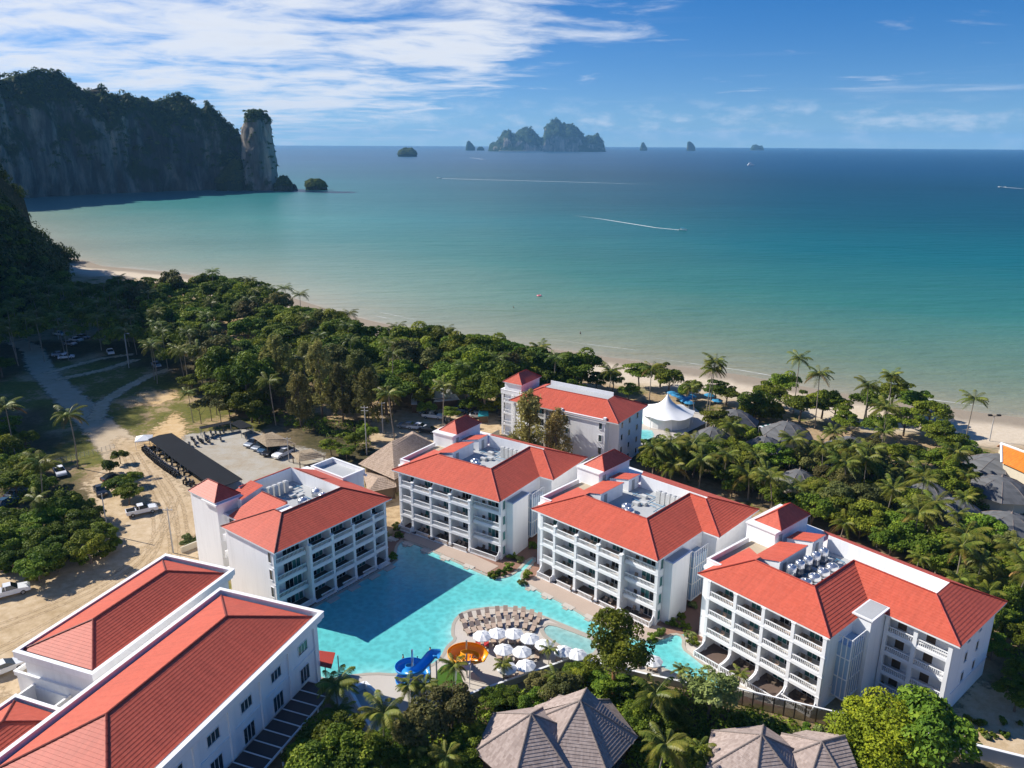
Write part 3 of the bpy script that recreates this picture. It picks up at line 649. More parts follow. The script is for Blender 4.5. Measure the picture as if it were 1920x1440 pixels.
# ================================================================== BUILDING MATERIALS
def m_plaster(name, col):
    m, t = newmat(name); tc = t.n('ShaderNodeTexCoord'); O = tc.outputs['Object']
    st = t.noise(0.9, 5, 0.65, t.mapping(O, (1.2, 1.2, 0.12))); bl = t.noise(0.25, 4, 0.6, O); fi = t.noise(9, 3, 0.6, O)
    f = t.m('ADD', t.m('MULTIPLY', t.ramp(st.outputs[0], (0.48, 1.0), (0.85, 0.78)).outputs[0], 0.6), t.m('MULTIPLY', t.ramp(bl.outputs[0], (0.38, 1.0), (0.78, 0.92)).outputs[0], 0.4))
    f = t.m('MULTIPLY', f, t.m('MULTIPLY_ADD', fi.outputs[0], 0.06, 0.96))
    sc = t.n('ShaderNodeVectorMath', operation='SCALE'); sc.inputs[0].default_value = col; t.l(f, sc.inputs[3]); finish(t, sc.outputs[0], 0.75, fi.outputs[0], 0.15, 0.02, 0.25)
m_plaster('white_plaster', (0.89, 0.89, 0.89)); m_plaster('cream_plaster', (0.62, 0.55, 0.42)); m_plaster('terrace_plaster', (0.60, 0.57, 0.52))
def m_tile(name, c0, c1, rough=0.55, spec=0.34, rib=0.30):
    """glazed roof tile: colour changes a little tile by tile, ribs run up the slope"""
    m, t = newmat(name); uv = t.n('ShaderNodeUVMap'); sep = t.n('ShaderNodeSeparateXYZ'); t.l(uv, sep.inputs[0])
    iu = t.m('FLOOR', t.m('DIVIDE', sep.outputs[0], rib)); iv = t.m('FLOOR', t.m('DIVIDE', sep.outputs[1], 0.42))
    cv = t.n('ShaderNodeCombineXYZ'); t.l(iu, cv.inputs[0]); t.l(iv, cv.inputs[1]); wn = t.n('ShaderNodeTexWhiteNoise', noise_dimensions='2D'); t.l(cv, wn.inputs[0])
    geo = t.n('ShaderNodeNewGeometry'); big = t.noise(0.18, 5, 0.65, geo.outputs['Position'])
    k = t.m('ADD', t.m('MULTIPLY', wn.outputs['Value'], 0.45), t.m('MULTIPLY', big.outputs[0], 0.55)); c = t.ramp(k, (0.2, c0), (0.8, c1))
    sv = t.n('ShaderNodeCombineXYZ'); t.l(t.m('MULTIPLY', sep.outputs[0], 1.6), sv.inputs[0]); t.l(t.m('MULTIPLY', sep.outputs[1], 0.14), sv.inputs[1]); sn = t.noise(1.0, 5, 0.65, sv)
    stn = t.m('MULTIPLY', t.ramp(sn.outputs[0], (0.42, 1.0), (0.75, 0.80)).outputs[0], t.ramp(big.outputs[0], (0.35, 1.05), (0.7, 0.92)).outputs[0])
    cs = t.n('ShaderNodeVectorMath', operation='SCALE'); t.l(c.outputs[0], cs.inputs[0]); t.l(stn, cs.inputs[3]); c = cs
    wv = t.m('SINE', t.m('MULTIPLY', sep.outputs[0], 2 * math.pi / rib)); h = t.m('ABSOLUTE', wv)
    finish(t, c.outputs[0], rough, h, 0.12, 0.04, spec)
m_tile('roof_tile', (0.52, 0.095, 0.052), (0.60, 0.122, 0.070)); m_tile('roof_tile_hall', (0.50, 0.090, 0.050), (0.57, 0.115, 0.066))
m_tile('shingle', (0.29, 0.225, 0.195), (0.45, 0.365, 0.32), 0.9, 0.1, 0.25); m_tile('thatch', (0.34, 0.25, 0.18), (0.52, 0.40, 0.31), 0.95, 0.05, 0.2)
m_tile('thatch_straw', (0.28, 0.21, 0.14), (0.42, 0.34, 0.24), 0.95, 0.05, 0.2)
m_tile('dome_fabric', (0.10, 0.102, 0.105), (0.16, 0.162, 0.165), 0.85, 0.15, 0.9); m_tile('temple_tile', (0.55, 0.17, 0.015), (0.66, 0.23, 0.02), 0.5, 0.4, 0.3)
simple('ridge_red', (0.34, 0.035, 0.018), 0.6, 0.2, 2); simple('ridge_maroon', (0.17, 0.018, 0.012), 0.6, 0.2, 2); simple('ridge_grey', (0.22, 0.18, 0.16), 0.9, 0.2, 2)
simple('roof_deck', (0.42, 0.43, 0.43), 0.8, 0.25, 0.6); simple('terrace_floor', (0.46, 0.38, 0.27), 0.85, 0.28, 0.5); simple('gutter', (0.10, 0.11, 0.13), 0.6)
simple('white_trim', (0.82, 0.82, 0.82), 0.55, 0.06, 1); simple('frame_white', (0.75, 0.76, 0.77), 0.4, 0.05); simple('frame_grey', (0.35, 0.36, 0.37), 0.4, 0.05)
simple('glass_dark', (0.012, 0.018, 0.022), 0.08, 0.2, 0.5, 0.6, objvar=0.4); simple('glass_teal', (0.05, 0.17, 0.155), 0.18, 0.3, 2.5, 0.6, objvar=0.35); simple('glass_blue', (0.02, 0.045, 0.06), 0.1, 0.2, 0.5, 0.6, objvar=0.3)
simple('lattice_blue', (0.30, 0.44, 0.60), 0.6, 0.15, 0.6); simple('steel', (0.62, 0.63, 0.65), 0.28, 0.1, 2, 0.5, 0.85); simple('pale_metal', (0.56, 0.56, 0.54), 0.5, 0.12, 2); simple('pipe_blue', (0.06, 0.22, 0.36), 0.5)
simple('black_net', (0.018, 0.020, 0.024), 0.9, 0.35, 0.4, 0.1); simple('brown_wood', (0.10, 0.065, 0.04), 0.7, 0.25, 2); simple('rattan', (0.44, 0.33, 0.25), 0.8, 0.2, 2); simple('red_cloth', (0.45, 0.03, 0.03), 0.8)
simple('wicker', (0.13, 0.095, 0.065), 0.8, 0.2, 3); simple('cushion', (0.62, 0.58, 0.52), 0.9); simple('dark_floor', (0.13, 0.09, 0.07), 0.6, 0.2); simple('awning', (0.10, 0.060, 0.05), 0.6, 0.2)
simple('paving', (0.52, 0.47, 0.41), 0.85, 0.12, 0.5, 0.2); simple('paving_pink', (0.46, 0.36, 0.29), 0.85, 0.15, 0.5, 0.2); simple('kerb_stone', (0.40, 0.36, 0.30), 0.85, 0.2, 1.0, 0.2); simple('brick_paving', (0.27, 0.155, 0.11), 0.85, 0.2, 0.8, 0.2)
simple('bamboo', (0.36, 0.27, 0.19), 0.9, 0.3, 2.5, 0.15); simple('grey_wall', (0.42, 0.40, 0.38), 0.9, 0.2, 0.6, 0.2); simple('lawn', (0.06, 0.13, 0.018), 0.95, 0.25, 2, 0.1); simple('tent_white', (0.82, 0.82, 0.81), 0.6, 0.05, 0.5)

def clip_half(poly, d, keep_ge, f):
    out = []
    for i in range(len(poly)):
        a, b = poly[i], poly[(i + 1) % len(poly)]; fa, fb = (f(a) - d), (f(b) - d)
        if not keep_ge: fa, fb = -fa, -fb
        if fa >= 0: out.append(a)
        if (fa > 0 and fb < 0) or (fa < 0 and fb > 0): out.append(a + (b - a) * (fa / (fa - fb)))
    return out
def slope(name, pts, mat, parent, course=0.46, step=0.036, label=None):
    """one roof plane laid in overlapping courses: every course is a strip with a proud lower edge"""
    P = [np.array(p, float) for p in pts]; n = np.zeros(3)
    for i in range(len(P)): n += np.cross(P[i], P[(i + 1) % len(P)])
    n /= np.linalg.norm(n); n = n if n[2] > 0 else -n
    s = np.array([0, 0, 1]) - n * n[2]; s /= np.linalg.norm(s); h = np.cross(s, n)
    fs = lambda p: float(p @ s); s0 = min(map(fs, P)); s1 = max(map(fs, P)); V, F, UV = [], [], []
    nC = max(1, int(math.ceil((s1 - s0 - 0.02) / course)))
    for k in range(nC):
        a, b = s0 + k * course, min(s0 + (k + 1) * course, s1)
        q = clip_half(clip_half(P, a, True, fs), b, False, fs)
        if len(q) < 3: continue
        up = [p + n * (step * (1 - (fs(p) - a) / course)) for p in q]; i0 = len(V); V += up; F.append(tuple(range(i0, i0 + len(q)))); UV += [(float(p @ h), fs(p) - s0 - 0.001) for p in q]
        low = [i for i in range(len(q)) if abs(fs(q[i]) - a) < 1e-6]
        if len(low) >= 2:
            A, B = q[low[0]], q[low[-1]]; i0 = len(V); V += [A, B, B + n * step, A + n * step]; F.append((i0, i0 + 1, i0 + 2, i0 + 3)); UV += [(float(p @ h), fs(p) - s0) for p in (A, B, B, A)]
    me = bpy.data.meshes.new(name); me.from_pydata([tuple(v) for v in V], [], F); uv = me.uv_layers.new(name='UVMap'); uv.data.foreach_set('uv', np.array([UV[i] for f in F for i in f], np.float32).ravel()); me.update()
    return link(name, me, mat, parent, label=label)
def ridge(parent, lines, mat, r=0.16, xf=None):
    for a, b in lines:
        m = MB(); a, b = Vector(a), Vector(b); L = (b - a).length; n = max(1, int(L / 0.9))
        for i in range(n): m.tube(a + (b - a) * (i / n), a + (b - a) * ((i + 1) / n), r, r * 0.86, 6)
        m.build('ridge_cap', mat, parent)

def balusters(m, x0, x1, y, z0, z1, gap=0.26, t=0.035, axis='x'):
    n = max(2, int(abs(x1 - x0) / gap))
    for i in range(1, n):
        x = x0 + (x1 - x0) * i / n
        if axis == 'x': m.box(x - t, x + t, y - t, y + t, z0, z1)
        else: m.box(y - t, y + t, x - t, x + t, z0, z1)
def railing(parent, xf, x0, x1, y, z, h=1.0, name='balustrade'):
    o = MB(xf); o.box(x0, x1, y - 0.07, y + 0.07, z + h - 0.12, z + h); o.box(x0, x1, y - 0.06, y + 0.06, z, z + 0.16)
    r = o.build('railing', 'white_trim', parent); m = MB(xf); balusters(m, x0, x1, y, z + 0.16, z + h - 0.12); m.build(name, 'white_trim', r, kind='stuff'); return r
def door(parent, xf, x0, x1, y, z, h, rr, panes=4, frame='frame_white', outward=-1):
    """sliding glass door: frame with glazed leaves, some with the green curtain drawn"""
    m = MB(xf); t = 0.06; y0, y1 = sorted((y, y + outward * 0.08))
    m.box(x0, x1, y0, y1, z + h - t, z + h); m.box(x0, x1, y0, y1, z, z + t)
    for i in range(panes + 1):
        x = x0 + (x1 - x0) * i / panes; m.box(x - t / 2, x + t / 2, y0, y1, z + t, z + h - t)
    d = m.build('sliding_door', frame, parent); cur = rr.random()
    for i in range(panes):
        a = x0 + (x1 - x0) * i / panes + t / 2; b = x0 + (x1 - x0) * (i + 1) / panes - t / 2
        teal = (i < panes / 2) if cur < 0.6 else ((i != 2) if cur < 0.75 else False)
        g = MB(xf); yy = y + outward * 0.03; g.box(a, b, min(yy, yy + 0.02 * outward), max(yy, yy + 0.02 * outward), z + t, z + h - t); g.build('glass_pane', 'glass_teal' if teal else 'glass_dark', d)
def window(parent, xf, axis, p, c0, c1, z0, z1, out, panes=1, mat='glass_teal', frame='frame_white'):
    """window on a wall: axis 'x' -> wall runs along x at y=p; out = +1/-1 outward side"""
    def B(m, a, b, d0, d1, za, zb):
        d0, d1 = sorted((p + out * d0, p + out * d1))
        if axis == 'x': m.box(a, b, d0, d1, za, zb)
        else: m.box(d0, d1, a, b, za, zb)
    m = MB(xf); f = 0.09; B(m, c0 - f, c1 + f, 0.002, 0.10, z1, z1 + f); B(m, c0 - f * 1.6, c1 + f * 1.6, 0.002, 0.16, z0 - f, z0); B(m, c0 - f, c0, 0.002, 0.1, z0, z1); B(m, c1, c1 + f, 0.002, 0.1, z0, z1)
    for i in range(1, panes): x = c0 + (c1 - c0) * i / panes; B(m, x - 0.035, x + 0.035, 0.002, 0.08, z0, z1)
    w = m.build('window', frame, parent)
    for i in range(panes):
        g = MB(xf); a = c0 + (c1 - c0) * i / panes + (0.035 if i else 0); b = c0 + (c1 - c0) * (i + 1) / panes - (0.035 if i < panes - 1 else 0); B(g, a, b, 0.003, 0.05, z0, z1); g.build('glass_pane', mat, w)
def coping(parent, xf, x0, x1, y0, y1, z, t=0.18, over=0.12, name='cornice'):
    m = MB(xf); m.box(x0 - over, x1 + over, y0 - over, y1 + over, z, z + t); return m.build(name, 'white_trim', parent)
def parapet(parent, xf, x0, x1, y0, y1, z0, z1, t=0.25, sides='NSEW', name='parapet', mat='white_plaster'):
    m = MB(xf)
    if 'S' in sides: m.box(x0, x1, y0, y0 + t, z0, z1)
    if 'N' in sides: m.box(x0, x1, y1 - t, y1, z0, z1)
    if 'W' in sides: m.box(x0, x0 + t, y0 + t, y1 - t, z0, z1)
    if 'E' in sides: m.box(x1 - t, x1, y0 + t, y1 - t, z0, z1)
    o = m.build(name, mat, parent); k = MB(xf)
    if 'S' in sides: k.box(x0 - .06, x1 + .06, y0 - .06, y0 + t + .05, z1, z1 + .1)
    if 'N' in sides: k.box(x0 - .06, x1 + .06, y1 - t - .05, y1 + .06, z1, z1 + .1)
    if 'W' in sides: k.box(x0 - .06, x0 + t + .05, y0 + t + .05, y1 - t - .05, z1, z1 + .1)
    if 'E' in sides: k.box(x1 - t - .05, x1 + .06, y0 + t + .05, y1 - t - .05, z1, z1 + .1)
    k.build('coping', 'white_trim', o); return o

EV, FL = 12.4, (0.12, 3.15, 6.35, 9.5)
def hotel(name, label, origin, ang, mir, L, U2, wv, D, s, zt, bays, variant):
    """four storey wing with balconies, hipped roof round a sunken plant deck, stair tower; u along the front, w to the back"""
    B = thing(name, label, 'hotel', (origin[0], origin[1], 0), ang, 'white hotel blocks round the lagoon pool')
    xf = lambda u, w, z: (u, w * mir, z)
    rr = random.Random(hash(name + label) % 1000); rr = random.Random(int(abs(origin[0] * 7 + origin[1])))
    X3 = lambda p: xf(*p)
    wall = lambda m, nm='wall', mt='white_plaster', par=B: m.build(nm, mt, par)
    mat = 'roof_tile'
    uE = bays[-1][1]; uS = bays[0][0]; wd = 2.3; rear = D - 0.9
    # body
    wall(MB(xf).box(-L - 0.6, uE + 0.15, wd + 0.25, rear, 0, 12.15)); rw0 = wv + (2.7 if variant == 'B4' else 0.9)
    wall(MB(xf).box(uE + 0.15, U2 - 0.9, rw0, rear, 0, 12.15))
    # plinth line and floor bands on the blind walls
    for zz in FL[1:2]:
        b = MB(xf); b.box(uE + 0.15, uE + 0.23, wd + 0.3, wv, zz - 0.1, zz + 0.08); b.box(U2 - 0.9, U2 - 0.82, rw0 + 0.02, rear - 0.02, zz - 0.1, zz + 0.08); b.box(-L - 0.68, -L - 0.6, wd + 0.3, rear - 0.02, zz - 0.1, zz + 0.08); b.build('string_course', 'white_trim', B)
    # ---- bays
    edges = sorted({b[0] for b in bays} | {b[1] for b in bays})
    proj = lambda u: any(b[2] and (abs(u - b[0]) < 0.01 or abs(u - b[1]) < 0.01) for b in bays)
    for u in edges:
        wf = -0.05 if proj(u) else 0.95 if (u == edges[-1] and variant != 'B4') else 0.25
        mid = variant != 'B4' and proj(u); top = 10.75 if mid else 12.1
        p = MB(xf); p.box(u - 0.26, u + 0.26, wf, wf + 0.5, 0.6, top); p.build('pillar', 'white_trim', B)
        p = MB(xf); p.box(u - 0.34, u + 0.34, wf - 0.08, wf + 0.55, 0, 0.6)
        p.build('pillar_base', 'white_trim', B)
        for zz in FL[1:]: MB(xf).box(u - 0.33, u + 0.33, wf - 0.07, wf + 0.54, zz - 0.42, zz - 0.27).build('pillar_moulding', 'white_trim', B)
        MB(xf).box(u - 0.34, u + 0.34, wf - 0.08, wf + 0.55, top - 0.06, top + 0.14).build('pillar_capital', 'white_trim', B)
        pa = MB(xf); pa.box(u - 0.1, u + 0.1, wf + 0.5, wd + 0.25, 0, 9.5); pa.build('party_wall', 'white_plaster', B)
        pa = MB(xf); w0 = wf + 0.5
        pa.add([(u - 0.1, w0, 9.5), (u - 0.1, wd + .25, 9.5), (u - 0.1, wd + .25, 12.1), (u - 0.1, w0 + 0.75, 12.1), (u - 0.1, w0 + 0.6, 11.5), (u - .1, w0 + .1, 11.0),
                (u + 0.1, w0, 9.5), (u + 0.1, wd + .25, 9.5), (u + 0.1, wd + .25, 12.1), (u + 0.1, w0 + 0.75, 12.1), (u + 0.1, w0 + 0.6, 11.5), (u + .1, w0 + .1, 11.0)],
               [(0, 1, 2, 3, 4, 5), (11, 10, 9, 8, 7, 6)] + [(i, (i + 1) % 6, 6 + (i + 1) % 6, 6 + i) for i in range(6)]); pa.build('party_wall', 'white_plaster', B)
    for bi, (u0, u1, pr) in enumerate(bays):
        wf = 0.0 if pr else (1.0 if variant != 'B4' and bi == len(bays) - 1 else 0.3); a, b = u0 + 0.26, u1 - 0.26
        for k, z in enumerate(FL):
            if k:
                sl_ = MB(xf); sl_.box(u0 + .11, u1 - .11, wf + 0.02, wd + 0.25, z - 0.3, z); sl_.box(a, b, wf - 0.06, wf + 0.02, z - 0.42, z + 0.1); bal = sl_.build('balcony', 'white_trim', B)
                f = MB(xf); f.box(u0 + .12, u1 - .12, wf + .12, wd + .24, z + 0.002, z + 0.03); f.build('balcony_floor', 'terrace_plaster' if k < 3 else 'paving_pink', bal)
                railing(bal, xf, a, b, wf + 0.06, z + 0.1, 0.95)
            else: 
                dp = 2.6 if variant == 'B4' and bi < 3 else (1.2 if bi in (0, len(bays) - 1) else 0.7)
                sl_ = MB(xf); sl_.box(u0 + .1, u1 - .1, wf - dp, wd + 0.25, 0.0, 0.12); bal = sl_.build('balcony', 'white_trim', B)
                f = MB(xf); f.box(u0 + .14, u1 - .14, wf - dp + .1, wd + .24, 0.122, 0.14); f.build('balcony_floor', 'dark_floor', bal)
                x0_ = a if bi in (0, len(bays) - 1) or variant == 'B4' else a + (b - a) * 0.22
                railing(bal, xf, x0_, b, wf - dp + 0.08, 0.12, 1.0)
                if dp > 1:
                    for uu in (u0 + .12, u1 - .12):
                        sw = MB(xf); prof = [(wf - dp, 0.12), (wf + 0.3, 0.12), (wf + 0.3, 2.1), (wf, 1.9), (wf - 0.45, 1.35), (wf - dp * 0.55, 1.1), (wf - dp, 1.1)]; n = len(prof)
                        sw.add([(uu - .07, y, z_) for y, z_ in prof] + [(uu + .07, y, z_) for y, z_ in prof], [tuple(range(n)), tuple(range(n, 2 * n))[::-1]] + [(i, (i + 1) % n, n + (i + 1) % n, n + i) for i in range(n)]); sw.build('side_wall', 'white_plaster', B)
            ztop = FL[k + 1] - 0.42 if k < 3 else 12.1
            if k < 3:   # rounded shoulders of the opening
                c = MB(xf)
                for sx, x in ((1, a), (-1, b)):
                    pr_ = [(0, 0), (0.5, 0), (0.24, -0.08), (0.08, -0.24), (0, -0.5)]
                    for yy in (wf + 0.1, wf + 0.3): pass
                    n = 5; c.add([(x + sx * q[0], wf + 0.08, ztop + 0.1 + q[1]) for q in pr_] + [(x + sx * q[0], wf + 0.32, ztop + 0.1 + q[1]) for q in pr_], [(0, 1, 2, 3, 4), (9, 8, 7, 6, 5)] + [(i, (i + 1) % n, n + (i + 1) % n, n + i) for i in range(n)])
                c.build('arch_corner', 'white_trim', B)
            w = (b - a); dw = min(w * 0.72, 3.3); x1 = b - 0.15; door(B, xf, x1 - dw, x1, wd + 0.245, z + 0.05, 2.25 if k else 2.35, rr, 4 if dw > 2.4 else 2)
            if w > 3 and rr.random() < 0.75:   # chairs and a small table on the balcony
                furn = MB(xf); 
                for q in (0.25, 0.5): x = a + w * q; furn.box(x - .28, x + .28, wf + 0.75, wf + 1.3, z + .35, z + .45); furn.box(x - .28, x + .28, wf + 1.25, wf + 1.36, z + .45, z + .9); furn.box(x - .24, x - .19, wf + .8, wf + .85, z + .03, z + .35); furn.box(x + .19, x + .24, wf + .8, wf + .85, z + .03, z + .35)
                furn.build('balcony_chairs', 'wicker' if rr.random() < .7 else 'rattan', B)
    # ---- right wing of the wide block: open galleries
    if variant == 'B4':
        for u in (uE + 2.9, 6.2, U2 - 1.2):
            p = MB(xf); p.box(u - 0.27, u + 0.27, wv + 0.45, wv + 0.95, 0, 12.1); p.build('pillar', 'white_trim', B)
        for (u0, u1) in ((uE + 2.9, 6.2), (6.2, U2 - 1.2)):
            for k, z in enumerate(FL):
                sl_ = MB(xf); sl_.box(u0 + .27, u1 - .27, wv + 0.5, rw0, z - (0.45 if k else 0.12), z); bal = sl_.build('balcony', 'white_trim', B); railing(bal, xf, u0 + .27, u1 - .27, wv + 0.62, z, 1.05)
                dd = MB(xf); dd.box(u0 + 0.7, u0 + 1.9, rw0 - 0.06, rw0 - 0.004, z + .02, z + 2.2); dd.build('entrance_door', 'brown_wood', B)
        pa = MB(xf); pa.box(U2 - 1.0, U2 - 0.9, wv + 0.95, rw0, 0, 12.1); pa.build('party_wall', 'white_plaster', B)
    # ---- service shaft with cornice, and louvred lattice screen in the corner
    if variant == 'B4': sh, la = (-0.6, 1.9, 7.6, 12.5, 12.75), (-0.55, 1.5, 3.6, 7.5, 1.6, 11.2)
    else: sh, la = (uE + 0.23, 1.1, 2.8, 8.2, 11.15), (uE + 0.23, 1.5, 8.9, 13.2, 1.8, 10.9)
    wall(MB(xf).box(sh[0], sh[1], sh[2], sh[3], 0, sh[4]), 'service_shaft'); coping(B, xf, sh[0], sh[1], sh[2], sh[3], sh[4], 0.2, 0.22); 
    dk = MB(xf); dk.box(sh[0], sh[1] - .1, sh[2] + .1, sh[3] - .1, sh[4] + .202, sh[4] + .22); dk.build('shaft_roof', 'roof_deck', B)
    u0, u1, w0, w1, z0, z1 = la; sc = MB(xf); sc.box(u0, u1 - 0.12, w0 + 0.12, w1 - 0.12, z0, z1 - 1.2); scr = sc.build('lattice_screen', 'lattice_blue', B)
    fr = MB(xf)
    for zz in np.linspace(z0, z1, 4): fr.box(u0, u1, w0, w1, zz - 0.1, zz + 0.1) if zz in (z0,) else (fr.box(u1 - .1, u1, w0, w1, zz - 0.08, zz + 0.08), fr.box(u0, u1 - .1, w0, w0 + .1, zz - .08, zz + .08))
    for ww in np.linspace(w0, w1, 7): fr.box(u1 - 0.09, u1 + 0.01, ww - 0.07, ww + 0.07, z0, z1)
    for uu in np.linspace(u0, u1, 4): fr.box(uu - 0.06, uu + 0.06, w0 - .01, w0 + 0.09, z0, z1)
    fr.build('screen_frame', 'white_trim', scr)
    # ---- side windows
    for z in FL:
        if variant != 'B4': window(B, xf, 'y', uE + 0.15, wd + 0.35 - 1.25 + 1.0, wd + 0.35 + 0.25, z + 0.7, z + 2.2, 1, 1) if False else None
    if variant != 'B4':
        e = MB(xf); e.box(uE - 0.05, uE + 0.15, 1.45, wd + 0.25, 0, 12.1); e.build('wall', 'white_plaster', B)
        for z in FL: window(B, xf, 'y', uE + 0.15, 1.7, 2.45, z + 0.55, z + 2.25, 1, 1)
    else:
        e = MB(xf); e.box(uE - 0.05, uE + 0.15, 0.75, wd + 0.25, 0, 12.1); e.build('wall', 'white_plaster', B)
        for z in FL[1:]: window(B, xf, 'y', U2 - 0.9, 17, 17.8, z + 0.6, z + 2.0, 1, 1, 'glass_blue'); window(B, xf, 'y', U2 - 0.9, 21, 21.8, z + 0.6, z + 2.0, 1, 1, 'glass_blue')
    for z in FL:
        for w in (3.6,): window(B, xf, 'y', -L - 0.6, w, w + 0.7, z + 0.5, z + 2.1, -1, 1)
    # ---- roof
    e, ez = EV, 12.15
    MB(xf).box(-L, 0, 0, D, 12.15, 12.38).build('eave', 'white_trim', B); MB(xf).box(0.002, U2, wv, D, 12.15, 12.38).build('eave', 'white_trim', B)
    S = lambda pts, nm='roof_slope': slope(nm, [X3(p) for p in pts], mat, B)
    S([(-L, 0, e), (0, 0, e), (-s, s, zt), (-L + s, s, zt)])
    rv = wv + s; S([(0, 0, e), (0, wv, e), (-s, rv, zt), (-s, s, zt)])
    S([(0, wv, e), (U2, wv, e), (U2 - s, rv, zt), (-s, rv, zt)])
    bw = D - s; S([(U2, wv, e), (U2, D, e), (U2 - s, bw, zt), (U2 - s, rv, zt)])
    S([(U2, D, e), (-L + 5, D, e), (-L + 9.0, bw, zt), (U2 - s, bw, zt)])
    S([(-L, 0, e), (-L + s, s, zt), (-L + s, s + 1.4, zt), (-L + 0.7, 12.6, e + 0.3)])
    rc = 'ridge_red'
    ridge(B, [(X3(a), X3(b)) for a, b in [((0, 0, e + .06), (-s, s, zt + .06)), ((-L, 0, e + .06), (-L + s, s, zt + .06)), ((U2, wv, e + .06), (U2 - s, rv, zt + .06)), ((U2, D, e + .06), (U2 - s, bw, zt + .06)),
        ((-L + s, s, zt + .05), (-s, s, zt + .05)), ((-s, s, zt + .05), (-s, rv, zt + .05)), ((-s, rv, zt + .05), (U2 - s, rv, zt + .05)), ((U2 - s, bw, zt + .05), (-L + 9, bw, zt + .05))]], rc, 0.13)
    # inner faces of the sunken deck
    wl = MB(xf); q = 0.18; zb = 12.4
    wl.box(-L + s, -s - q, s + .02, s + .02 + q, zb, zt - .02); wl.box(-s - q, -s - .02, s + .02, rv + q, zb, zt - .02); wl.box(-s - .02, U2 - s - .02, rv + .02, rv + .02 + q, zb, zt - .02)
    wl.box(U2 - s - q, U2 - s - .02, rv + q + .02, bw - q - .02, zb, zt - .02); wl.box(-L + 9, U2 - s - .02, bw - q - .02, bw - .02, zb, zt - .02); wl.build('roof_upstand', 'white_plaster', B)
    MB(xf).box(-L + s, -s - q - .01, s + q + .03, bw - q - .03, 12.385, 12.44).build('roof_deck', 'roof_deck', B); MB(xf).box(-s - q, U2 - s - q - .01, rv + q + .03, bw - q - .03, 12.385, 12.44).build('roof_deck', 'roof_deck', B)
    # mono-pitch boxes on the left
    xA, xB = -L + 4.2, -L + 8.6
    for (w0, w1, tp) in ((s + 2.4, 15.9, 1), (17.8, min(21.2, bw - .3), 0)):
        b = MB(xf); b.prism([(xA, w0), (xB, w0), (xB, w1), (xA, w1)], 12.42, [14.0, zt, zt, 14.0]); b.build('plant_room', 'white_plaster', B)
        S([(xA - .15, w0 - .15, 14.0), (xB + .15, w0 - .15, zt + .12), (xB + .15, w1 + .15, zt + .12), (xA - .15, w1 + .15, 14.0)], 'plant_room_roof')
        c = MB(xf); c.box(xB + .02, xB + .17, w0 - .15, w1 + .15, zt - .12, zt + .1); c.build('coping', 'white_trim', B)
        d_ = MB(xf); d_.box(xB, xB + 0.04, w0 + 1.0, w0 + 1.9, 12.45, 14.5); d_.build('plant_room_door', 'frame_grey', B)
    # terrace and stair tower on the left rear
    tf = MB(xf); tf.box(-L - 0.6, xA - 0.05, wd + 1.4, 15.3, 12.385, 12.43); tf.build('roof_terrace', 'terrace_floor', B)
    parapet(B, xf, -L - 1.0, -L + 1.5, 3.6, 15.0, 12.0, 13.15, 0.28, 'WS'); c = MB(xf); c.box(-L - 1.3, -L - 0.6, 3.3, 15.2, 11.6, 12.0); c.build('cornice', 'white_trim', B)
    tu0, tu1, tw0, tw1, th = -L - 1.8, -L + 3.4, 15.4, min(25.4, D - 1), 15.2
    wall(MB(xf).box(tu0, tu1, tw0, tw1, 0, th), 'stair_tower'); coping(B, xf, tu0, tu1, tw0, tw1, th, 0.22, 0.2)
    w = MB(xf); w.box(tu1 + .002, tu1 + .05, tw0 + 1.2, tw0 + 2.2, 12.5, 14.6); w.build('tower_door', 'frame_grey', B)
    hiproof(B, xf, tu0 + 0.5, tu1 + 0.25, tw0 + 1.3, tw1 + 0.3, th + 0.24, 2.0, mat, rc)
    return B, xf
def hiproof(B, xf, u0, u1, w0, w1, z, rise, mat, rc, ridge_axis='w', caps=0.11):
    h = (u1 - u0) / 2 if ridge_axis == 'w' else (w1 - w0) / 2; T = lambda p: xf(*p)
    if ridge_axis == 'w': a, b = (u0 + h, w0 + h, z + rise), (u0 + h, w1 - h, z + rise); sl4 = [[(u0, w0, z), (u1, w0, z), a], [(u1, w0, z), (u1, w1, z), b, a], [(u1, w1, z), (u0, w1, z), b], [(u0, w1, z), (u0, w0, z), a, b]]; A, Bq = [(u0, w0, z), (u1, w0, z)], [(u0, w1, z), (u1, w1, z)]
    else: a, b = (u0 + h, w0 + h, z + rise), (u1 - h, w0 + h, z + rise); sl4 = [[(u0, w0, z), (u1, w0, z), b, a], [(u1, w0, z), (u1, w1, z), b], [(u1, w1, z), (u0, w1, z), a, b], [(u0, w1, z), (u0, w0, z), a]]; A, Bq = [(u0, w0, z), (u0, w1, z)], [(u1, w0, z), (u1, w1, z)]
    for q in sl4: slope('roof_slope', [T(p) for p in q], mat, B)
    up = lambda p: T((p[0], p[1], p[2] + 0.05))
    ridge(B, [(up(p), up(a)) for p in A] + [(up(p), up(b)) for p in Bq] + [(up(a), up(b))], rc, caps)
    m = MB(xf); m.box(u0, u1, w0, w1, z - 0.16, z - 0.01); m.build('eave', 'white_trim', B)

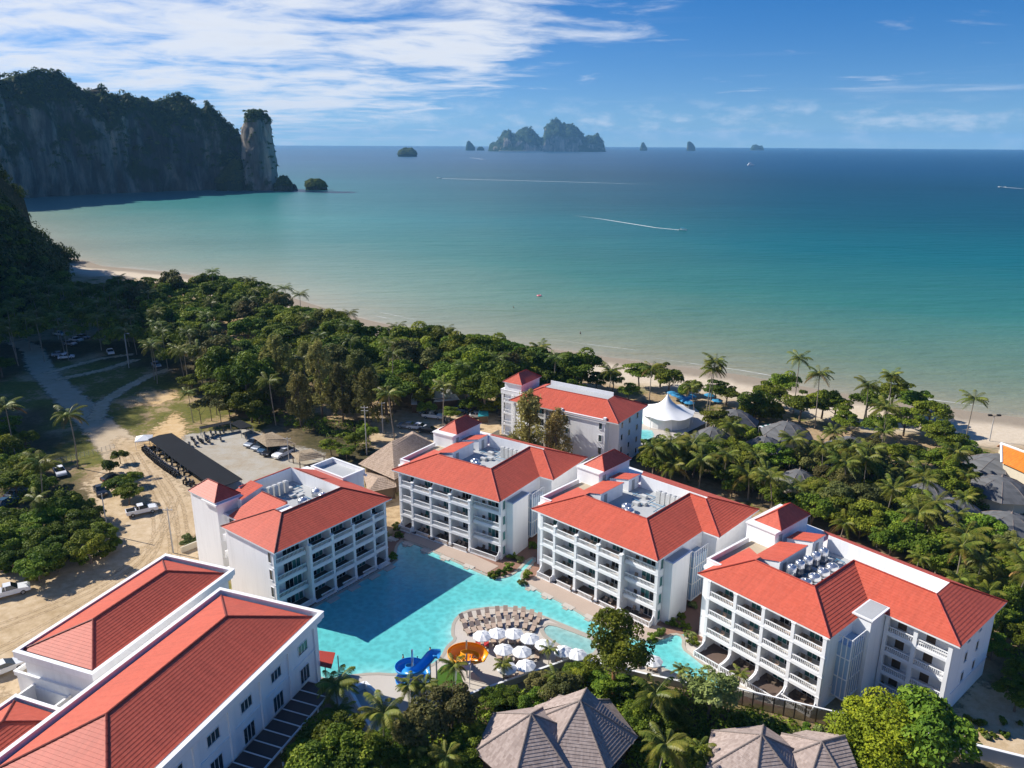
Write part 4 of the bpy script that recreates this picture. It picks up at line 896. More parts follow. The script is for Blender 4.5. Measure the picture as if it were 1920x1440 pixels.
BAYS = [(-24.3, -21.1, 0), (-21.1, -16.35, 1), (-16.35, -11.65, 1), (-11.65, -6.95, 1), (-6.95, -0.6, 0)]
BAYS4 = [(-19.2, -14.55, 1), (-14.55, -9.9, 1), (-9.9, -5.25, 1), (-5.25, -0.6, 1)]
HB = {}
HB['B2'] = hotel('hotel_block', 'hotel block at the head of the pool, with the thatched hall at its back corner', (-2.19, 129.49), R(-33.66), 1, 26.2, 3.15, 13.9, 27.8, 6.5, 15.05, BAYS, 'B2')
HB['B3'] = hotel('hotel_block', 'hotel block behind the rows of loungers, second from the right', (23.0, 108.68), R(-43.0), 1, 26.6, 3.2, 13.7, 28.1, 6.7, 14.95, BAYS, 'B3')
HB['B4'] = hotel('hotel_block', 'rightmost hotel block with wide open galleries above the round yellow-green tree', (42.32, 88.79), R(-49.64), 1, 21.4, 11.9, 11.35, 27.9, 5.9, 15.15, BAYS4, 'B4')

def hotel_shaded():
    """the block at the left end of the pool: same plan mirrored, rear tower beside the sandy yard"""
    B = thing('hotel_block', 'left hotel block with shaded balconies over the pool and a tower by the sandy yard', 'hotel', (-37.7, 110.5, 0), R(-127.6), 'white hotel blocks round the lagoon pool')
    xf = lambda u, w, z: (u, -w, z); X3 = lambda p: xf(*p); rr = random.Random(5); L, s, zt, e, D = 25.7, 6.4, 15.05, EV, 24.5; wd = 2.3
    bays = [(-24.1, -21.0, 0), (-21.0, -16.3, 1), (-16.3, -11.6, 1), (-11.6, -6.9, 1), (-6.9, -0.6, 0)]
    wall = lambda b, nm='wall': MB(xf).box(*b).build(nm, 'white_plaster', B)
    wall((-L + .5, -0.45, wd + .25, 14.4, 0, 12.15)); wall((-L + .5, -3.4, 14.4, D - 1, 0, 12.15)); wall((-30.3, -L + .5, 12.8, 22, 0, 12.3), 'rear_wing')
    edges = sorted({b[0] for b in bays} | {b[1] for b in bays})
    for u in edges:
        inner = -21.1 < u < -6.8; wf = -0.05 if inner else 0.95 if u > -1 else 0.25; top = 10.75 if inner else 12.1
        MB(xf).box(u - .26, u + .26, wf, wf + .5, .6, top).build('pillar', 'white_trim', B)
        p = MB(xf); p.box(u - .34, u + .34, wf - .08, wf + .55, 0, .6)
        p.build('pillar_base', 'white_trim', B)
        for zz in FL[1:]: MB(xf).box(u - .33, u + .33, wf - .07, wf + .54, zz - .42, zz - .27).build('pillar_moulding', 'white_trim', B)
        MB(xf).box(u - .34, u + .34, wf - .08, wf + .55, top - .06, top + .14).build('pillar_capital', 'white_trim', B)
        MB(xf).box(u - .1, u + .1, wf + .5, wd + .25, 0, 12.1).build('party_wall', 'white_plaster', B)
    for bi, (u0, u1, pr) in enumerate(bays):
        wf = 0.0 if pr else (1.0 if bi == 4 else .3); a, b = u0 + .26, u1 - .26
        for k, z in enumerate(FL):
            sl_ = MB(xf); dp = 0 if k else (1.2 if bi in (0, 4) else 0.5); sl_.box(u0 + .11, u1 - .11, wf + .02 - dp, wd + .25, z - (.3 if k else .12), z)
            if k: sl_.box(a, b, wf - .06, wf + .02, z - .42, z + .1)
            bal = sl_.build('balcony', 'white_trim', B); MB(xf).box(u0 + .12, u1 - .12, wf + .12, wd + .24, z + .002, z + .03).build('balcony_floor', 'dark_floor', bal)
            railing(bal, xf, a if k or bi in (0, 4) else a, b if k or bi in (0, 4) else b - (b - a) * .22, wf + .06 - dp, z + .1 * bool(k), .95)
            ztop = FL[k + 1] - .42 if k < 3 else 12.1
            if k < 3:
                c = MB(xf)
                for sx, x in ((1, a), (-1, b)):
                    pr_ = [(0, 0), (.6, 0), (.28, -.1), (.1, -.28), (0, -.6)]; n = 5
                    c.add([(x + sx * q[0], wf + .08, ztop + .1 + q[1]) for q in pr_] + [(x + sx * q[0], wf + .32, ztop + .1 + q[1]) for q in pr_], [(0, 1, 2, 3, 4), (9, 8, 7, 6, 5)] + [(i, (i + 1) % n, n + (i + 1) % n, n + i) for i in range(n)])
                c.build('arch_corner', 'white_trim', B)
            w = b - a; dw = min(w * .72, 3.3); door(B, xf, a + .15, a + .15 + dw, wd + .245, z + .05, 2.25, rr, 4 if dw > 2.4 else 2)
    # blind side wall with corner windows and an open stair slot near the tower
    MB(xf).box(-.6, -.4, 1.45, wd + .25, 0, 12.1).build('wall', 'white_plaster', B)
    for z in FL: window(B, xf, 'y', -.4, 1.62, 2.3, z + .4, z + 2.2, 1, 1, 'glass_blue')
    for z in FL[1:]:
        MB(xf).box(-3.4, -0.5, 15.2, 15.4, z - .3, z + 1.0).build('stair_parapet', 'white_plaster', B); MB(xf).box(-3.38, -3.3, 15.5, 17.6, z + .3, z + 2.2).build('stair_window', 'glass_dark', B)
    MB(xf).prism([(-L, 0), (0, 0), (0, 14.9), (-L, 14.9)], 12.15, 12.38).build('eave', 'white_trim', B); MB(xf).prism([(-L, 14.9), (-3.0, 14.9), (-3.0, D), (-L, D)], 12.15, 12.36).build('eave', 'white_trim', B)
    S = lambda pts, nm='roof_slope': slope(nm, [X3(p) for p in pts], 'roof_tile', B)
    S([(-L, 0, e), (0, 0, e), (-s, s, zt), (-L + s, s, zt)]); S([(0, 0, e), (0, 14.9, e), (-s, 8.5, zt), (-s, s, zt)]); S([(0, 14.9, e), (-9.4, 14.9, e), (-9.4, 8.5, zt), (-s, 8.5, zt)])
    S([(-3.0, 10.8, e + .05), (-3.0, 17.2, e + .05), (-9.4, 16.2, zt), (-9.4, 8.9, zt)])
    S([(-L, 0, e), (-L + s, s, zt), (-L + s, 21, zt), (-L, 21, e)])
    b = MB(xf); b.prism([(-24.6, 13.0), (-19.8, 13.0), (-19.8, 20.6), (-24.6, 20.6)], 12.42, [zt + .5] * 4); 
    S([(-19.6, 12.6, zt + .1), (-19.6, 20.6, zt + .1), (-23.6, 20.6, zt - 1.9), (-23.6, 13.5, zt - 1.9)])
    ridge(B, [(X3(p), X3(q)) for p, q in [((0, 0, e + .06), (-s, s, zt + .06)), ((-L, 0, e + .06), (-L + s, s, zt + .06)), ((0, 14.9, e + .06), (-s, 8.5, zt + .06)), ((-L + s, s, zt + .05), (-s, s, zt + .05)), ((-s, s, zt + .05), (-s, 8.5, zt + .05)), ((-9.4, 8.9, zt + .05), (-9.4, 16.2, zt + .05))]], 'ridge_maroon', .13)
    q = .18; wl = MB(xf); zb = 12.4
    wl.box(-L + s, -s - .02, s + .02, s + .02 + q, zb, zt - .02); wl.box(-9.4 - q, -9.42, 8.9, 16.2, zb, zt - .02); wl.box(-9.4, -s - .02, 8.5 - q, 8.48, zb, zt - .02); wl.box(-L + s - q, -L + s - .02, s + .3, 21, zb, zt - .02); wl.box(-L + s, -9.5, 20.8, 21.0, zb, zt); wl.build('roof_upstand', 'white_plaster', B)
    st = MB(xf); st.box(-9.3, -s - .1, s + .4, 8.3, zb, zt - .3); st.build('plant_room', 'white_plaster', B)
    MB(xf).box(-L + s, -9.6, s + q + .03, 20.7, 12.385, 12.44).build('roof_deck', 'roof_deck', B); MB(xf).box(-9.4, -3.4, 15, 21, 12.385, 12.44).build('roof_deck', 'roof_deck', B)
    MB(xf).box(-L + s, -8, 21.0, 21.2, 12.3, zt).build('rear_wall', 'white_plaster', B); MB(xf).box(-L + s, -8, 20.95, 21.25, zt, zt + .1).build('coping', 'ridge_red', B)
    an = MB(xf); an.prism([(-10.6, 17.6), (-6.0, 17.6), (-6.0, 21.2), (-10.6, 21.2)], 12.4, [15.3, 14.3, 14.3, 15.3]); an.build('plant_room', 'white_plaster', B)
    S([(-10.7, 17.5, 15.4), (-6.0, 17.5, 14.3), (-6.0, 21.3, 14.3), (-10.7, 21.3, 15.4)], 'plant_room_roof')
    # rear terrace with parapet
    parapet(B, xf, -30.5, -L + .8, 12.6, 22.2, 12.3, 13.2, .3); MB(xf).box(-30.2, -L + .5, 13, 21.9, 12.302, 12.34).build('roof_terrace', 'roof_deck', B); MB(xf).box(-30.8, -30.5, 12.3, 22.5, 11.7, 12.1).build('cornice', 'white_trim', B)
    # stair tower
    wall((-6.9, -2.0, 18.9, 27.2, 0, 14.6), 'stair_tower'); MB(xf).box(-7.0, -1.9, 18.4, 18.9, 14.2, 14.6).build('gutter_shelf', 'white_trim', B); MB(xf).box(-2.0, -1.5, 18.4, 23.0, 14.2, 14.55).build('gutter_shelf', 'white_trim', B)
    hiproof(B, xf, -6.9, -1.7, 18.9, 27.4, 14.85, 2.1, 'roof_tile', 'ridge_maroon')
    return B, xf
HB['B1'] = hotel_shaded()

def hotel_far():
    B = thing('hotel_block', 'smaller hotel block farthest back, half hidden by two wispy pale trees', 'hotel', (24.93, 171.33, 0), R(-33.62), 'white hotel blocks round the lagoon pool')
    xf = lambda u, w, z: (u, w, z); L, D, s, zt, e = 30.9, 16.6, 6.4, 15.4, EV; rr = random.Random(9)
    MB(xf).box(-L + .9, -.9, 2.5, D - .9, 0, 12.15).build('wall', 'white_plaster', B); MB(xf).box(-15.6, -3.6, 0.4, 2.5, 0, 12.0).build('wall', 'white_plaster', B)
    MB(xf).box(-15.9, -3.3, 0.1, 0.7, 11.6, 12.5).build('parapet', 'white_trim', B); MB(xf).box(-16.0, -3.2, 0.0, 0.75, 12.5, 12.65).build('coping', 'white_trim', B)
    for u in (-15.6, -3.7): MB(xf).box(u - .35, u + .35, 0.0, 0.8, 12.3, 13.1).build('finial', 'white_trim', B)
    for z in FL:
        for u in (-14.4, -5.2): window(B, xf, 'x', .4, u, u + .8, z + .5, z + 2.1, -1, 1, 'glass_blue')
        for u, w in ((-.9, 3.4), (-.9, 7.5), (-.9, 12)): window(B, xf, 'y', u, w, w + .9, z + .6, z + 2.0, 1, 1, 'glass_blue')
    us = [-37.0, -33.0, -29.4, -24.9, -20.4, -15.8]
    for i, u in enumerate(us):
        wf = 6.0 if i < 1 else (4.6 if i == 1 else .4)
        MB(xf).box(u - .25, u + .25, wf, wf + .5, 0, 12.1 if i else 12.3).build('pillar', 'white_trim', B)
    for i in range(len(us) - 1):
        a, b = us[i] + .25, us[i + 1] - .25; wf = 6.0 if i == 0 else (4.6 if i == 1 else .5)
        for k, z in enumerate(FL):
            if i == 1: a2, b2 = us[1] + .25, us[2] - .25
            bal = MB(xf).box(us[i], us[i + 1], wf, max(2.5, wf + 4), z - .3, z).build('balcony', 'white_trim', B); railing(bal, xf, a, b, wf + .06, z, 1.0)
            if i > 1: door(B, xf, a + .6, b - .2, 2.49, z + .05, 2.2, rr, 4)
            else: MB(xf).box(us[i] + .5, us[i + 1] - .5, 10.5, 10.6, z + .05, z + 2.3).build('glass_pane', 'glass_dark', B)
    MB(xf).box(-38.0, -31.2, 9.9, D - 1, 0, 12.0).build('wall', 'white_plaster', B)
    parapet(B, xf, -37.4, -L, 5.9, 10, 11.6, 12.7, .25, 'WS')
    MB(xf).prism([(-L, 0), (0, 0), (0, D), (-L, D)], 12.15, 12.38).build('eave', 'white_trim', B)
    S = lambda pts: slope('roof_slope', pts, 'roof_tile', B)
    S([(-L, 0, e), (0, 0, e), (-s, s, zt), (-L + s, s, zt)]); S([(0, 0, e), (0, D, e), (-s, D - s, zt), (-s, s, zt)]); S([(0, D, e), (-L, D, e), (-L + s, D - s, zt), (-s, D - s, zt)]); S([(-L, D, e), (-L, 0, e), (-L + s, s, zt), (-L + s, D - s, zt)])
    ridge(B, [((0, 0, e + .06), (-s, s, zt + .06)), ((-L, 0, e + .06), (-L + s, s, zt + .06)), ((0, D, e + .06), (-s, D - s, zt + .06)), ((-L + s, s, zt + .06), (-s, s, zt + .06))], 'ridge_red', .13)
    MB(xf).box(-L + s, -s - .05, D - s - .2, D - s - .02, zt - 1.2, zt + .9).build('roof_upstand', 'white_plaster', B); MB(xf).box(-L + s + .1, -s - .1, s + .1, D - s - .25, zt - .3, zt - .1).build('roof_deck', 'roof_deck', B)
    MB(xf).box(-36.6, -31.4, 6.6, 15.6, 0, 14.6).build('stair_tower', 'white_plaster', B); hiproof(B, xf, -37, -31.0, 6.2, 16, 14.8, 2.1, 'roof_tile', 'ridge_red')
    return B, xf
HB['B5'] = hotel_far()

# ------------------------------------------------------------------ roof plant, each standing free on its deck
def tank_mesh(r, h, dome=.35):
    m = MB(); m.lathe([(r, 0), (r, h * .25), (r * 1.02, h * .26), (r, h * .28), (r, h * .62), (r * 1.02, h * .63), (r, h * .65), (r, h), (r * .75, h + dome * .6), (r * .3, h + dome), (r * .18, h + dome), (r * .18, h + dome + .1)], 20); return m.mesh('water_tank')
def unit_mesh(h):
    m = MB(); m.box(-.42, .42, -.45, .45, .12, h); m.box(-.38, .38, -.4, .4, 0, .12)
    for i in range(6): m.box(-.44, .44, -.47, -.45, .3 + i * (h - .5) / 6, .36 + i * (h - .5) / 6)
    m.lathe([(.33, 0), (.33, .08), (.28, .1)], 14, (0, 0), h); return m.mesh('air_unit')
TK = {'squat': tank_mesh(.95, 1.15), 'tall': tank_mesh(.72, 2.3, .25)}; UN = {'a': unit_mesh(1.75), 'b': unit_mesh(2.3)}
def plant(blk, kind, u, w, label, cat, group, z=12.45, nm=None, matn=None):
    B, xf = HB[blk]; p = B.location + Matrix.Rotation(B.rotation_euler.z, 3, 'Z') @ Vector(xf(u, w, z)); me = TK.get(kind) or UN[kind]
    link('water_tank' if kind in TK else 'air_conditioner', me, 'steel' if kind in TK else 'pale_metal', None, kind in TK, label=label, cat=cat, group=group, loc=p, rz=B.rotation_euler.z)
for blk, wh in (('B2', 'middle hotel block'), ('B3', 'second hotel block from the right')):
    for (u, w) in ((-17.0, 8.7), (-14.6, 8.2), (-12.3, 9.8), (-10.2, 8.0), (-13.6, 10.9), (-8.2, 8.4)):
        if u > -17 and u < -6.8 - 0.4: plant(blk, 'squat', u, w, f'squat domed steel tank on the deck of the {wh}', 'water tank', f'steel water tanks on the {wh}')
    for i in range(5): plant(blk, 'b', -11.4 + 1.02 * i, 17.9, f'tall grey ventilation unit in the row on the {wh} roof', 'ventilation unit', f'ventilation units on the {wh}')
    B, xf = HB[blk]; bx = MB(); bx.box(-3.2, 3.2, -1.2, 1.2, 0, .35); 
for i in range(5): plant('B4', 'tall', -11.3 + .12 * i, 9.2 + 2.1 * i, 'tall steel water tank in the single row on the rightmost block roof', 'water tank', 'tall steel tanks on the rightmost block')
for i in range(4): plant('B4', 'squat', -8.7 + .1 * i, 8.8 + 2.4 * i, 'squat steel tank beside the tall tanks on the rightmost block roof', 'water tank', 'squat steel tanks on the rightmost block')
for i in range(5): plant('B1', 'b', -10.6 - 1.15 * i, 17.3, 'tall ventilation unit in the row on the left block roof', 'ventilation unit', 'ventilation units on the left block')
for (u, w) in ((-17.4, 9.2), (-15.2, 8.4), (-13.8, 10.4), (-17.8, 11.6), (-11.6, 8.4)): plant('B1', 'squat', u, w, 'squat domed steel water tank on the roof deck of the left block', 'water tank', 'steel water tanks on the left block')
for blk, u0, u1, w0, w1 in (('B1', -18.6, -10, 8, 19), ('B2', -17, -8, 9.5, 19), ('B3', -17, -8, 9.5, 19), ('B4', -12, -7, 8, 20)):
    B, xf = HB[blk]; r = random.Random(3); p = MB()
    for i in range(7): u = r.uniform(u0, u1); w = r.uniform(w0, w1); p.tube(xf(u, w, 12.75), xf(min(u + r.uniform(1, 4), u1), w, 12.75), .07, n=6)
    for i in range(6): u = r.uniform(u0, u1); w = r.uniform(w0, w1); p.tube(xf(u, w, 12.65), xf(u, min(w + r.uniform(1, 5), w1), 12.65), .07, n=6)
    p.build('roof_pipes', 'pipe_blue', B)
    for i in range(3): u = r.uniform(u0 + 1, u1 - 1); w = r.uniform(w0 + 1, w1 - 1); MB(xf).box(u - .6, u + .6, w - .4, w + .4, 12.44, 13.0).build('pump_housing', 'pale_metal', B)

# ================================================================== HALLS IN THE LEFT FOREGROUND
GO, GA = (-26.49, 95.73), R(-109.8)
def halls():
    # local x along the long side (towards the camera), local y = v' to the left -> mirrored
    xf = lambda u, v, z: (u, -v, z)
    B = thing('banquet_hall', 'big white hall with the long dark red hipped roof nearest the camera', 'hall', (GO[0], GO[1], 0), GA)
    W, Ln = 17.9, 38.0; mt = 'roof_tile_hall'
    MB(xf).box(.9, Ln - .9, .9, W - .9, 0, 10.4).build('wall', 'white_plaster', B)
    parapet(B, xf, 0, Ln, 0, W, 10.7, 11.55, .5, name='parapet'); MB(xf).box(.25, Ln - .25, .25, W - .25, 10.25, 10.7).build('cornice', 'white_trim', B)
    MB(xf).box(.5, Ln - .5, .5, W - .5, 10.702, 10.74).build('gutter_deck', 'gutter', B)
    z, zr, i = 11.2, 14.45, 1.15; h = W / 2; a, b = (i + h - 1, h, zr), (Ln - i - h + 1, h, zr); c = [(i, i, z), (i, W - i, z), (Ln - i, W - i, z), (Ln - i, i, z)]; T = lambda p: xf(*p)
    for q in ([c[0], c[3], b, a], [c[2], c[1], a, b], [c[1], c[0], a], [c[3], c[2], b]): slope('roof_slope', [T(p) for p in q], mt, B, .46, .028)
    ridge(B, [(T(p), T(q)) for p, q in ((c[0], a), (c[1], a), (c[2], b), (c[3], b), (a, b))], 'ridge_maroon', .17)
    MB(xf).box(i - .1, Ln - i + .1, i - .1, W - i + .1, z - .45, z - .05).build('eave', 'white_trim', B)
    for u in (.85, 6.9, 12.9, 18.9, 24.9, 30.9): MB(xf).box(u, u + .8, .66, .9, 0, 10.25).build('pilaster', 'white_plaster', B)
    MB(xf).box(.9, Ln - .9, .78, .9, 6.1, 6.35).build('string_course', 'white_plaster', B)
    for u in (1.65, 7.7, 13.7, 19.7, 25.7):
        uc = u + 2.6; window(B, xf, 'x', .9, uc - 1.0, uc + 1.0, 7.6, 9.0, -1, 3, 'glass_blue'); window(B, xf, 'x', .9, uc - 1.0, uc + 1.0, 2.9, 5.2, -1, 3, 'glass_blue')
    # lean-to pergola along the wall, each bay a panel
    pg = MB(xf); 
    for u in np.arange(4, 30, 2.0): pg.box(u - .06, u + .06, -3.6, .6, 2.62, 2.8)
    pg.box(4, 30, -3.7, -3.5, 2.5, 2.7); 
    for u in np.arange(4, 30.1, 4): pg.box(u - .08, u + .08, -3.65, -3.5, 0, 2.5)
    pgo = pg.build('pergola', 'frame_white', B)
    for u in np.arange(4, 30, 2.0): MB(xf).box(u + .07, u + 1.93, -3.5, .6, 2.66, 2.7).build('pergola_panel', 'awning', pgo)
    # small red canopy at the pool end
    cn = MB(xf); cn.prism([(-2.4, .2), (-1.9, 3.4), (1.0, 1.6), (.9, -1.2)], [3.0, 3.0, 3.0, 3.0], [3.12] * 4); cno = cn.build('entrance_canopy', 'ridge_red', B); MB(xf).tube(xf(-2.1, .4, 0), xf(-2.1, .4, 3), .09).tube((-0.2, 0.6, 0), (-.2, .6, 3), .09).build('canopy_post', 'frame_grey', cno)
    # second hall
    B2 = thing('lobby_hall', 'second white hall with red hipped roof beside the sandy yard', 'hall', (GO[0], GO[1], 0), GA)
    u0, u1, v0, v1 = -7.2, 20.3, 21.2, 35.0
    MB(xf).box(u0 + .8, u1 - .8, v0 + .8, v1 - .8, 0, 8.8).build('wall', 'white_plaster', B2); MB(xf).box(u0 + .25, u1 - .25, v0 + .25, v1 - .25, 8.6, 9.1).build('cornice', 'white_trim', B2)
    parapet(B2, xf, u0, u1, v0, v1, 9.1, 10.0, .5); MB(xf).box(u0 + .5, u1 - .5, v0 + .5, v1 - .5, 9.102, 9.14).build('gutter_deck', 'gutter', B2)
    z, zr, i = 9.65, 12.2, 1.1; h = (v1 - v0) / 2; vm = (v0 + v1) / 2; a, b = (u0 + i + h - 1, vm, zr), (u1 - i - h + 1, vm, zr); c = [(u0 + i, v0 + i, z), (u0 + i, v1 - .3, z), (u1 - i, v1 - .3, z), (u1 - i, v0 + i, z)]
    for q in ([c[0], c[3], b, a], [c[2], c[1], a, b], [c[1], c[0], a], [c[3], c[2], b]): slope('roof_slope', [T(p) for p in q], mt, B2, .46, .028)
    ridge(B2, [(T(p), T(q)) for p, q in ((c[0], a), (c[1], a), (c[2], b), (c[3], b), (a, b))], 'ridge_maroon', .16)
    # curved glazed awning towards the yard
    aw = MB(xf); n = 9
    P = [(9.8 + .0, 42.3), (7.5, 44.2), (5.0, 45.2), (2.5, 45.5), (0, 45.2), (-2.4, 44.2), (-4.2, 42.6)]; Q = [(10.6 - 2.4 * k, 35.2) for k in range(7)]
    awo = None; fr = MB(xf)
    for k in range(7): fr.tube(xf(P[k][0], P[k][1], 3.3) if False else (P[k][0], P[k][1] - 3.2, 4.2), (Q[k][0], Q[k][1], 4.9), .09)
    for k in range(6): fr.tube((P[k][0], P[k][1] - 3.2, 4.2), (P[k + 1][0], P[k + 1][1] - 3.2, 4.2), .09)
    awo = fr.build('awning_frame', 'frame_white', B2)
    for k in range(6): MB(xf).add([(P[k][0], P[k][1] - 3.2, 4.18), (P[k + 1][0], P[k + 1][1] - 3.2, 4.18), (Q[k + 1][0], Q[k + 1][1], 4.88), (Q[k][0], Q[k][1], 4.88)], [(0, 1, 2, 3)]).build('glass_panel', 'awning', awo)
    # annex with two open service boxes
    B3 = thing('service_annex', 'low white annex with open topped service boxes beside the lobby hall', 'annex', (GO[0], GO[1], 0), GA)
    MB(xf).box(15.0, 19.6, 24.0, 36.2, 0, 5.6).build('wall', 'white_plaster', B3); parapet(B3, xf, 15.0, 19.8, 23.9, 36.4, 5.6, 6.2, .25); MB(xf).box(15.3, 19.5, 24.2, 36.1, 5.602, 5.63).build('roof_deck', 'terrace_floor', B3)
    parapet(B3, xf, 17.2, 22.3, 26.6, 33.2, 0, 4.9, .22, name='service_box'); MB(xf).box(17.4, 22.1, 26.8, 33.0, 2.2, 2.3).build('box_floor', 'roof_deck', B3); MB(xf).box(19.6, 19.8, 26.9, 33, 2.3, 4.6).build('box_divider', 'white_plaster', B3)
    # third roof at the frame edge
    B4 = thing('gate_lodge', 'low lodge with red hipped roof cut by the left edge of the picture', 'lodge', (GO[0], GO[1], 0), GA)
    MB(xf).box(24.8, 40, 18.6, 29.6, 0, 6.6).build('wall', 'white_plaster', B4); parapet(B4, xf, 24.2, 40, 18.2, 30.2, 6.6, 7.5, .4); MB(xf).box(24.6, 39.6, 18.6, 29.8, 6.602, 6.64).build('gutter_deck', 'gutter', B4)
    hiproof(B4, xf, 25.0, 39, 19.0, 29.5, 7.3, 2.6, mt, 'ridge_maroon', 'u', .14)
halls()
# ================================================================== POOL COURT
def m_pool(name, deep, mid, shallow):
    m, t = newmat(name); geo = t.n('ShaderNodeNewGeometry'); P = geo.outputs['Position']; e = t.attr('edge').outputs['Fac']
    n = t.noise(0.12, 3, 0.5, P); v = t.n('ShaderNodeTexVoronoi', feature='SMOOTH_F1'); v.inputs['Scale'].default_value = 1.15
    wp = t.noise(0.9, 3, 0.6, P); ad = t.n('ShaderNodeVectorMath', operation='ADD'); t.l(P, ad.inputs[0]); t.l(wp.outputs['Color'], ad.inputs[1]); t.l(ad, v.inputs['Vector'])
    ca = t.ramp(v.outputs['Distance'], (0.25, 0.0), (0.62, 1.0))  # caustic light lines of the ripples, scaled into the water colour
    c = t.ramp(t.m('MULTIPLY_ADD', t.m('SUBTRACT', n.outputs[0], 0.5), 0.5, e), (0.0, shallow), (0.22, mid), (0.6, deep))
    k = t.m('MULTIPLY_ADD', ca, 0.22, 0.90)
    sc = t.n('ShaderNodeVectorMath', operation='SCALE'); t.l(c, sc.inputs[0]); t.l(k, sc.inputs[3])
    w = t.noise(1.6, 3, 0.6, t.mapping(P, (0.55, 1.5, 1), (0, 0, R(20)))); w2 = t.noise(4.2, 2, 0.5, P)
    finish(t, sc.outputs[0], 0.12, t.m('ADD', w.outputs[0], t.m('MULTIPLY', w2.outputs[0], 0.35)), 0.45, 0.12, 0.35)
m_pool('pool_water', (0.11, 0.49, 0.48), (0.16, 0.54, 0.52), (0.29, 0.60, 0.57)); m_pool('wading_water', (0.21, 0.44, 0.42), (0.26, 0.46, 0.43), (0.32, 0.48, 0.44))
POOL_PX = [(740, 1046), (745, 1021), (757, 1014), (790, 1025), (850, 1052), (912, 1080), (930, 1085), (950, 1083), (968, 1074), (985, 1056), (998, 1046), (1003, 1049), (990, 1066), (979, 1074), (977, 1085), (986, 1094),
           (1010, 1109), (1060, 1134), (1110, 1164), (1160, 1188), (1210, 1203), (1238, 1200), (1265, 1189), (1281, 1195), (1280, 1217), (1296, 1229), (1325, 1252), (1350, 1278), (1376, 1302), (1350, 1298), (1320, 1287), (1280, 1271), (1257, 1260), (1238, 1252),
           (1215, 1238), (1180, 1222), (1130, 1203), (1092, 1187), (1025, 1159), (985, 1143), (930, 1138), (870, 1146), (850, 1166), (847, 1190), (854, 1199), (838, 1213), (832, 1226), (822, 1241), (785, 1260), (745, 1266), (700, 1263), (645, 1269), (605, 1278), (575, 1245), 'B1']
def smooth(px, it=2):
    p = np.array(px, float)
    for _ in range(it):
        q = np.roll(p, -1, 0); p = np.stack([p * .78 + q * .22, p * .22 + q * .78], 1).reshape(-1, 2)
    return p
POOL = smooth(pw([p for p in POOL_PX if p != 'B1']) + [(-41.5, 106.0), (-36.2, 110.6), (-30.0, 118.6), (-24.5, 125.7), (-21.2, 129.9)], 1)
def water(name, poly, mat, z, step=.5, soft=3.0):
    poly = np.array(poly); lo, hi = poly.min(0), poly.max(0); X, Y = np.meshgrid(np.arange(lo[0], hi[0] + step, step), np.arange(lo[1], hi[1] + step, step))
    d = np.where(in_poly(X, Y, poly), seg_dist(X, Y, np.vstack([poly, poly[:1]])), -1); h, w = X.shape; idx = np.arange(h * w).reshape(h, w)
    F = np.stack([idx[:-1, :-1], idx[:-1, 1:], idx[1:, 1:], idx[1:, :-1]], -1).reshape(-1, 4); F = F[(d.reshape(-1)[F] > -0.5).any(1)]; V = np.stack([X, Y, np.full_like(X, z)], -1).reshape(-1, 3)
    u, inv = np.unique(F, return_inverse=True); return link(name, mesh_np(name, V[u], inv.reshape(-1, 4), dict(edge=('POINT', np.clip(d / soft * .6, 0, 1).ravel()[u]))), mat, kind='structure')
def kerb(name, poly, w, z0, z1, mat, closed=True):
    p = np.array(poly, float); q = np.vstack([p, p[:1]]) if closed else p; t = np.gradient(q, axis=0)
    if closed: t[0] = t[-1] = (q[1] - q[-2])
    t /= np.linalg.norm(t, axis=1)[:, None]; n = np.stack([-t[:, 1], t[:, 0]], 1); N = len(q); a, b = q - n * w * .35, q + n * w * .65; m = MB(); vs = []
    for L_, z in ((a, z0), (a, z1), (b, z1), (b, z0)): vs += [(x, y, z) for x, y in L_]
    m.add(vs, [(j * N + i, j * N + i + 1, (j + 1) * N + i + 1, (j + 1) * N + i) for j in range(3) for i in range(N - 1)]); return m.build(name, mat, kind='structure')
def flat(name, px, mat, z, world=False, thick=0.0):
    p = px if world else pw(px); m = MB(); m.prism([tuple(q) for q in p], z - max(thick, .002), z); return m.build(name, mat, kind='structure')
flat('hotel_court', [(560, 1300), (575, 1130), (740, 1000), (790, 955), (1010, 1000), (1290, 1040), (1420, 1180), (1545, 1342), (1375, 1312), (1273, 1287), (1203, 1272), (1143, 1257), (1067, 1245), (985, 1274), (894, 1306), (849, 1324), (740, 1388), (700, 1392)], 'brick_paving', 0.036)
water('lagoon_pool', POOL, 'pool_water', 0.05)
kerb('pool_kerb', POOL, 0.55, 0.0, 0.13, 'kerb_stone')
flat('pool_deck', [(847, 1190), (850, 1168), (870, 1147), (930, 1139), (985, 1144), (1025, 1160), (1092, 1188), (1130, 1204), (1180, 1223), (1215, 1239), (1238, 1253), (1257, 1261), (1280, 1272), (1320, 1288), (1376, 1303), (1375, 1311), (1273, 1286), (1203, 1271), (1143, 1256), (1067, 1244), (985, 1273), (894, 1305), (849, 1323), (740, 1386), (700, 1388), (610, 1300), (606, 1279), (645, 1270), (700, 1264), (745, 1267), (785, 1261), (822, 1242), (832, 1227), (838, 1214), (854, 1200)], 'paving', 0.10)
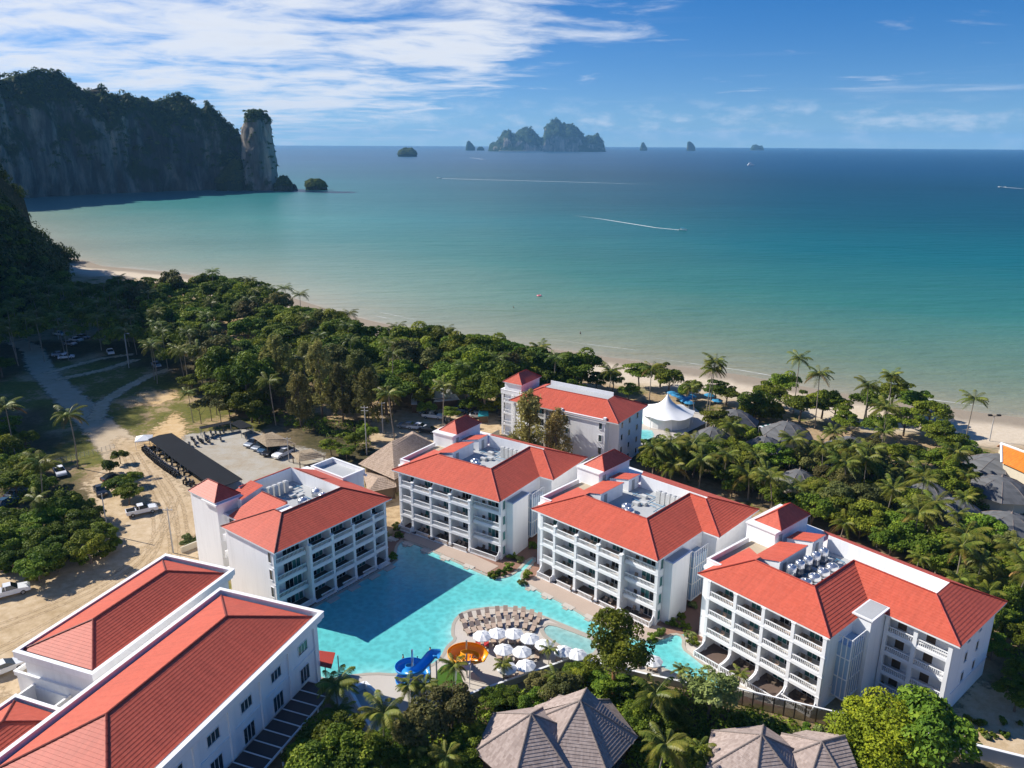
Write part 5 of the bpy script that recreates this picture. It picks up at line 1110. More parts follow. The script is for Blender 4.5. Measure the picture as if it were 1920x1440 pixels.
flat('pool_walk', [(745, 1019), (757, 1011), (790, 1022), (850, 1048), (912, 1075), (935, 1062), (800, 1000), (760, 1000)], 'paving_pink', 0.07); flat('pool_walk', [(986, 1093), (1010, 1107), (1060, 1131), (1110, 1161), (1160, 1184), (1210, 1200), (1238, 1196), (1250, 1180), (1200, 1160), (1100, 1115), (1010, 1075)], 'paving_pink', 0.07); flat('pool_walk', [(1285, 1195), (1282, 1217), (1297, 1228), (1327, 1250), (1352, 1276), (1378, 1300), (1440, 1320), (1530, 1340), (1525, 1325), (1320, 1205)], 'paving', 0.07)
WADE = smooth(pw([(1015, 1180), (1031, 1170), (1092, 1192), (1128, 1208), (1110, 1232), (1075, 1226), (1045, 1210), (1022, 1194)]), 1)
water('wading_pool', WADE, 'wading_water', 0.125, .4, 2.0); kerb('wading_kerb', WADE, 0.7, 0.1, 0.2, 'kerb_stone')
LAWN = smooth(pw([(818, 1262), (830, 1248), (850, 1245), (862, 1262), (872, 1290), (868, 1300), (830, 1302), (815, 1290)]), 1); flat('lawn', LAWN, 'lawn', 0.14, True)

def wall_line(name, label, px, h, t, mat, cat='wall', cap='white_trim', z0=0.0):
    w = thing(name, label, cat); p = [Vector((*q, 0)) for q in (pw(px))]
    for a, b in zip(p[:-1], p[1:]):
        d = (b - a).normalized(); n = Vector((-d.y, d.x, 0)) * t / 2; m = MB(); q = [a - n, b - n, b + n, a + n]; m.prism([(v.x, v.y) for v in q], z0, h); m.build('wall_panel', mat, w)
        if cap: n2 = n * 1.4; q = [a - n2, b - n2, b + n2, a + n2]; c = MB(); c.prism([(v.x, v.y) for v in q], h, h + .1); c.build('coping', cap, w)
    return w
wall_line('garden_wall', 'low white topped wall along the lower edge of the umbrella terrace', [(700, 1392), (740, 1388), (849, 1325), (894, 1307), (985, 1275), (1067, 1246), (1110, 1251), (1143, 1258), (1203, 1273), (1273, 1288), (1375, 1313)], 1.0, .25, 'grey_wall')
wall_line('garden_wall', 'blue-shaded low wall boxing in a sunken corner below the pool end', [(657, 1304), (685, 1291), (742, 1345), (747, 1371), (702, 1388), (657, 1304)], 1.1, .3, 'white_plaster')
wall_line('boundary_wall', 'grey boundary wall with white coping at the lower right corner', [(1686, 1384), (1790, 1411), (1905, 1440), (1990, 1462)], 1.9, .3, 'grey_wall')
def fence():
    f = thing('bamboo_fence', 'brown bamboo screen fence between the rightmost block and the shingle villas', 'fence'); a, b = Vector((*at(1372, 1318)[:2], 0)), Vector((*at(1590, 1372)[:2], 0)); n = 11
    for i in range(n + 1): p = a + (b - a) * i / n; m = MB(); m.box(p.x - .07, p.x + .07, p.y - .07, p.y + .07, 0, 2.55); m.build('post', 'brown_wood', f)
    d = (b - a).normalized(); q = Vector((-d.y, d.x, 0))
    for i in range(n):
        p0, p1 = a + (b - a) * (i + .04) / n, a + (b - a) * (i + .96) / n; m = MB(); k = 14
        for j in range(k): s0, s1 = p0 + (p1 - p0) * (j / k), p0 + (p1 - p0) * ((j + .82) / k); h = 2.3 + .12 * ((j * 7 + i * 3) % 5) / 5; m.prism([(s0.x - q.x * .03, s0.y - q.y * .03), (s1.x - q.x * .03, s1.y - q.y * .03), (s1.x + q.x * .03, s1.y + q.y * .03), (s0.x + q.x * .03, s0.y + q.y * .03)], .1, h)
        m.build('bamboo_panel', 'bamboo', f, kind='stuff')
    m = MB(); e = q * .12; m.prism([((a - e).x, (a - e).y), ((b - e).x, (b - e).y), ((b + e).x, (b + e).y), ((a + e).x, (a + e).y)], 2.56, 2.68); m.build('top_rail', 'white_trim', f)
fence()

# ------------------------------------------------------------------ loungers and umbrellas
def make_lounger(name, label, matn, group):
    o = thing(name, label, 'sun lounger', group=group); f = MB(); f.box(-.34, .34, -.95, .55, .26, .33)
    for x in (-.3, .3):
        for y in (-.85, .45): MB().box(x - .04, x + .04, y - .04, y + .04, 0, .26).build('leg', 'wicker', o)
    f.build('frame', 'wicker', o); MB().box(-.33, .33, -.95, .35, .335, .42).build('seat', matn, o)
    b = MB(); b.add([(-.33, .36, .40), (.33, .36, .40), (.33, .98, .86), (-.33, .98, .86), (-.33, .31, .47), (.33, .31, .47), (.33, .93, .93), (-.33, .93, .93)], [(3, 2, 1, 0), (4, 5, 6, 7), (0, 1, 5, 4), (1, 2, 6, 5), (2, 3, 7, 6), (3, 0, 4, 7)]); b.build('backrest', matn, o)
    register(o); return o
z4 = lambda x, y: (730 + x / 5.0526, 1110 + y / 5.0526)
FC = np.array(at(*z4(1150, 820))[:2])
def put_loungers(proto, pts, labels, group, z=.1, face=None, jitter=.06, sc=1.12):
    for i, p in enumerate(pts):
        o = proto if not proto.get('used') else dup(proto); proto['used'] = 1; q = at(*p, z); f = FC if face is None else face; a = math.atan2(f[1] - q[1], f[0] - q[0])
        o.location = q; o.rotation_euler = (0, 0, a + R(90) + random.uniform(-jitter, jitter)); o.scale = (sc,) * 3; o['label'] = labels if isinstance(labels, str) else labels[i]; o['group'] = group
    return proto
lg = make_lounger('sun_lounger', 'x', 'rattan', 'x')
put_loungers(lg, [z4(x, y + 25) for x, y in [(700, 260), (778, 245), (858, 225), (932, 205), (1028, 190), (1102, 185), (1190, 190), (1266, 198), (1340, 222), (1412, 250)]], 'brown lounger in the curved outer row beside the water', 'outer row of loungers')
put_loungers(lg, [z4(x, y + 22) for x, y in [(735, 355), (797, 340), (852, 330), (930, 312), (987, 302), (1046, 292), (1126, 280), (1206, 280), (1290, 305), (1366, 330)]], 'brown lounger in the curved inner row between the outer row and the umbrellas', 'inner row of loungers')
put_loungers(lg, [z4(x, y) for x, y in [(980, 470), (1065, 465), (1150, 470), (1225, 470), (1300, 520), (1385, 525), (1440, 560), (1030, 610), (1110, 625), (1210, 640), (1310, 650), (1090, 790), (1160, 790), (1250, 770), (1320, 740), (1610, 630), (1690, 630), (1745, 650), (1815, 655), (1400, 610)]], 'brown lounger in the shade under the white umbrellas', 'loungers under the umbrellas', face=np.array(at(*z4(1300, 1400))[:2]))
put_loungers(lg, [(1228, 1253), (1217, 1250), (1195, 1245), (1185, 1240)], 'brown lounger by the lone umbrella right of the tall tree', 'loungers right of the tall tree', face=np.array(at(1230, 1330)[:2]))
lr = make_lounger('sun_lounger', 'x', 'red_cloth', 'x')
put_loungers(lr, [z4(842, 510), z4(918, 495)], ['lounger with a red towel below the leftmost umbrella, the left one of the pair', 'lounger with a red towel below the leftmost umbrella, the right one of the pair'], 'red covered loungers', face=np.array(at(*z4(930, 900))[:2]))
def make_umbrella():
    o = thing('umbrella', 'x', 'umbrella'); MB().tube((0, 0, .06), (0, 0, 2.75), .035).build('pole', 'steel', o); m = MB(); m.lathe([(.32, 0), (.32, .05), (.1, .09)], 14); m.build('base', 'grey_wall', o)
    n = 8; m = MB(); vs = [(0, 0, 2.72)]
    for i in range(n): a = 2 * math.pi * i / n; vs += [(.78 * math.cos(a), .78 * math.sin(a), 2.50), (1.52 * math.cos(a), 1.52 * math.sin(a), 2.13), (1.52 * math.cos(a), 1.52 * math.sin(a), 1.98)]
    for i in range(n): a = 2 * math.pi * (i + .5) / n; vs += [(.74 * math.cos(a), .74 * math.sin(a), 2.45), (1.42 * math.cos(a), 1.42 * math.sin(a), 2.08), (1.42 * math.cos(a), 1.42 * math.sin(a), 1.94)]
    fs = []; K = 1 + 3 * n
    for i in range(n):
        j = (i + 1) % n; A = 1 + 3 * i; Bq = 1 + 3 * j; C = K + 3 * i
        fs += [(0, A, C), (0, C, Bq), (A, A + 1, C + 1, C), (C, C + 1, Bq + 1, Bq), (A + 1, A + 2, C + 2, C + 1), (C + 1, C + 2, Bq + 2, Bq + 1)]
    m.add(vs, fs); m.build('canopy', 'tent_white', o)
    m = MB(); m.lathe([(.08, 0), (.06, .07), (.0, .12)], 8, (0, 0), 2.72); m.build('finial', 'white_trim', o)
    for i in range(n): a = 2 * math.pi * i / n; m = MB(); m.tube((.05 * math.cos(a), .05 * math.sin(a), 2.69), (1.5 * math.cos(a), 1.5 * math.sin(a), 2.1), .015, n=4); m.build('rib', 'steel', o)
    register(o); return o
um = make_umbrella()
UL = [((880, 400), 'white umbrella at the left end of the top row, above two red loungers'), ((1022, 375), 'white umbrella second from the left in the top row'), ((1180, 378), 'white umbrella in the middle of the top row, below the inner loungers'), ((1332, 425), 'white umbrella of the top row just left of the wading pool'),
      ((1470, 485), 'white umbrella half hidden by the small palm near the wading pool'), ((1083, 530), 'left one of the two white umbrellas in the second row'), ((1257, 550), 'right one of the two white umbrellas in the second row'), ((1293, 680), 'lowest white umbrella, near the terrace wall'), ((1115, 705), 'white umbrella behind the small yellowing palm'),
      ((1650, 545), 'white umbrella below the wading pool, left of the last one'), ((1780, 575), 'white umbrella below the wading pool, touching the tall tree')]
for i, (p, lb) in enumerate([(z4(*q), l_) for q, l_ in UL] + [((1224, 1236), 'lone white umbrella right of the tall tree'), ((1150, 1232), 'white umbrella almost hidden behind the tall tree')]):
    o = um if i == 0 else dup(um); o.location = (*at(*p, 2.5)[:2], .1); o.rotation_euler = (0, 0, random.random()); o['label'] = lb; o['group'] = 'white umbrellas on the pool terrace'

# ------------------------------------------------------------------ water slides
simple('slide_blue', (0.028, 0.27, 0.64), 0.3, 0.08, 1, 0.5); simple('slide_orange', (0.90, 0.36, 0.008), 0.3, 0.08, 1, 0.5); simple('slide_light', (0.10, 0.36, 0.62), 0.3, 0.1)
def trough(name, pts, mat, parent, r=.62, n=9, th=.05):
    P = resample(pts, .3); t = np.gradient(P, axis=0); t /= np.linalg.norm(t, axis=1)[:, None]; up = np.array([0, 0, 1.0]); s = np.cross(t, up); s /= np.linalg.norm(s, axis=1)[:, None]; u = np.cross(s, t); N = len(P); V = []
    ang = np.linspace(R(-12), R(192), n)
    for rad in (r, r + th):
        for a in ang: V.append(P - s * (rad * math.cos(a)) - u * (rad * math.sin(a) - r))
    V = np.array(V).reshape(2 * n, N, 3); idx = np.arange(2 * n * N).reshape(2 * n, N); F = []
    for j in list(range(n - 1)) + list(range(n, 2 * n - 1)): F += [(idx[j, i], idx[j, i + 1], idx[j + 1, i + 1], idx[j + 1, i]) for i in range(N - 1)]
    for j, k in ((0, n), (n - 1, 2 * n - 1)): F += [(idx[j, i], idx[j, i + 1], idx[k, i + 1], idx[k, i]) for i in range(N - 1)]
    return link(name, mesh_np(name, V.reshape(-1, 3), np.array(F), None, True), mat, parent)
def slides():
    S = thing('water_slide', 'blue spiral water slide standing at the lower edge of the pool', 'water slide'); c = at(774, 1259, 3.4); s0 = at(824, 1233, 5.0); s1 = at(812, 1232, 4.9)
    pts = [s0, s1]; d = np.array(s1) - c; a0 = math.atan2(at(793, 1265, 4.2)[1] - c[1], at(793, 1265, 4.2)[0] - c[0]); rr_ = 1.75
    q = [c[:2] + rr_ * np.array([math.cos(a0), math.sin(a0)])]
    pts.append(np.array([*(np.array(s1[:2]) * .5 + q[0] * .5), 4.55]))
    for k in range(0, 62): a = a0 - k * R(11); pts.append(np.array([c[0] + rr_ * math.cos(a), c[1] + rr_ * math.sin(a), 4.3 - 3.9 * k / 62]))
    e = pts[-1]; trough('chute', np.array(pts), 'slide_blue', S, .72)
    MB().tube((c[0], c[1], 0), (c[0], c[1], 7.0), .16, n=10).build('mast', 'steel', S)
    for k in (4, 20, 36): p = pts[3 + k]; MB().tube((c[0], c[1], p[2] - .5), (p[0], p[1], p[2] - .1), .06).build('strut', 'steel', S)
    for u, v in ((806, 1240), (818, 1238)): p = at(u, v, 4.6); MB().tube((p[0], p[1], 0), (p[0], p[1], 4.5), .12).build('post', 'steel', S)
    O = thing('water_slide', 'curved orange water slide behind the blue one, above its round shadow', 'water slide')
    pts = [at(864, 1246, 4.3), at(852, 1240, 4.3), at(851, 1232, 4.2), at(860, 1226, 4.0), at(874, 1223, 3.8), at(890, 1225, 3.5), at(900, 1231, 3.1), at(902, 1238, 2.7), at(896, 1242, 2.4), at(884, 1245, 2.0), at(872, 1246, 1.6), at(862, 1248, 1.2)]
    P = np.array(pts); t = np.linspace(0, 1, len(P)); f = np.linspace(0, 1, 90); P2 = np.stack([np.interp(f, t, P[:, k]) for k in range(3)], 1)
    for _ in range(14): P2[1:-1] = (P2[:-2] + P2[1:-1] * 2 + P2[2:]) / 4
    trough('chute', P2, 'slide_orange', O, .95); m = at(875, 1232, 3.6); MB().tube((m[0], m[1], 0), (m[0], m[1], 6.4), .13, n=10).build('mast', 'steel', O)
    for k in (0, 20, 45): p = P2[k]; MB().tube((m[0], m[1], p[2] - .7), (p[0], p[1], p[2] - .15), .06).build('strut', 'steel', O)
    pl = thing('slide_platform', 'white stair platform serving the two water slides', 'platform'); a = at(868, 1262, 2.0)
    m = MB(); m.box(a[0] - 1.1, a[0] + 1.1, a[1] - 1, a[1] + 1, 3.2, 3.35); m.build('deck', 'white_trim', pl)
    for x in (-1, 1):
        for y in (-.9, .9): MB().tube((a[0] + x, a[1] + y, .1), (a[0] + x, a[1] + y, 4.3), .06).build('post', 'white_trim', pl)
    m = MB(); m.box(a[0] - 1.1, a[0] + 1.1, a[1] - 1, a[1] - .95, 4.2, 4.3); m.box(a[0] + 1.05, a[0] + 1.1, a[1] - .95, a[1] + 1, 4.2, 4.3); m.build('railing', 'white_trim', pl)
    for i in range(9): k = MB(); k.box(a[0] + 1.15 + .32 * i, a[0] + 1.5 + .32 * i, a[1] - .8, a[1] + .8, 3.0 - .34 * i, 3.08 - .34 * i); k.build('step', 'paving', pl)
slides()

# ------------------------------------------------------------------ shingle villas
def cone_roof(name, apex, ring, mat, parent, z, nz=.5, course=.4, cap='ridge_grey', step=.05, r=.13):
    n = len(ring)
    for i in range(n): slope(name, [(*ring[i], z), (*ring[(i + 1) % n], z), tuple(apex)], mat, parent, course, step)
    ridge(parent, [((*p, z + .05), (apex[0], apex[1], apex[2] + .05)) for p in ring], cap, r)
def villa(label, ap, rad, rot, sides, ze, zt, wallmat='brown_wood', px_apex=None, ext=None):
    V = thing('shingle_villa', label, 'villa'); c = at(*ap, zt); ring = [(c[0] + rad * math.cos(rot + 2 * math.pi * i / sides), c[1] + rad * math.sin(rot + 2 * math.pi * i / sides)) for i in range(sides)]
    cone_roof('roof_panel', (c[0], c[1], zt), ring, 'shingle', V, ze); MB().prism([(c[0] + (x - c[0]) * .84, c[1] + (y - c[1]) * .84) for x, y in ring], 0, ze - .02).build('wall', wallmat, V)
    MB().prism(ring, ze - .14, ze - .03).build('eave', 'brown_wood', V)
    for i in range(sides):
        a, b = Vector((*ring[i], 0)), Vector((*ring[(i + 1) % sides], 0)); cc = Vector((c[0], c[1], 0)); a, b = cc + (a - cc) * .85, cc + (b - cc) * .85; m = MB(); p, q = a + (b - a) * .25, a + (b - a) * .75; d = ((a + b) / 2 - cc).normalized() * .06
        m.prism([(p.x, p.y), (q.x, q.y), ((q + d).x, (q + d).y), ((p + d).x, (p + d).y)], .5, 2.5); m.build('window', 'glass_blue', V)
    if ext:
        e = at(*ext, zt + .2)
        dv = Vector((e[0] - c[0], e[1] - c[1])); L = dv.length; dv /= L; n = Vector((-dv.y, dv.x)); w = rad * .93; 
        far = lambda s, k: (c[0] + dv.x * k + n.x * s, c[1] + dv.y * k + n.y * s)
        for s in (-1, 1):
            pts = [(c[0], c[1], zt), (*far(0, L), zt + .1), (*far(s * w, L * .8), ze), (*far(s * w, 0.5), ze)]; slope('roof_panel', pts[::s] if False else pts, 'shingle', V, .4, .05)
        slope('roof_panel', [(*far(0, L), zt + .1), (*far(-w, L * .8), ze), (*far(w, L * .8), ze)], 'shingle', V, .4, .05); ridge(V, [((c[0], c[1], zt + .06), (*far(0, L), zt + .16))], 'ridge_grey', .13)
        MB().prism([far(-w * .8, 0), far(-w * .8, L * .75), far(w * .8, L * .75), far(w * .8, 0)], 0, ze - .15).build('wall', wallmat, V)
    return V
villa('left one of the shingle villas at the bottom edge, dappled by leaf shadow', (996, 1339), 7.2, R(12), 6, 3.2, 7.6)
villa('shingle villa with a raised ridge right of the dappled one at the bottom edge', (1088, 1314), 7.4, R(-8), 6, 3.4, 8.0, ext=(1100, 1289))
villa('left shingle roof of the pair at the bottom edge below the bamboo fence', (1428, 1378), 7.0, R(8), 6, 3.2, 7.4)
villa('right shingle roof of the pair below the fence, beside the yellow-green tree', (1541, 1391), 6.2, R(-6), 6, 3.0, 6.8, ext=(1585, 1378))
# ================================================================== VEGETATION
def broad_crown(seed, R0=5.5, H=3.6, lobes=26, per=190, size=.62, layered=False, low=.35):
    r = np.random.default_rng(seed); C, N, T = [], [], []; cs = []
    for i in range(lobes):
        a = r.uniform(0, 2 * math.pi); q = math.sqrt(r.random()) * .82; zz = (1 - q * q) ** .5 * r.uniform(.35, 1.0) if not layered else r.choice([.15, .5, .9]) * (1 - q * .6) + r.uniform(-.06, .06)
        if r.random() < low: zz *= .35
        c = np.array([R0 * q * math.cos(a), R0 * q * math.sin(a), H * zz]); rl = R0 * r.uniform(.20, .34); cs.append(c); d = sph(per, r); d[:, 2] = np.where(d[:, 2] < -.25, -d[:, 2], d[:, 2])
        fl = .42 if layered else .75; rad = rl * (.80 + .28 * r.random(per)); C.append(c + d * rad[:, None] * np.array([1, 1, fl])); N.append(d * .7 + np.array([0, 0, .55])); T.append(.55 * r.random() + .45 * r.random(per))
    return np.vstack(C), np.vstack(N), np.concatenate(T), cs
def trunk_mesh(seed, h, r0, cs, nb=6, z0=None):
    r = random.Random(seed); m = MB(); p = [(0, 0, -.3)]; x = y = 0.0
    for k in range(4): x += r.uniform(-.25, .25); y += r.uniform(-.25, .25); p.append((x, y, h * (k + 1) / 4))
    m.path(p, [r0 * 1.25, r0, r0 * .85, r0 * .75, r0 * .6], 8)
    for c in r.sample(list(cs), min(nb, len(cs))):
        s = p[r.choice((2, 3, 4))]; e = (c[0], c[1], c[2] + h); mid = ((s[0] + e[0]) / 2 + r.uniform(-.4, .4), (s[1] + e[1]) / 2 + r.uniform(-.4, .4), (s[2] + e[2]) / 2 - .3); m.path([s, mid, e], [r0 * .5, r0 * .33, r0 * .12], 5)
    return m.mesh('trunk')
class Proto: pass
def make_proto(kind, seed, leafmat, R0, H, th, r0, lobes, per, size, layered=False, bark='bark', low=.35, aspect=.6, nb=6):
    P = Proto(); C, N, T, cs = broad_crown(seed, R0, H, lobes, per, size, layered, low); C[:, 2] += th
    P.crown = leaf_mesh('crown', C, N, size, aspect, .55, seed, T); P.crown.materials.append(M(leafmat)); P.trunk = trunk_mesh(seed, th + H * .15, r0, cs, nb); P.trunk.materials.append(M(bark)); P.th, P.R, P.H = th, R0, H; P.kind = kind; return P
def plant_tree(P, x, y, s, label, cat='tree', group=None, name=None, rz=None, sz=None, z=None):
    zg = 0.0 if z is None else z
    t = thing(name or P.kind, label, cat, (x, y, zg), random.uniform(0, 6.28) if rz is None else rz, group, (s, s, s if sz is None else sz))
    for nm, me in (('trunk', P.trunk), ('crown', P.crown)):
        o = bpy.data.objects.new(nm, me); COL.objects.link(o); o.parent = t
    return t
BR = [make_proto('broadleaf_tree', 100 + i, 'leaf_broad', 5.6, 3.8, 5.0, .28, 30, 190, .60, i % 2 == 0) for i in range(5)]
OL = [make_proto('broadleaf_tree', 120 + i, 'leaf_olive', 5.0, 4.2, 4.5, .25, 30, 170, .55, False) for i in range(2)]
SH = [make_proto('shrub', 140 + i, 'leaf_broad', 1.7, 1.5, .25, .07, 14, 120, .34, False, low=.5) for i in range(3)] + [make_proto('shrub', 150, 'leaf_lime', 1.5, 1.4, .25, .07, 12, 120, .34, low=.5)]
LIME = make_proto('broadleaf_tree', 160, 'leaf_lime', 3.9, 3.8, 4.0, .2, 26, 150, .46, nb=9); ROUND = make_proto('broadleaf_tree', 161, 'leaf_yellow', 6.3, 6.4, 2.6, .4, 74, 330, .40, low=.55)
TALL = make_proto('broadleaf_tree', 162, 'leaf_broad', 4.7, 8.0, 6.2, .33, 44, 230, .44, bark='bark_red', low=.5); THIN = make_proto('broadleaf_tree', 163, 'leaf_olive', 3.4, 2.6, 6.0, .13, 16, 110, .45)

def casu(seed, mat, H=18, R0=4.6, n=125, per=64):
    r = np.random.default_rng(seed); C, N, T = [], [], []; cs = []
    for i in range(n):
        q = r.random() ** .8; z = H * (.16 + .84 * q); rad = R0 * (1.05 - q) ** .5 * (.7 + .6 * vnoise(np.array([[q * 5.0, seed * 1.0, 0]]), seed)[0]) * math.sqrt(r.random()) * 1.1; a = r.uniform(0, 6.28); c = np.array([rad * math.cos(a), rad * math.sin(a), z]); cs.append(c); k = per
        L = r.uniform(.8, 1.9); d = sph(k, r) * np.array([.55, .55, 1.0]) * L * r.random((k, 1)) ** .5; C.append(c + d); N.append(sph(k, r)); T.append(.6 * r.random() + .4 * r.random(k))
    P = Proto(); P.crown = leaf_mesh('crown', np.vstack(C), np.vstack(N), .80, .30, .3, seed, np.concatenate(T)); P.crown.materials.append(M(mat)); P.trunk = trunk_mesh(seed, H * .8, .22, [c - np.array([0, 0, H * .8]) for c in cs if c[2] < H * .75], 10); P.trunk.materials.append(M('bark')); P.kind = 'casuarina_tree'; return P
CA = [casu(171, 'leaf_casuarina', 17, 5.2), casu(172, 'leaf_casuarina', 15, 4.0, 90), casu(173, 'leaf_casuarina', 19, 4.2, 110), casu(175, 'leaf_olive', 16, 4.8, 120), casu(176, 'leaf_casuarina', 14, 5.4, 100)]; WISP = casu(174, 'leaf_wispy', 12.0, 2.9, 60, 55)

# ---- palms: frond meshes shared, every frond of a near palm its own part
def frond_np(seed, L=4.3, lift=.9, droop=2.2, nl=22, ll=.95, sag=.55):
    r = np.random.default_rng(seed); s = np.linspace(0, 1, 11); x = L * (s - .12 * s ** 3); z = lift * 1.9 * s - (lift + droop) * s ** 2.1; V, F, T = [], [], []
    w = .07 * (1 - s * .85)
    for i in range(len(s)): V += [(x[i], -w[i], z[i] + .02), (x[i], w[i], z[i] + .02)]
    for i in range(len(s) - 1): F.append((2 * i, 2 * i + 1, 2 * i + 3, 2 * i + 2)); T.append(.75)
    for side in (-1, 1):
        for k in range(nl):
            q = .10 + .90 * k / (nl - 1); px_, pz = np.interp(q, s, x), np.interp(q, s, z); le = ll * (math.sin(math.pi * min(1, q * .9 + .12)) ** .6) * r.uniform(.85, 1.1) + .1
            dx, dy, dz = le * .42, side * le * .85, -le * sag * r.uniform(.7, 1.3); wd = .075; i0 = len(V); m = (px_ + dx * .5, dy * .55, pz + dz * .32)
            V += [(px_ - wd, 0, pz), (px_ + wd, 0, pz), (m[0] + wd * 1.1, m[1], m[2]), (m[0] - wd * 1.1, m[1], m[2]), (px_ + dx, dy, pz + dz)]
            F += [(i0, i0 + 1, i0 + 2, i0 + 3), (i0 + 3, i0 + 2, i0 + 4, i0 + 4)]; t = .25 + .5 * r.random() + .25 * q; T += [t, t]
    return np.array(V), np.array(F), np.array(T)
def clean(F): return F
def frond_mesh(seed, **k):
    V, F, T = frond_np(seed, **k); me = bpy.data.meshes.new('frond'); me.from_pydata(V.tolist(), [], [tuple(dict.fromkeys(f)) for f in F.tolist()]); a = me.attributes.new('rnd', 'FLOAT', 'FACE'); a.data.foreach_set('value', np.clip(T, 0, 1).astype(np.float32)); me.materials.append(M('leaf_palm')); return me
FR = [frond_mesh(1, lift=2.3, droop=.6), frond_mesh(2, lift=1.5, droop=1.2), frond_mesh(3, lift=.8, droop=2.0), frond_mesh(4, lift=.2, droop=2.6, sag=.7)]
FRD = frond_mesh(5, lift=0, droop=3.0, sag=.8); FRD.materials[0] = M('leaf_dry')
def palm_trunk(seed, bend):
    m = MB(); r = random.Random(seed); n = 9; pts = [(bend * (1 - math.cos(k / n * 1.4)) - bend * (1 - math.cos(1.4)), bend * .3 * math.sin(k / n * 2.2) - bend * .3 * math.sin(2.2), k / n) for k in range(n + 1)]; return m, pts
def trunk_for(h, seed, bend):
    m, pts = palm_trunk(seed, bend); P = [(x, y, z * h - (.3 if i == 0 else 0)) for i, (x, y, z) in enumerate(pts)]; m.path(P, [.21] + [.155 - .05 * i / 9 for i in range(1, 10)], 7); me = m.mesh('trunk'); me.materials.append(M('bark_palm')); return me
PT = {}
def ptrunk(h, v):
    k = (round(h / 1.5), v)
    if k not in PT: PT[k] = trunk_for(k[0] * 1.5, v, (.2, .7, 1.3)[v])
    return PT[k], k[0] * 1.5
def crown_one(seed, n=20):
    r = random.Random(seed); VV, FF, TT = [], [], []; k = 0
    for i in range(n):
        el = i / n; V, F, T = frond_np(seed * 31 + i, lift=2.4 - 2.4 * el, droop=.5 + 2.2 * el, nl=16, sag=.45 + .3 * el); a = i * 2.399 + r.uniform(-.2, .2); c, s_ = math.cos(a), math.sin(a); sc = r.uniform(.85, 1.08); W = np.c_[(V[:, 0] * c - V[:, 1] * s_) * sc, (V[:, 0] * s_ + V[:, 1] * c) * sc, V[:, 2] * sc]
        VV.append(W); FF.append(F + k); TT.append(T * .75 + .25 * (1 - el) - .1); k += len(V)
    F = np.vstack(FF); me = bpy.data.meshes.new('crown'); me.from_pydata(np.vstack(VV).tolist(), [], [tuple(dict.fromkeys(f)) for f in F.tolist()]); a = me.attributes.new('rnd', 'FLOAT', 'FACE'); a.data.foreach_set('value', np.clip(np.concatenate(TT), 0, 1).astype(np.float32)); me.materials.append(M('leaf_palm')); return me
PC = [crown_one(40 + i) for i in range(4)]
def palm(x, y, h, label, group=None, s=1.0, near=True, seed=0, name='coconut_palm', cat='palm'):
    r = random.Random(seed * 7919 + int(x * 13) + int(y * 7)); tm, h2 = ptrunk(h / s, r.randrange(3)); t = thing(name, label, cat, (x, y, 0), r.uniform(0, 6.28), group, (s, s, s * (h / s) / h2))
    o = bpy.data.objects.new('trunk', tm); COL.objects.link(o); o.parent = t
    if not near:
        c = bpy.data.objects.new('crown', r.choice(PC)); COL.objects.link(c); c.parent = t; c.location = (0, 0, h2 - .05); return t
    t.rotation_euler = (r.uniform(-.07, .07), r.uniform(-.07, .07), r.uniform(0, 6.28)); dry = r.random() < .35; n = r.randrange(15, 24)
    for i in range(n):
        el = (i + r.uniform(-.3, .3)) / n; f = bpy.data.objects.new('frond', FRD if (dry and el > .86) else FR[min(3, max(0, int(el * 4)))]); COL.objects.link(f); f.parent = t; f.location = (0, 0, h2 - .05 - .12 * el)
        f.rotation_euler = (r.uniform(-.15, .15), r.uniform(-.12, .12), i * 2.399 + r.uniform(-.25, .25)); f.scale = (r.uniform(.82, 1.1),) * 3
    return t

# ---- where things grow: (u,v) is where the photograph shows the crown, h its height above the ground
def scatter(px, n, h, dmin, seed, tries=40, avoid=(), shore=13):
    r = random.Random(seed); us = [p[0] for p in px]; vs = [p[1] for p in px]; out = []; poly = np.array(px, float); k = 0
    while len(out) < n and k < n * tries:
        k += 1; u, v = r.uniform(min(us), max(us)), r.uniform(min(vs), max(vs))
        if not in_poly(np.array([u]), np.array([v]), poly)[0]: continue
        q = at(u, v, h)
        if any((q[0] - a[0]) ** 2 + (q[1] - a[1]) ** 2 < dmin * dmin for a in out) or any((q[0] - a[0]) ** 2 + (q[1] - a[1]) ** 2 < a[2] ** 2 for a in avoid): continue
        if not side_inland(np.array([q[0]]), np.array([q[1]]))[0] or seg_dist(np.array([q[0]]), np.array([q[1]]), SHORE_ALL)[0] < shore: continue
        out.append((q[0], q[1]))
    return out
def zground(x, y): return float(max(0.0, ground_z(np.array([x]), np.array([y]))[0][0]))
rT = random.Random(12)
BELT = [(190, 525), (340, 521), (440, 522), (500, 550), (570, 577), (640, 603), (700, 632), (750, 640), (800, 612), (850, 614), (900, 646), (1000, 662), (1040, 668), (1080, 690), (1050, 712), (960, 690), (930, 735), (820, 700), (730, 725), (640, 690), (560, 700), (480, 745), (420, 720), (390, 650), (320, 610), (230, 575)]
def upix(x, y): return 960 + FPX * x / (y * CP)
def where(x, y, names):
    u = upix(x, y)
    for lim, nm in names:
        if u < lim: return nm
    return names[-1][1]
BELTN = [(330, 'next to the shaded grove under the hill'), (450, 'inland of the lone high palm'), (570, 'around the three palms by the shallow water'), (690, 'between the casuarinas and the sea'), (800, 'around the gap with blue umbrellas'), (910, 'behind the beach restaurants'), (9999, 'beyond the farthest hotel block')]
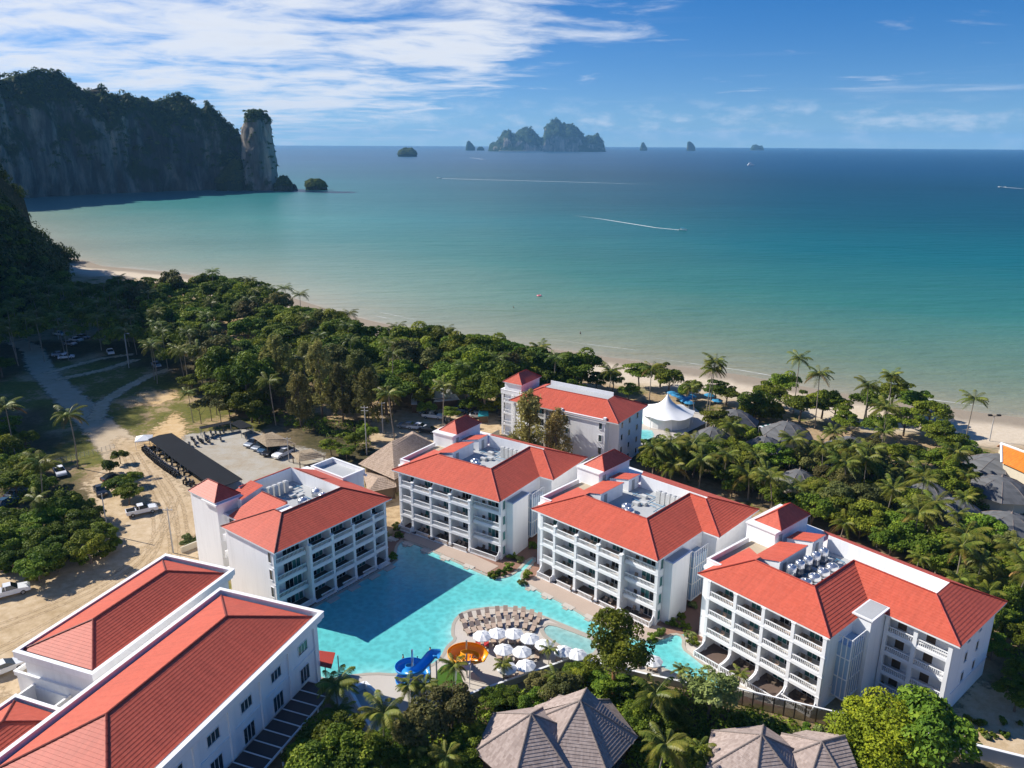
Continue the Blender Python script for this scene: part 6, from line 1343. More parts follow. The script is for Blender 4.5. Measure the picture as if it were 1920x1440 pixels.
for x, y in scatter(BELT, 122, 9.5, 6.9, 1, shore=6): s = rT.uniform(.9, 1.6); plant_tree(rT.choice(BR + BR + OL), x, y, s, ('wide spreading' if s > 1.28 else 'smaller green') + ' belt tree ' + where(x, y, BELTN), group='trees of the beach belt', sz=s * rT.uniform(.85, 1.25))
ROW = [(215, 520), (250, 522), (285, 520), (320, 520), (345, 518), (375, 521), (405, 520), (432, 516), (455, 528), (490, 549), (515, 556), (548, 572), (585, 574), (612, 578), (640, 588), (668, 596), (700, 606), (722, 622), (775, 606), (803, 603), (832, 603), (862, 624), (893, 616), (925, 624), (955, 632), (985, 638), (1015, 650), (1062, 652), (1090, 655), (880, 640), (810, 628), (690, 625), (600, 600), (420, 545), (355, 540), (290, 545)]
for k, (u, v) in enumerate(ROW):
    s = rT.uniform(1.15, 1.55); q = at(u, v + 16, 8.2 * s)
    plant_tree(BR[k % 5], q[0], q[1], s, 'broad crown on the seaward edge ' + where(q[0], q[1], BELTN), group='seaward edge of the beach belt', sz=s * 1.05)
for x, y in scatter(BELT, 26, 12, 11, 2, shore=5): palm(x, y, rT.uniform(12, 16.5), 'coconut palm rising from the belt trees ' + where(x, y, BELTN), 'palms of the beach belt', 1.0, False)
SHADE = [(0, 520), (120, 520), (200, 540), (320, 605), (385, 645), (340, 668), (230, 632), (150, 612), (90, 615), (0, 640)]
def grove():
    r = np.random.default_rng(77); Q = scatter(SHADE, 75, 8, 6.0, 3); Q = np.array([(x, y, zground(x, y)) for x, y in Q]); P, rad = [], []
    for x, y, z in Q:
        s = r.uniform(.9, 1.35)
        for k in range(9): a = r.uniform(0, 6.28); q = r.uniform(.8, 4.4) * s; P.append((x + q * math.cos(a), y + q * math.sin(a), z + (5.2 + 2.6 * (1 - (q / (4.8 * s)) ** 2)) * s)); rad.append(r.uniform(1.5, 2.5) * s)
    link('shaded_grove', canopy(np.array(P), np.array(rad), 95, .75, 'shaded_grove', 31, .7), 'leaf_broad', kind='stuff')
grove()
for x, y in scatter(SHADE, 40, 12, 8, 4): palm(x, y, rT.uniform(11, 15), 'tall thin palm in the shaded grove at the foot of the hill', 'palms of the shaded grove', 1.0, False)
LEFT = [(0, 780), (50, 790), (90, 850), (70, 905), (20, 900), (0, 900)]
for x, y in scatter(LEFT, 10, 5, 5, 5): plant_tree(rT.choice(BR + OL), x, y, rT.uniform(.55, .85), 'bushy tree left of the dirt road near the tall lit palm', group='bushy trees left of the dirt road', z=zground(x, y))
LEFT2 = [(0, 955), (70, 955), (120, 915), (165, 950), (205, 1000), (150, 1030), (60, 1060), (0, 1070)]
for x, y in scatter(LEFT2, 17, 4, 4.2, 6): plant_tree(rT.choice(BR), x, y, rT.uniform(.5, .75), 'bushy tree of the left thicket ' + where(x, y, [(70, 'cut off by the left edge'), (130, 'in its middle'), (9999, 'next to the concrete pole')]), name='small_tree', group='thicket at the left edge')
for x, y in scatter([(0, 1040), (150, 1030), (215, 1010), (225, 1030), (140, 1055), (60, 1085), (0, 1090)], 12, 1, 2.5, 7): plant_tree(rT.choice(SH[:3]), x, y, rT.uniform(.9, 1.4), 'low shrub on the sandy yard edge of the left thicket', 'shrub', 'shrubs along the left thicket')
GARDEN = [(1205, 845), (1290, 830), (1330, 790), (1420, 800), (1500, 830), (1600, 830), (1700, 840), (1790, 850), (1840, 920), (1850, 1000), (1920, 1060), (1920, 1130), (1860, 1110), (1780, 1060), (1700, 1020), (1600, 975), (1450, 925), (1330, 885), (1230, 870)]
DOMES = [(1380, 767, 6.6, 'dark dome tent roof behind the round green tree, nearest the white marquee'), (1477, 790, 6.8, 'dark dome tent roof right of the round green tree, partly hidden by it'), (1436, 818, 6.0, 'dark dome tent roof between two glass roofed terraces in the palms'), (1337, 800, 5.6, 'dark dome tent roof just below the white marquee'), (1595, 818, 6.2, 'dark dome tent roof in the middle of the palm garden'),
         (1877, 852, 7.6, 'big grey dome tent roof next to the orange temple roof'), (1880, 893, 7.6, 'big grey dome tent roof just below the other big one at the right edge'), (1898, 962, 7.4, 'big grey dome tent roof lowest at the right edge'), (1795, 935, 6.6, 'dark shaded dome tent roof among palms near the right edge'), (1745, 905, 5.8, 'dark dome tent roof deep among the palms, mostly hidden'), (1500, 880, 5.5, 'dark dome tent roof almost buried in palm crowns near the hotel')]
AV = [(*at(u, v, 5.5)[:2], r_ + .3) for u, v, r_, _ in DOMES]
GARN = [(1290, 'beside the farthest block and its plain wall'), (1400, 'behind the roof of the second block from the right'), (1520, 'between the first dome tents and the second block'), (1640, 'in the middle, near the tall thin palm'), (1760, 'right of the tall thin palm'), (9999, 'beside the big grey dome tents at the right edge')]
for x, y in scatter(GARDEN, 50, 6, 5.4, 8, avoid=AV): palm(x, y, rT.choice((4, 5, 6, 7, 8.5, 10)) * rT.uniform(.9, 1.1), 'arching garden palm ' + where(x, y, GARN), 'palms of the garden behind the hotel', rT.choice((.65, .8, .95, 1.0, 1.12)), True)
for x, y in scatter(GARDEN, 62, 4.5, 4.4, 9, avoid=AV): plant_tree(rT.choice(BR + OL), x, y, rT.uniform(.5, .95), 'low leafy tree among garden palms ' + where(x, y, GARN), name='small_tree', group='low trees of the palm garden')
for x, y in scatter([(1230, 880), (1330, 900), (1450, 945), (1600, 990), (1780, 1080), (1900, 1160), (1840, 1170), (1900, 1300), (1920, 1320), (1920, 1130), (1600, 960), (1330, 870)], 22, 2.5, 4, 10, avoid=AV): plant_tree(rT.choice(BR), x, y, rT.uniform(.45, .65), 'leafy tree ' + where(x, y, [(1450, 'behind the second block from the right'), (1700, 'behind the tower of the rightmost block'), (9999, 'around the far end of the rightmost block')]), name='small_tree', group='trees behind the hotel')
BEACHR = [(1040, 690, 1.1), (1085, 697, 1.0), (1120, 705, .8), (1150, 705, .75), (1200, 690, 1.0), (1240, 688, 1.05), (1255, 705, .9), (1180, 725, .7), (1290, 730, .6), (1345, 722, .9), (1365, 730, .8), (1300, 720, .6), (1440, 725, 1.1), (1475, 712, 1.0), (1420, 745, 1.05), (1505, 745, 1.15), (1545, 745, 1.0), (1570, 755, .9), (1630, 745, 1.0), (1680, 722, 1.2), (1720, 740, 1.15), (1745, 765, 1.0), (1700, 775, 1.0), (1650, 790, .85), (1775, 812, .95), (1800, 826, .8), (1760, 800, .8), (1590, 780, .8), (1840, 850, .45), (1860, 858, .4)]
for i, (u, v, s) in enumerate(BEACHR):
    q = at(u, v, 6.5 * s); plant_tree(BR[i % 5], q[0], q[1], s * .92, 'round green shade tree ' + ('between the farthest block and the sea' if u < 1130 else 'on the sand left of the white marquee' if u < 1270 else 'beside the very tall pale palm' if u < 1390 else 'between the tall palms on the sand' if u < 1600 else 'in the right beach clump' if u < 1770 else 'close to the floodlight mast'), group='shade trees on the right half of the beach')
q = at(1425, 757, 5); plant_tree(SH[0], q[0], q[1], 4.0, 'dense ball-shaped dark green tree behind the first dome tents', name='broadleaf_tree')
# notable palms, one by one
PALMS = [(469, 524, 15, 'palm standing alone highest above the tree belt at the beach', 0), (503, 541, 14, 'left palm of the trio against the shallow water', 0), (534, 540, 15, 'middle palm of the trio against the shallow water', 0), (562, 552, 14, 'right palm of the trio against the shallow water', 0), (279, 648, 13, 'sunlit palm with yellowing fronds at the end of the dirt track', 1), (332, 655, 12, 'palm just right of the yellowing palm by the dirt track', 1), (370, 652, 12, 'second palm right of the yellowing palm by the dirt track', 1),
         (122, 778, 14, 'tall lit palm left of the dirt road with a clear trunk', 1), (65, 868, 12, 'leaning lit palm above the cars in the left foreground', 1), (12, 762, 13, 'palm cut by the left edge beside the shaded grove', 1), (60, 935, 8, 'palm in the thicket at the left edge', 1), (1014, 650, 12, 'palm with orange fronds behind the farthest hotel block', 1), (1085, 682, 9, 'yellowish palm above the sand beyond the farthest block', 1), (1143, 694, 9, 'palm left of the big tree clump right of the farthest block', 1), (1222, 690, 11, 'palm in front of the big clump right of the farthest block', 1),
         (1336, 678, 17, 'very tall pale palm with a double crown near the white marquee', 1), (1331, 690, 15, 'second palm touching the very tall pale palm', 1), (1499, 671, 17, 'tall palm on the sand with its crown fully above the trees', 1), (1541, 700, 16, 'leaning tall palm right of the one above the trees', 1), (1624, 722, 12, 'palm at the left end of the right beach clump', 1), (1679, 704, 13, 'palm poking out of the top of the right beach clump', 1), (1668, 762, 14, 'tall thin trunked palm rising out of the palm garden', 1), (1826, 745, 13, 'lone palm on open sand near the right edge', 1),
         (1300, 725, 8, 'small palm on the sand left of the tall pale palm', 1), (744, 613, 11, 'grey palm at the water side of the tree belt', 0), (655, 588, 11, 'palm top over the belt right of the trio', 0), (735, 738, 13, 'palm in front of the casuarinas by the car park', 1), (832, 722, 13, 'drooping palm with a bent trunk above the beach restaurants', 1), (700, 700, 10, 'palm behind the casuarinas', 1), (712, 1340, 8.5, 'feathery pale palm in the foreground left of the slides', 1), (633, 1283, 6, 'small dark palm near the pool end of the banquet hall', 1), (764, 1283, 5.5, 'dark palm directly under the blue slide', 1), (795, 1288, 5, 'second dark palm under the blue slide', 1), (848, 1250, 5, 'small palm between the two water slides', 1), (944, 1246, 3.2, 'small yellowing palm on the umbrella terrace', 1), (1030, 1216, 3.2, 'small palm beside the wading pool', 1),
         (1276, 1256, 3.6, 'small dark palm at the edge of the right pool', 1), (1228, 1300, 6.5, 'big arching palm below the lone umbrella', 1), (1245, 1395, 6.5, 'palm between the two pairs of shingle villas', 1), (1040, 1270, 5, 'palm with a yellow frond above the shingle villas', 1), (840, 1415, 4.5, 'low palm at the bottom edge left of the villas', 1), (712, 1420, 4, 'low palm at the bottom edge beneath the feathery one', 1), (775, 1400, 4, 'lit low palm in the bottom thicket', 1), (640, 1335, 4, 'dark palm beside the sunken corner', 1), (1387, 1262, 2.8, 'young thin palm in front of the ground floor terraces', 1), (1100, 872, 8, 'palm crown in the gap behind the second block', 1), (1130, 885, 6, 'small palm crown just left of the second block tower', 1),
         (1800, 1085, 8, 'large bright palm behind the rear roof of the rightmost block', 1), (1850, 1050, 8, 'large palm near the right edge behind the rightmost block', 1), (1730, 960, 9, 'broad palm over the dome tents left of the right edge', 1), (1440, 880, 8, 'broad palm behind the second block from the right', 1), (1225, 840, 9, 'palm beside the plain wall of the farthest block', 1), (1380, 1400, 3, 'low palm beneath the bamboo fence', 1), (1310, 1400, 4, 'palm hugging the left roof of the right villa pair', 1)]
for i, (u, v, h, lb, near) in enumerate(PALMS):
    q = at(u, v, h); palm(q[0], q[1], h, lb, None, (.40 if h < 4 else .55 if h < 6 else .8 if h < 9 else 1.0), bool(near), i)
# casuarinas by the car park
for i, (u, v, s, lb) in enumerate([(520, 690, 1.05, 'tallest feathery casuarina at the left end of the row by the gravel lot'), (560, 740, .9, 'casuarina second in the row by the gravel lot'), (600, 715, 1.0, 'casuarina in the middle of the row by the gravel lot'), (640, 730, .9, 'casuarina right of the middle of the row'), (670, 700, 1.05, 'tall casuarina near the lamp post'), (690, 745, .85, 'casuarina at the right end of the row above the thatched hall'), (575, 680, .95, 'casuarina behind the row, grey brown')]):
    q = at(u, v, 10.5 * s); plant_tree(CA[i % 5], q[0], q[1], s * 1.12, lb, 'tree', 'casuarinas by the gravel lot')
for u, v, lb, s in ((1010, 786, 'left wispy pale tree in front of the farthest hotel block', 1.4), (1052, 812, 'right wispy pale tree in front of the farthest hotel block', 1.15)): q = {1010: (4.1, 179.8), 1052: (10.8, 176.0)}[u]; plant_tree(WISP, q[0], q[1], s, lb)
# individual trees
def one(P, u, v, h, s, lb, **k): q = at(u, v, h); return plant_tree(P, q[0], q[1], s, lb, **k)
q = at(1153, 1312); plant_tree(TALL, q[0], q[1], 1.0, 'tall tree with a reddish trunk in front of the second block', rz=.4)
one(ROUND, 1655, 1385, 5.0, 1.0, 'big round yellow-green tree at the foot of the rightmost block', rz=1.0); q = at(1730, 1400, 4.5); plant_tree(BR[1], q[0], q[1] , 1.0, 'dark green tree merging into the big round yellow-green tree', sz=1.2)
one(LIME, 1330, 1292, 5.5, 1.0, 'airy lime green tree in front of the rightmost block terraces')
one(OL[0], 845, 1325, 4.5, .82, 'olive brown tree below the orange slide'); one(OL[1], 790, 1370, 4.0, .8, 'olive tree left of and below the olive brown one'); one(OL[1], 1055, 1285, 4.5, .62, 'small olive tree against the terrace wall'); one(OL[0], 1010, 1275, 2.5, .4, 'little olive tree over the terrace wall corner')
for i, (u, v, h, s) in enumerate([(625, 1385, 4, .8), (660, 1420, 3.5, .75), (600, 1430, 4, .8), (690, 1440, 3, .7), (580, 1400, 4, .6)]): one(BR[i], u, v, h, s, 'dark bushy tree in the shade below the banquet hall', group='dark trees below the banquet hall')
for i, (u, v, s) in enumerate([(750, 1420, .55), (870, 1390, .5), (810, 1440, .55), (740, 1380, .4), (860, 1440, .5), (960, 1310, .38), (1000, 1320, .4), (1180, 1290, .45), (1200, 1350, .5), (1230, 1360, .45), (1270, 1350, .4), (1100, 1270, .4), (1130, 1285, .45), (1290, 1430, .5), (1080, 1262, .35), (925, 1310, .4), (1260, 1320, .35)]): one(BR[i % 5], u, v, 4.5 * s, s, 'leafy green tree ' + ('left of the dappled shingle villa' if u < 890 else 'between the terrace wall and the shingle villas' if v < 1330 and u < 1160 else 'between the two pairs of shingle villas'), name='small_tree', group='thicket around the shingle villas')
for i, (u, v) in enumerate([(925, 1075), (940, 1070), (955, 1060), (975, 1045), (960, 1040), (1000, 1020), (990, 1075), (980, 1088), (1260, 1165), (1275, 1150), (1240, 1185), (1295, 1185), (1300, 1200), (1285, 1170), (1225, 1192), (1300, 1130), (748, 1000), (735, 1040), (742, 985)]): one(SH[i % 4], u, v, .8, .65, 'planted shrub in the beds between the hotel blocks and the pool', cat='shrub', group='shrubs in the pool side beds')
for i in range(24): u = 1380 + i * 8.2 + rT.uniform(-6, 6); v = 1338 + i * 2.1 + rT.uniform(-4, 8); one(SH[rT.choice((0, 1, 2, 3, 3))], u, v, .9, rT.uniform(.55, .9), 'bright green shrub in the hedge below the bamboo fence', cat='shrub', group='hedge below the bamboo fence')
for i, (u, v, s) in enumerate([(225, 915, .75), (205, 880, .5), (240, 930, .7), (225, 860, .45), (250, 900, .5)]): one(BR[i], u, v, 3.0 * s, s * .8, 'bushy roadside tree in the sandy yard above the white pickup', group='roadside trees above the white pickup')
one(SH[3], 355, 1012, 1, 1.2, 'small bright bush at the corner of the left block', cat='shrub'); one(BR[0], 358, 714, 4, .75, 'round dark tree at the end of the grass by the gravel lot')
for i, (u, v) in enumerate([(372, 750), (392, 745), (410, 750), (402, 735)]): one(THIN, u, v, 7, .8, 'thin open tree with bare stems behind the motorbike row', group='thin trees behind the motorbike row')
q = at(356, 735, 9); palm(q[0], q[1], 9, 'slim palm on the grass left of the thin open trees', None, .7, True, 91)
for i, (u, v, s) in enumerate([(440, 755, .7), (470, 762, .75), (455, 740, .8), (430, 770, .5), (485, 780, .6), (650, 850, .45), (665, 830, .5), (620, 840, .5), (690, 815, .5), (1, 690, .8)]): one(BR[i % 5], u, v, 4 * s, s, 'green tree at the edge of the gravel lot', group='trees at the edge of the gravel lot')
for i, (u, v, s) in enumerate([(912, 765, .6), (880, 760, .55), (935, 760, .6), (800, 768, .5), (845, 775, .5), (870, 790, .4), (790, 745, .7), (770, 735, .6), (920, 700, .9), (900, 740, .7)]): one(BR[i % 5], u, v, 5 * s, s, 'green tree around the beach restaurants and the sandy car park', group='trees around the beach restaurants')
for i in range(14): u, v = rT.uniform(1800, 1915), rT.uniform(1345, 1400); one(SH[i % 4], u, v, .2, rT.uniform(.25, .45), 'small weedy plant on the sandy plot at the lower right', cat='plant', group='weeds on the sandy plot')
# undergrowth that hides the soil below the trees
def undergrowth():
    r = np.random.default_rng(4); Q = []
    for px, n in ((SHADE, 500), (BELT, 700), (GARDEN, 900), ([(575, 1400), (640, 1390), (700, 1400), (850, 1345), (1000, 1290), (1080, 1262), (1200, 1285), (1280, 1300), (1380, 1325), (1390, 1440), (575, 1440)], 650), ([(1380, 1330), (1560, 1372), (1700, 1400), (1700, 1440), (1380, 1440)], 200), (LEFT2, 160), ([(0, 800), (90, 860), (60, 940), (0, 950)], 90), ([(420, 720), (560, 780), (690, 790), (690, 840), (560, 800), (480, 790)], 160), ([(1500, 960), (1700, 1020), (1900, 1170), (1900, 1300), (1920, 1300), (1920, 1000)], 260)):
        us, vs = [p[0] for p in px], [p[1] for p in px]; u = r.uniform(min(us), max(us), n * 3); v = r.uniform(min(vs), max(vs) + 18, n * 3); k = in_poly(u, v, np.array(px, float)); Q += [at(a, b, .6) for a, b in list(zip(u[k], v[k]))[:n]]
    Q = np.array(Q); d = seg_dist(Q[:, 0], Q[:, 1], SHORE_ALL); Q = Q[d > 17]; ok = np.ones(len(Q), bool)
    for B_ in VILLAS: ok &= np.hypot(Q[:, 0] - B_[0], Q[:, 1] - B_[1]) > B_[2]
    Q = Q[ok]; z, _ = ground_z(Q[:, 0], Q[:, 1]); Q[:, 2] = np.maximum(z, 0) + .5; rad = r.uniform(.7, 1.7, len(Q)); link('undergrowth', canopy(Q, rad, 46, .42, 'undergrowth', 6, .8), 'leaf_broad', kind='stuff')
VILLAS = [(*at(u, v, z)[:2], r_) for u, v, z, r_ in ((996, 1339, 7.6, 6.4), (1088, 1314, 8, 6.6), (1428, 1378, 7.4, 6.2), (1541, 1391, 6.8, 5.6))] + [(a[0], a[1], a[2] - 1.5) for a in AV]
undergrowth()
# ================================================================== OTHER BUILDINGS, SHELTERS, VEHICLES, BOATS, PEOPLE
simple('car_white', (0.74, 0.75, 0.76), 0.25, .04, 1, .6, objvar=.06); simple('car_silver', (0.36, 0.40, 0.45), 0.25, .05, 1, .6, .3, objvar=.25); simple('car_black', (0.018, 0.02, 0.024), 0.2, .05, 1, .6); simple('car_blue', (0.05, 0.12, 0.22), 0.25, .05, 1, .6, objvar=.3); simple('car_red', (0.35, .03, .03), 0.25, .05)
simple('tyre', (0.015, 0.015, 0.016), 0.9); simple('lamp_red', (0.4, 0.01, 0.01), 0.3); simple('skin', (0.42, 0.24, 0.16), 0.6); simple('swim_dark', (0.02, 0.025, 0.05), 0.7); simple('swim_red', (0.6, 0.06, 0.08), 0.7); simple('hair', (0.015, 0.01, 0.008), 0.7); simple('float_pink', (0.85, 0.25, 0.30), 0.4); simple('orange_paint', (0.65, .25, .05), .5); simple('concrete_post', (0.45, 0.44, 0.42), 0.9); simple('blue_cloth', (0.03, 0.22, 0.40), .8); simple('teal_cloth', (0.02, 0.26, 0.30), .8); simple('helmet', (.25, .25, .27), .3, objvar=.6)
def car_proto(name, matn, pickup=False, L=4.6, W=1.8):
    o = thing(name, 'x', 'car'); h = L / 2
    if pickup: prof = [(-h, .55), (-h, 1.12), (-.35 * h, 1.12), (-.30 * h, 1.15), (.38 * h, 1.15), (.9 * h, 1.02), (h, .8), (h, .42), (-h, .42)]; cab = [(-.36 * h, 1.12), (-.28 * h, 1.72), (.12 * h, 1.74), (.42 * h, 1.14)]
    else: prof = [(-h, .5), (-h * .98, .98), (-.75 * h, 1.04), (.42 * h, 1.0), (.88 * h, .86), (h, .68), (h, .36), (-h, .36)]; cab = [(-.84 * h, 1.0), (-.5 * h, 1.46), (.08 * h, 1.48), (.5 * h, .98)]
    def ext(pr, w0, w1):
        n = len(pr); m = MB(); m.add([(x, -w0 if z < 1.2 else -w1, z) for x, z in pr] + [(x, w0 if z < 1.2 else w1, z) for x, z in pr], [tuple(range(n)), tuple(range(n, 2 * n))[::-1]] + [(i, n + i, n + (i + 1) % n, (i + 1) % n) for i in range(n)]); return m
    b = ext(prof, W / 2, W / 2).build('body', matn, o); c = ext(cab, W / 2 - .07, W / 2 - .24).build('cabin', 'glass_dark', o)
    t = cab[1], cab[2]; r = MB(); r.box(t[0][0] + .03, t[1][0] - .02, -W / 2 + .26, W / 2 - .26, t[0][1] - .02, t[0][1] + .06); r.build('roof', matn, o)
    for x in (t[0][0] * .25 + t[1][0] * .75 - .5,):
        for y in (-1, 1): p = MB(); yy = y * (W / 2 - .15); p.box(x - .05, x + .05, yy - .06, yy + .06, 1.02, t[0][1]); p.build('door_post', matn, o)
    if pickup: m = MB(); m.box(-h + .12, -.42 * h, -W / 2 + .12, W / 2 - .12, 1.121, 1.13); m.build('bed_liner', 'car_black', o)
    for x in (-.62 * h, .62 * h):
        for y in (-1, 1): m = MB(); m.tube((x, y * (W / 2 - .2), .34), (x, y * (W / 2 + .02), .34), .34, n=14); wv_ = m.build('wheel', 'tyre', o); k = MB(); k.tube((x, y * (W / 2 + .021), .34), (x, y * (W / 2 + .03), .34), .2, n=10); k.build('rim', 'steel', wv_)
    for y in (-1, 1): m = MB(); m.box(h - .02, h + .015, y * (W / 2 - .3) - .2, y * (W / 2 - .3) + .2, .66, .8); m.build('headlight', 'frame_white', o); m = MB(); m.box(-h - .015, -h + .02, y * (W / 2 - .2) - .12, y * (W / 2 - .2) + .12, .72, .95); m.build('tail_light', 'lamp_red', o)
    register(o); o['proto'] = 1; return o
CARS = {}
def car(kind, u, v, head, label, group=None, s=1.18, z=.05):
    """head: (du,dv) image direction the nose points to"""
    k = kind
    if k not in CARS: pk, cl = kind; CARS[k] = car_proto('parked_pickup' if pk == 'pickup' else 'parked_car', 'car_' + cl, pk == 'pickup', 5.2 if pk == 'pickup' else 4.5); o = CARS[k]
    else: o = dup(CARS[k])
    p = at(u, v, .7); q = at(u + head[0], v + head[1], .7); o.location = (p[0], p[1], z + zground(p[0], p[1])); o.rotation_euler = (0, 0, math.atan2(q[1] - p[1], q[0] - p[0])); o.scale = (s,) * 3; o['label'] = label; o['category'] = 'pickup' if kind[0] == 'pickup' else 'car'
    if group: o['group'] = group
    return o
P_, C_ = 'pickup', 'car'
car((P_, 'white'), 266, 957, (10, -2.2), 'white pickup parked alone on the sandy yard left of the left block'); car((P_, 'white'), 18, 1109, (10, -2.6), 'white pickup cut by the left edge below the thicket'); car((C_, 'white'), 8, 1252, (10, -4), 'white sedan cut by the left edge beside the lobby hall')
car((C_, 'black'), 188, 920, (3, 5), 'black car in front of the roadside tree by the sandy yard'); car((C_, 'black'), 213, 895, (10, -3), 'black car half hidden behind the roadside tree'); car((C_, 'silver'), 32, 924, (8, -4), 'silver car under the leaning lit palm'); car((C_, 'blue'), 10, 942, (8, -4), 'dark car at the left edge under the leaning palm'); car((C_, 'white'), 112, 884, (4, 6), 'white car in the trees above the silver car'); 
car((C_, 'silver'), 475, 830, (-6, 3), 'silver car at the left end under the thatched carport'); car((C_, 'silver'), 489, 836, (-6, 3), 'grey car second from the left under the thatched carport'); car((C_, 'black'), 507, 846, (-6, 4), 'black car in front of the thatched carport'); car((C_, 'blue'), 499, 841, (-6, 4), 'dark blue car third under the thatched carport'); car((P_, 'white'), 532, 850, (-9, 4), 'white pickup at the right end of the thatched carport')
car((C_, 'silver'), 763, 798, (-10, -1), 'blue-grey car parked right of the thatched hall, left of three'); car((C_, 'white'), 781, 800, (-10, -1), 'pale car in the middle of three right of the thatched hall'); car((C_, 'black'), 800, 806, (-10, -1), 'black car at the right of three beside the thatched hall'); car((P_, 'white'), 812, 780, (9, 1), 'white off-road car under trees in the sandy car park'); car((C_, 'white'), 897, 779, (9, 0), 'white car beside the teal tarpaulin near the farthest block'); car((C_, 'blue'), 866, 768, (9, 2), 'dark car among trees in front of the beach restaurants'); car((C_, 'silver'), 792, 772, (5, 4), 'silver car by the trees of the sandy car park')
for (u, v, hd, cl, lb) in ((143, 637, (10, 1), 'white', 'pale car farthest back in the shaded clearing'), (131, 644, (10, 1), 'silver', 'grey car behind the front pair in the shaded clearing'), (112, 664, (10, -1), 'silver', 'left car of the front pair in the shaded clearing'), (124, 669, (10, -1), 'white', 'right car of the front pair in the shaded clearing'), (207, 660, (4, 6), 'white', 'white car alone between the shaded palms'), (293, 684, (4, 3), 'silver', 'car beside the yellowing palm at the track end'), (112, 626, (8, 1), 'white', 'car at the very back of the shaded clearing'), (155, 632, (8, 1), 'silver', 'car right of the pale one at the back of the clearing')): car((C_, cl), u, v, hd, lb)
# motorbikes
def bike_proto():
    o = thing('motorbike', 'x', 'motorbike')
    for x in (-.62, .62): m = MB(); m.tube((x, -.06, .29), (x, .06, .29), .29, n=12); m.build('wheel', 'tyre', o)
    m = MB(); m.path([(.62, 0, .3), (.42, 0, .8), (.36, 0, 1.02)], [.05, .06, .04], 6); m.build('fork', 'steel', o); m = MB(); m.tube((.36, -.36, 1.02), (.36, .36, 1.02), .03); m.build('handlebar', 'tyre', o)
    m = MB(); m.prism([(-.75, -.13), (.05, -.14), (.05, .14), (-.75, .13)], [.55, .42, .42, .55], [.78, .7, .7, .78]); m.prism([(.05, -.11), (.45, -.2), (.45, .2), (.05, .11)], [.3, .4, .4, .3], [.45, .98, .98, .45]); m.build('body', 'car_black', o)
    m = MB(); m.prism([(-.72, -.14), (0, -.13), (0, .13), (-.72, .14)], .785, [.88, .84, .84, .88]); m.build('seat', 'tyre', o); m = MB(); m.lathe([(.10, 0), (.14, .06), (.13, .14), (.06, .2)], 10, (.36, 0), 1.0); m.build('helmet', 'helmet', o); register(o); return o
BK = bike_proto(); nb = 0
def bikes(pts, head, label, group):
    global nb
    for u, v in pts:
        o = BK if nb == 0 else dup(BK); nb += 1; p = at(u, v, .5); q = at(u + head[0], v + head[1], .5); o.location = (p[0], p[1], .04); o.rotation_euler = (0, 0, math.atan2(q[1] - p[1], q[0] - p[0]) + random.uniform(-.15, .15)); o.scale = (1.15,) * 3; o['label'] = label; o['group'] = group
z7 = lambda x, y: (240 + x / 6, 740 + y / 6)
row = resample([(180, 600), (240, 660), (330, 740), (420, 810), (500, 860), (560, 905)], 1); bikes([z7(*p) for p in row[::22]], (10, -5), 'motorbike in the outer row along the black-roofed shelter', 'motorbikes along the shelter'); bikes([z7(640, 970), z7(680, 990), z7(720, 1000), z7(200, 615), z7(230, 640)], (9, -6), 'motorbike at an end of the outer row by the shelter', 'motorbikes at the row ends')
bikes([z7(x, y) for x, y in ((280, 600), (330, 640), (380, 680), (450, 720), (520, 770), (590, 820), (660, 880))], (10, -5), 'motorbike under the edge of the black-roofed shelter', 'motorbikes under the shelter edge')
bikes([z7(x, y) for x, y in ((690, 560), (720, 500), (745, 520), (760, 560), (785, 490), (815, 520), (840, 530), (870, 470), (880, 510), (915, 530), (950, 470))], (4, 6), 'motorbike in the sunny row on the gravel lot', 'motorbikes on the gravel lot'); bikes([z7(x, y) for x, y in ((860, 445), (930, 425), (985, 430), (1035, 430), (1075, 420), (1040, 500), (1320, 470))], (4, 6), 'motorbike by the thin black canopy behind the gravel lot', 'motorbikes by the thin canopy')
bikes([(u, v) for u, v in ((835, 790), (842, 792), (848, 791), (854, 793), (860, 790), (905, 785), (912, 783))], (3, 6), 'motorbike in the sandy car park near the restaurants', 'motorbikes near the restaurants')

def shelter(name, label, px, z, mat, posts=True, thick=.12, rise=None, cat='shelter'):
    S = thing(name, label, cat); p = [at(u, v, z) for u, v in px]; zz = rise or [z] * len(p); P2 = [at(u, v, h)[:2] for (u, v), h in zip(px, zz)]; m = MB(); m.prism([tuple(q) for q in P2], [h - thick for h in zz], zz); m.build('roof', mat, S); n = len(P2)
    for i in range(n):
        k = 4 if np.hypot(*(P2[(i + 1) % n] - P2[i])) > 18 else 1
        for j in range(k): q = P2[i] + (P2[(i + 1) % n] - P2[i]) * j / k; c = np.mean(P2, 0); q = q + (c - q) * .03; MB().tube((q[0], q[1], 0), (q[0], q[1], min(zz) - thick), .07).build('post', 'frame_grey', S)
    return S
S = shelter('bike_shelter', 'long black flat roofed shelter over parked motorbikes', [z7(225, 500), z7(345, 455), z7(490, 430), z7(870, 680), z7(1290, 950), z7(1100, 1020), z7(850, 960), z7(580, 770)], 2.7, 'black_net')
for a, b in ((0, 2), (1, 3)): pass
shelter('bike_canopy', 'thin black canopy strip behind the row of motorbikes on the gravel', [z7(800, 360), z7(1150, 290), z7(1160, 320), z7(820, 385)], 2.5, 'black_net'); shelter('bike_canopy', 'square black canopy at the end of the thin strip', [z7(1150, 320), z7(1260, 280), z7(1405, 350), z7(1270, 385)], 2.6, 'black_net')
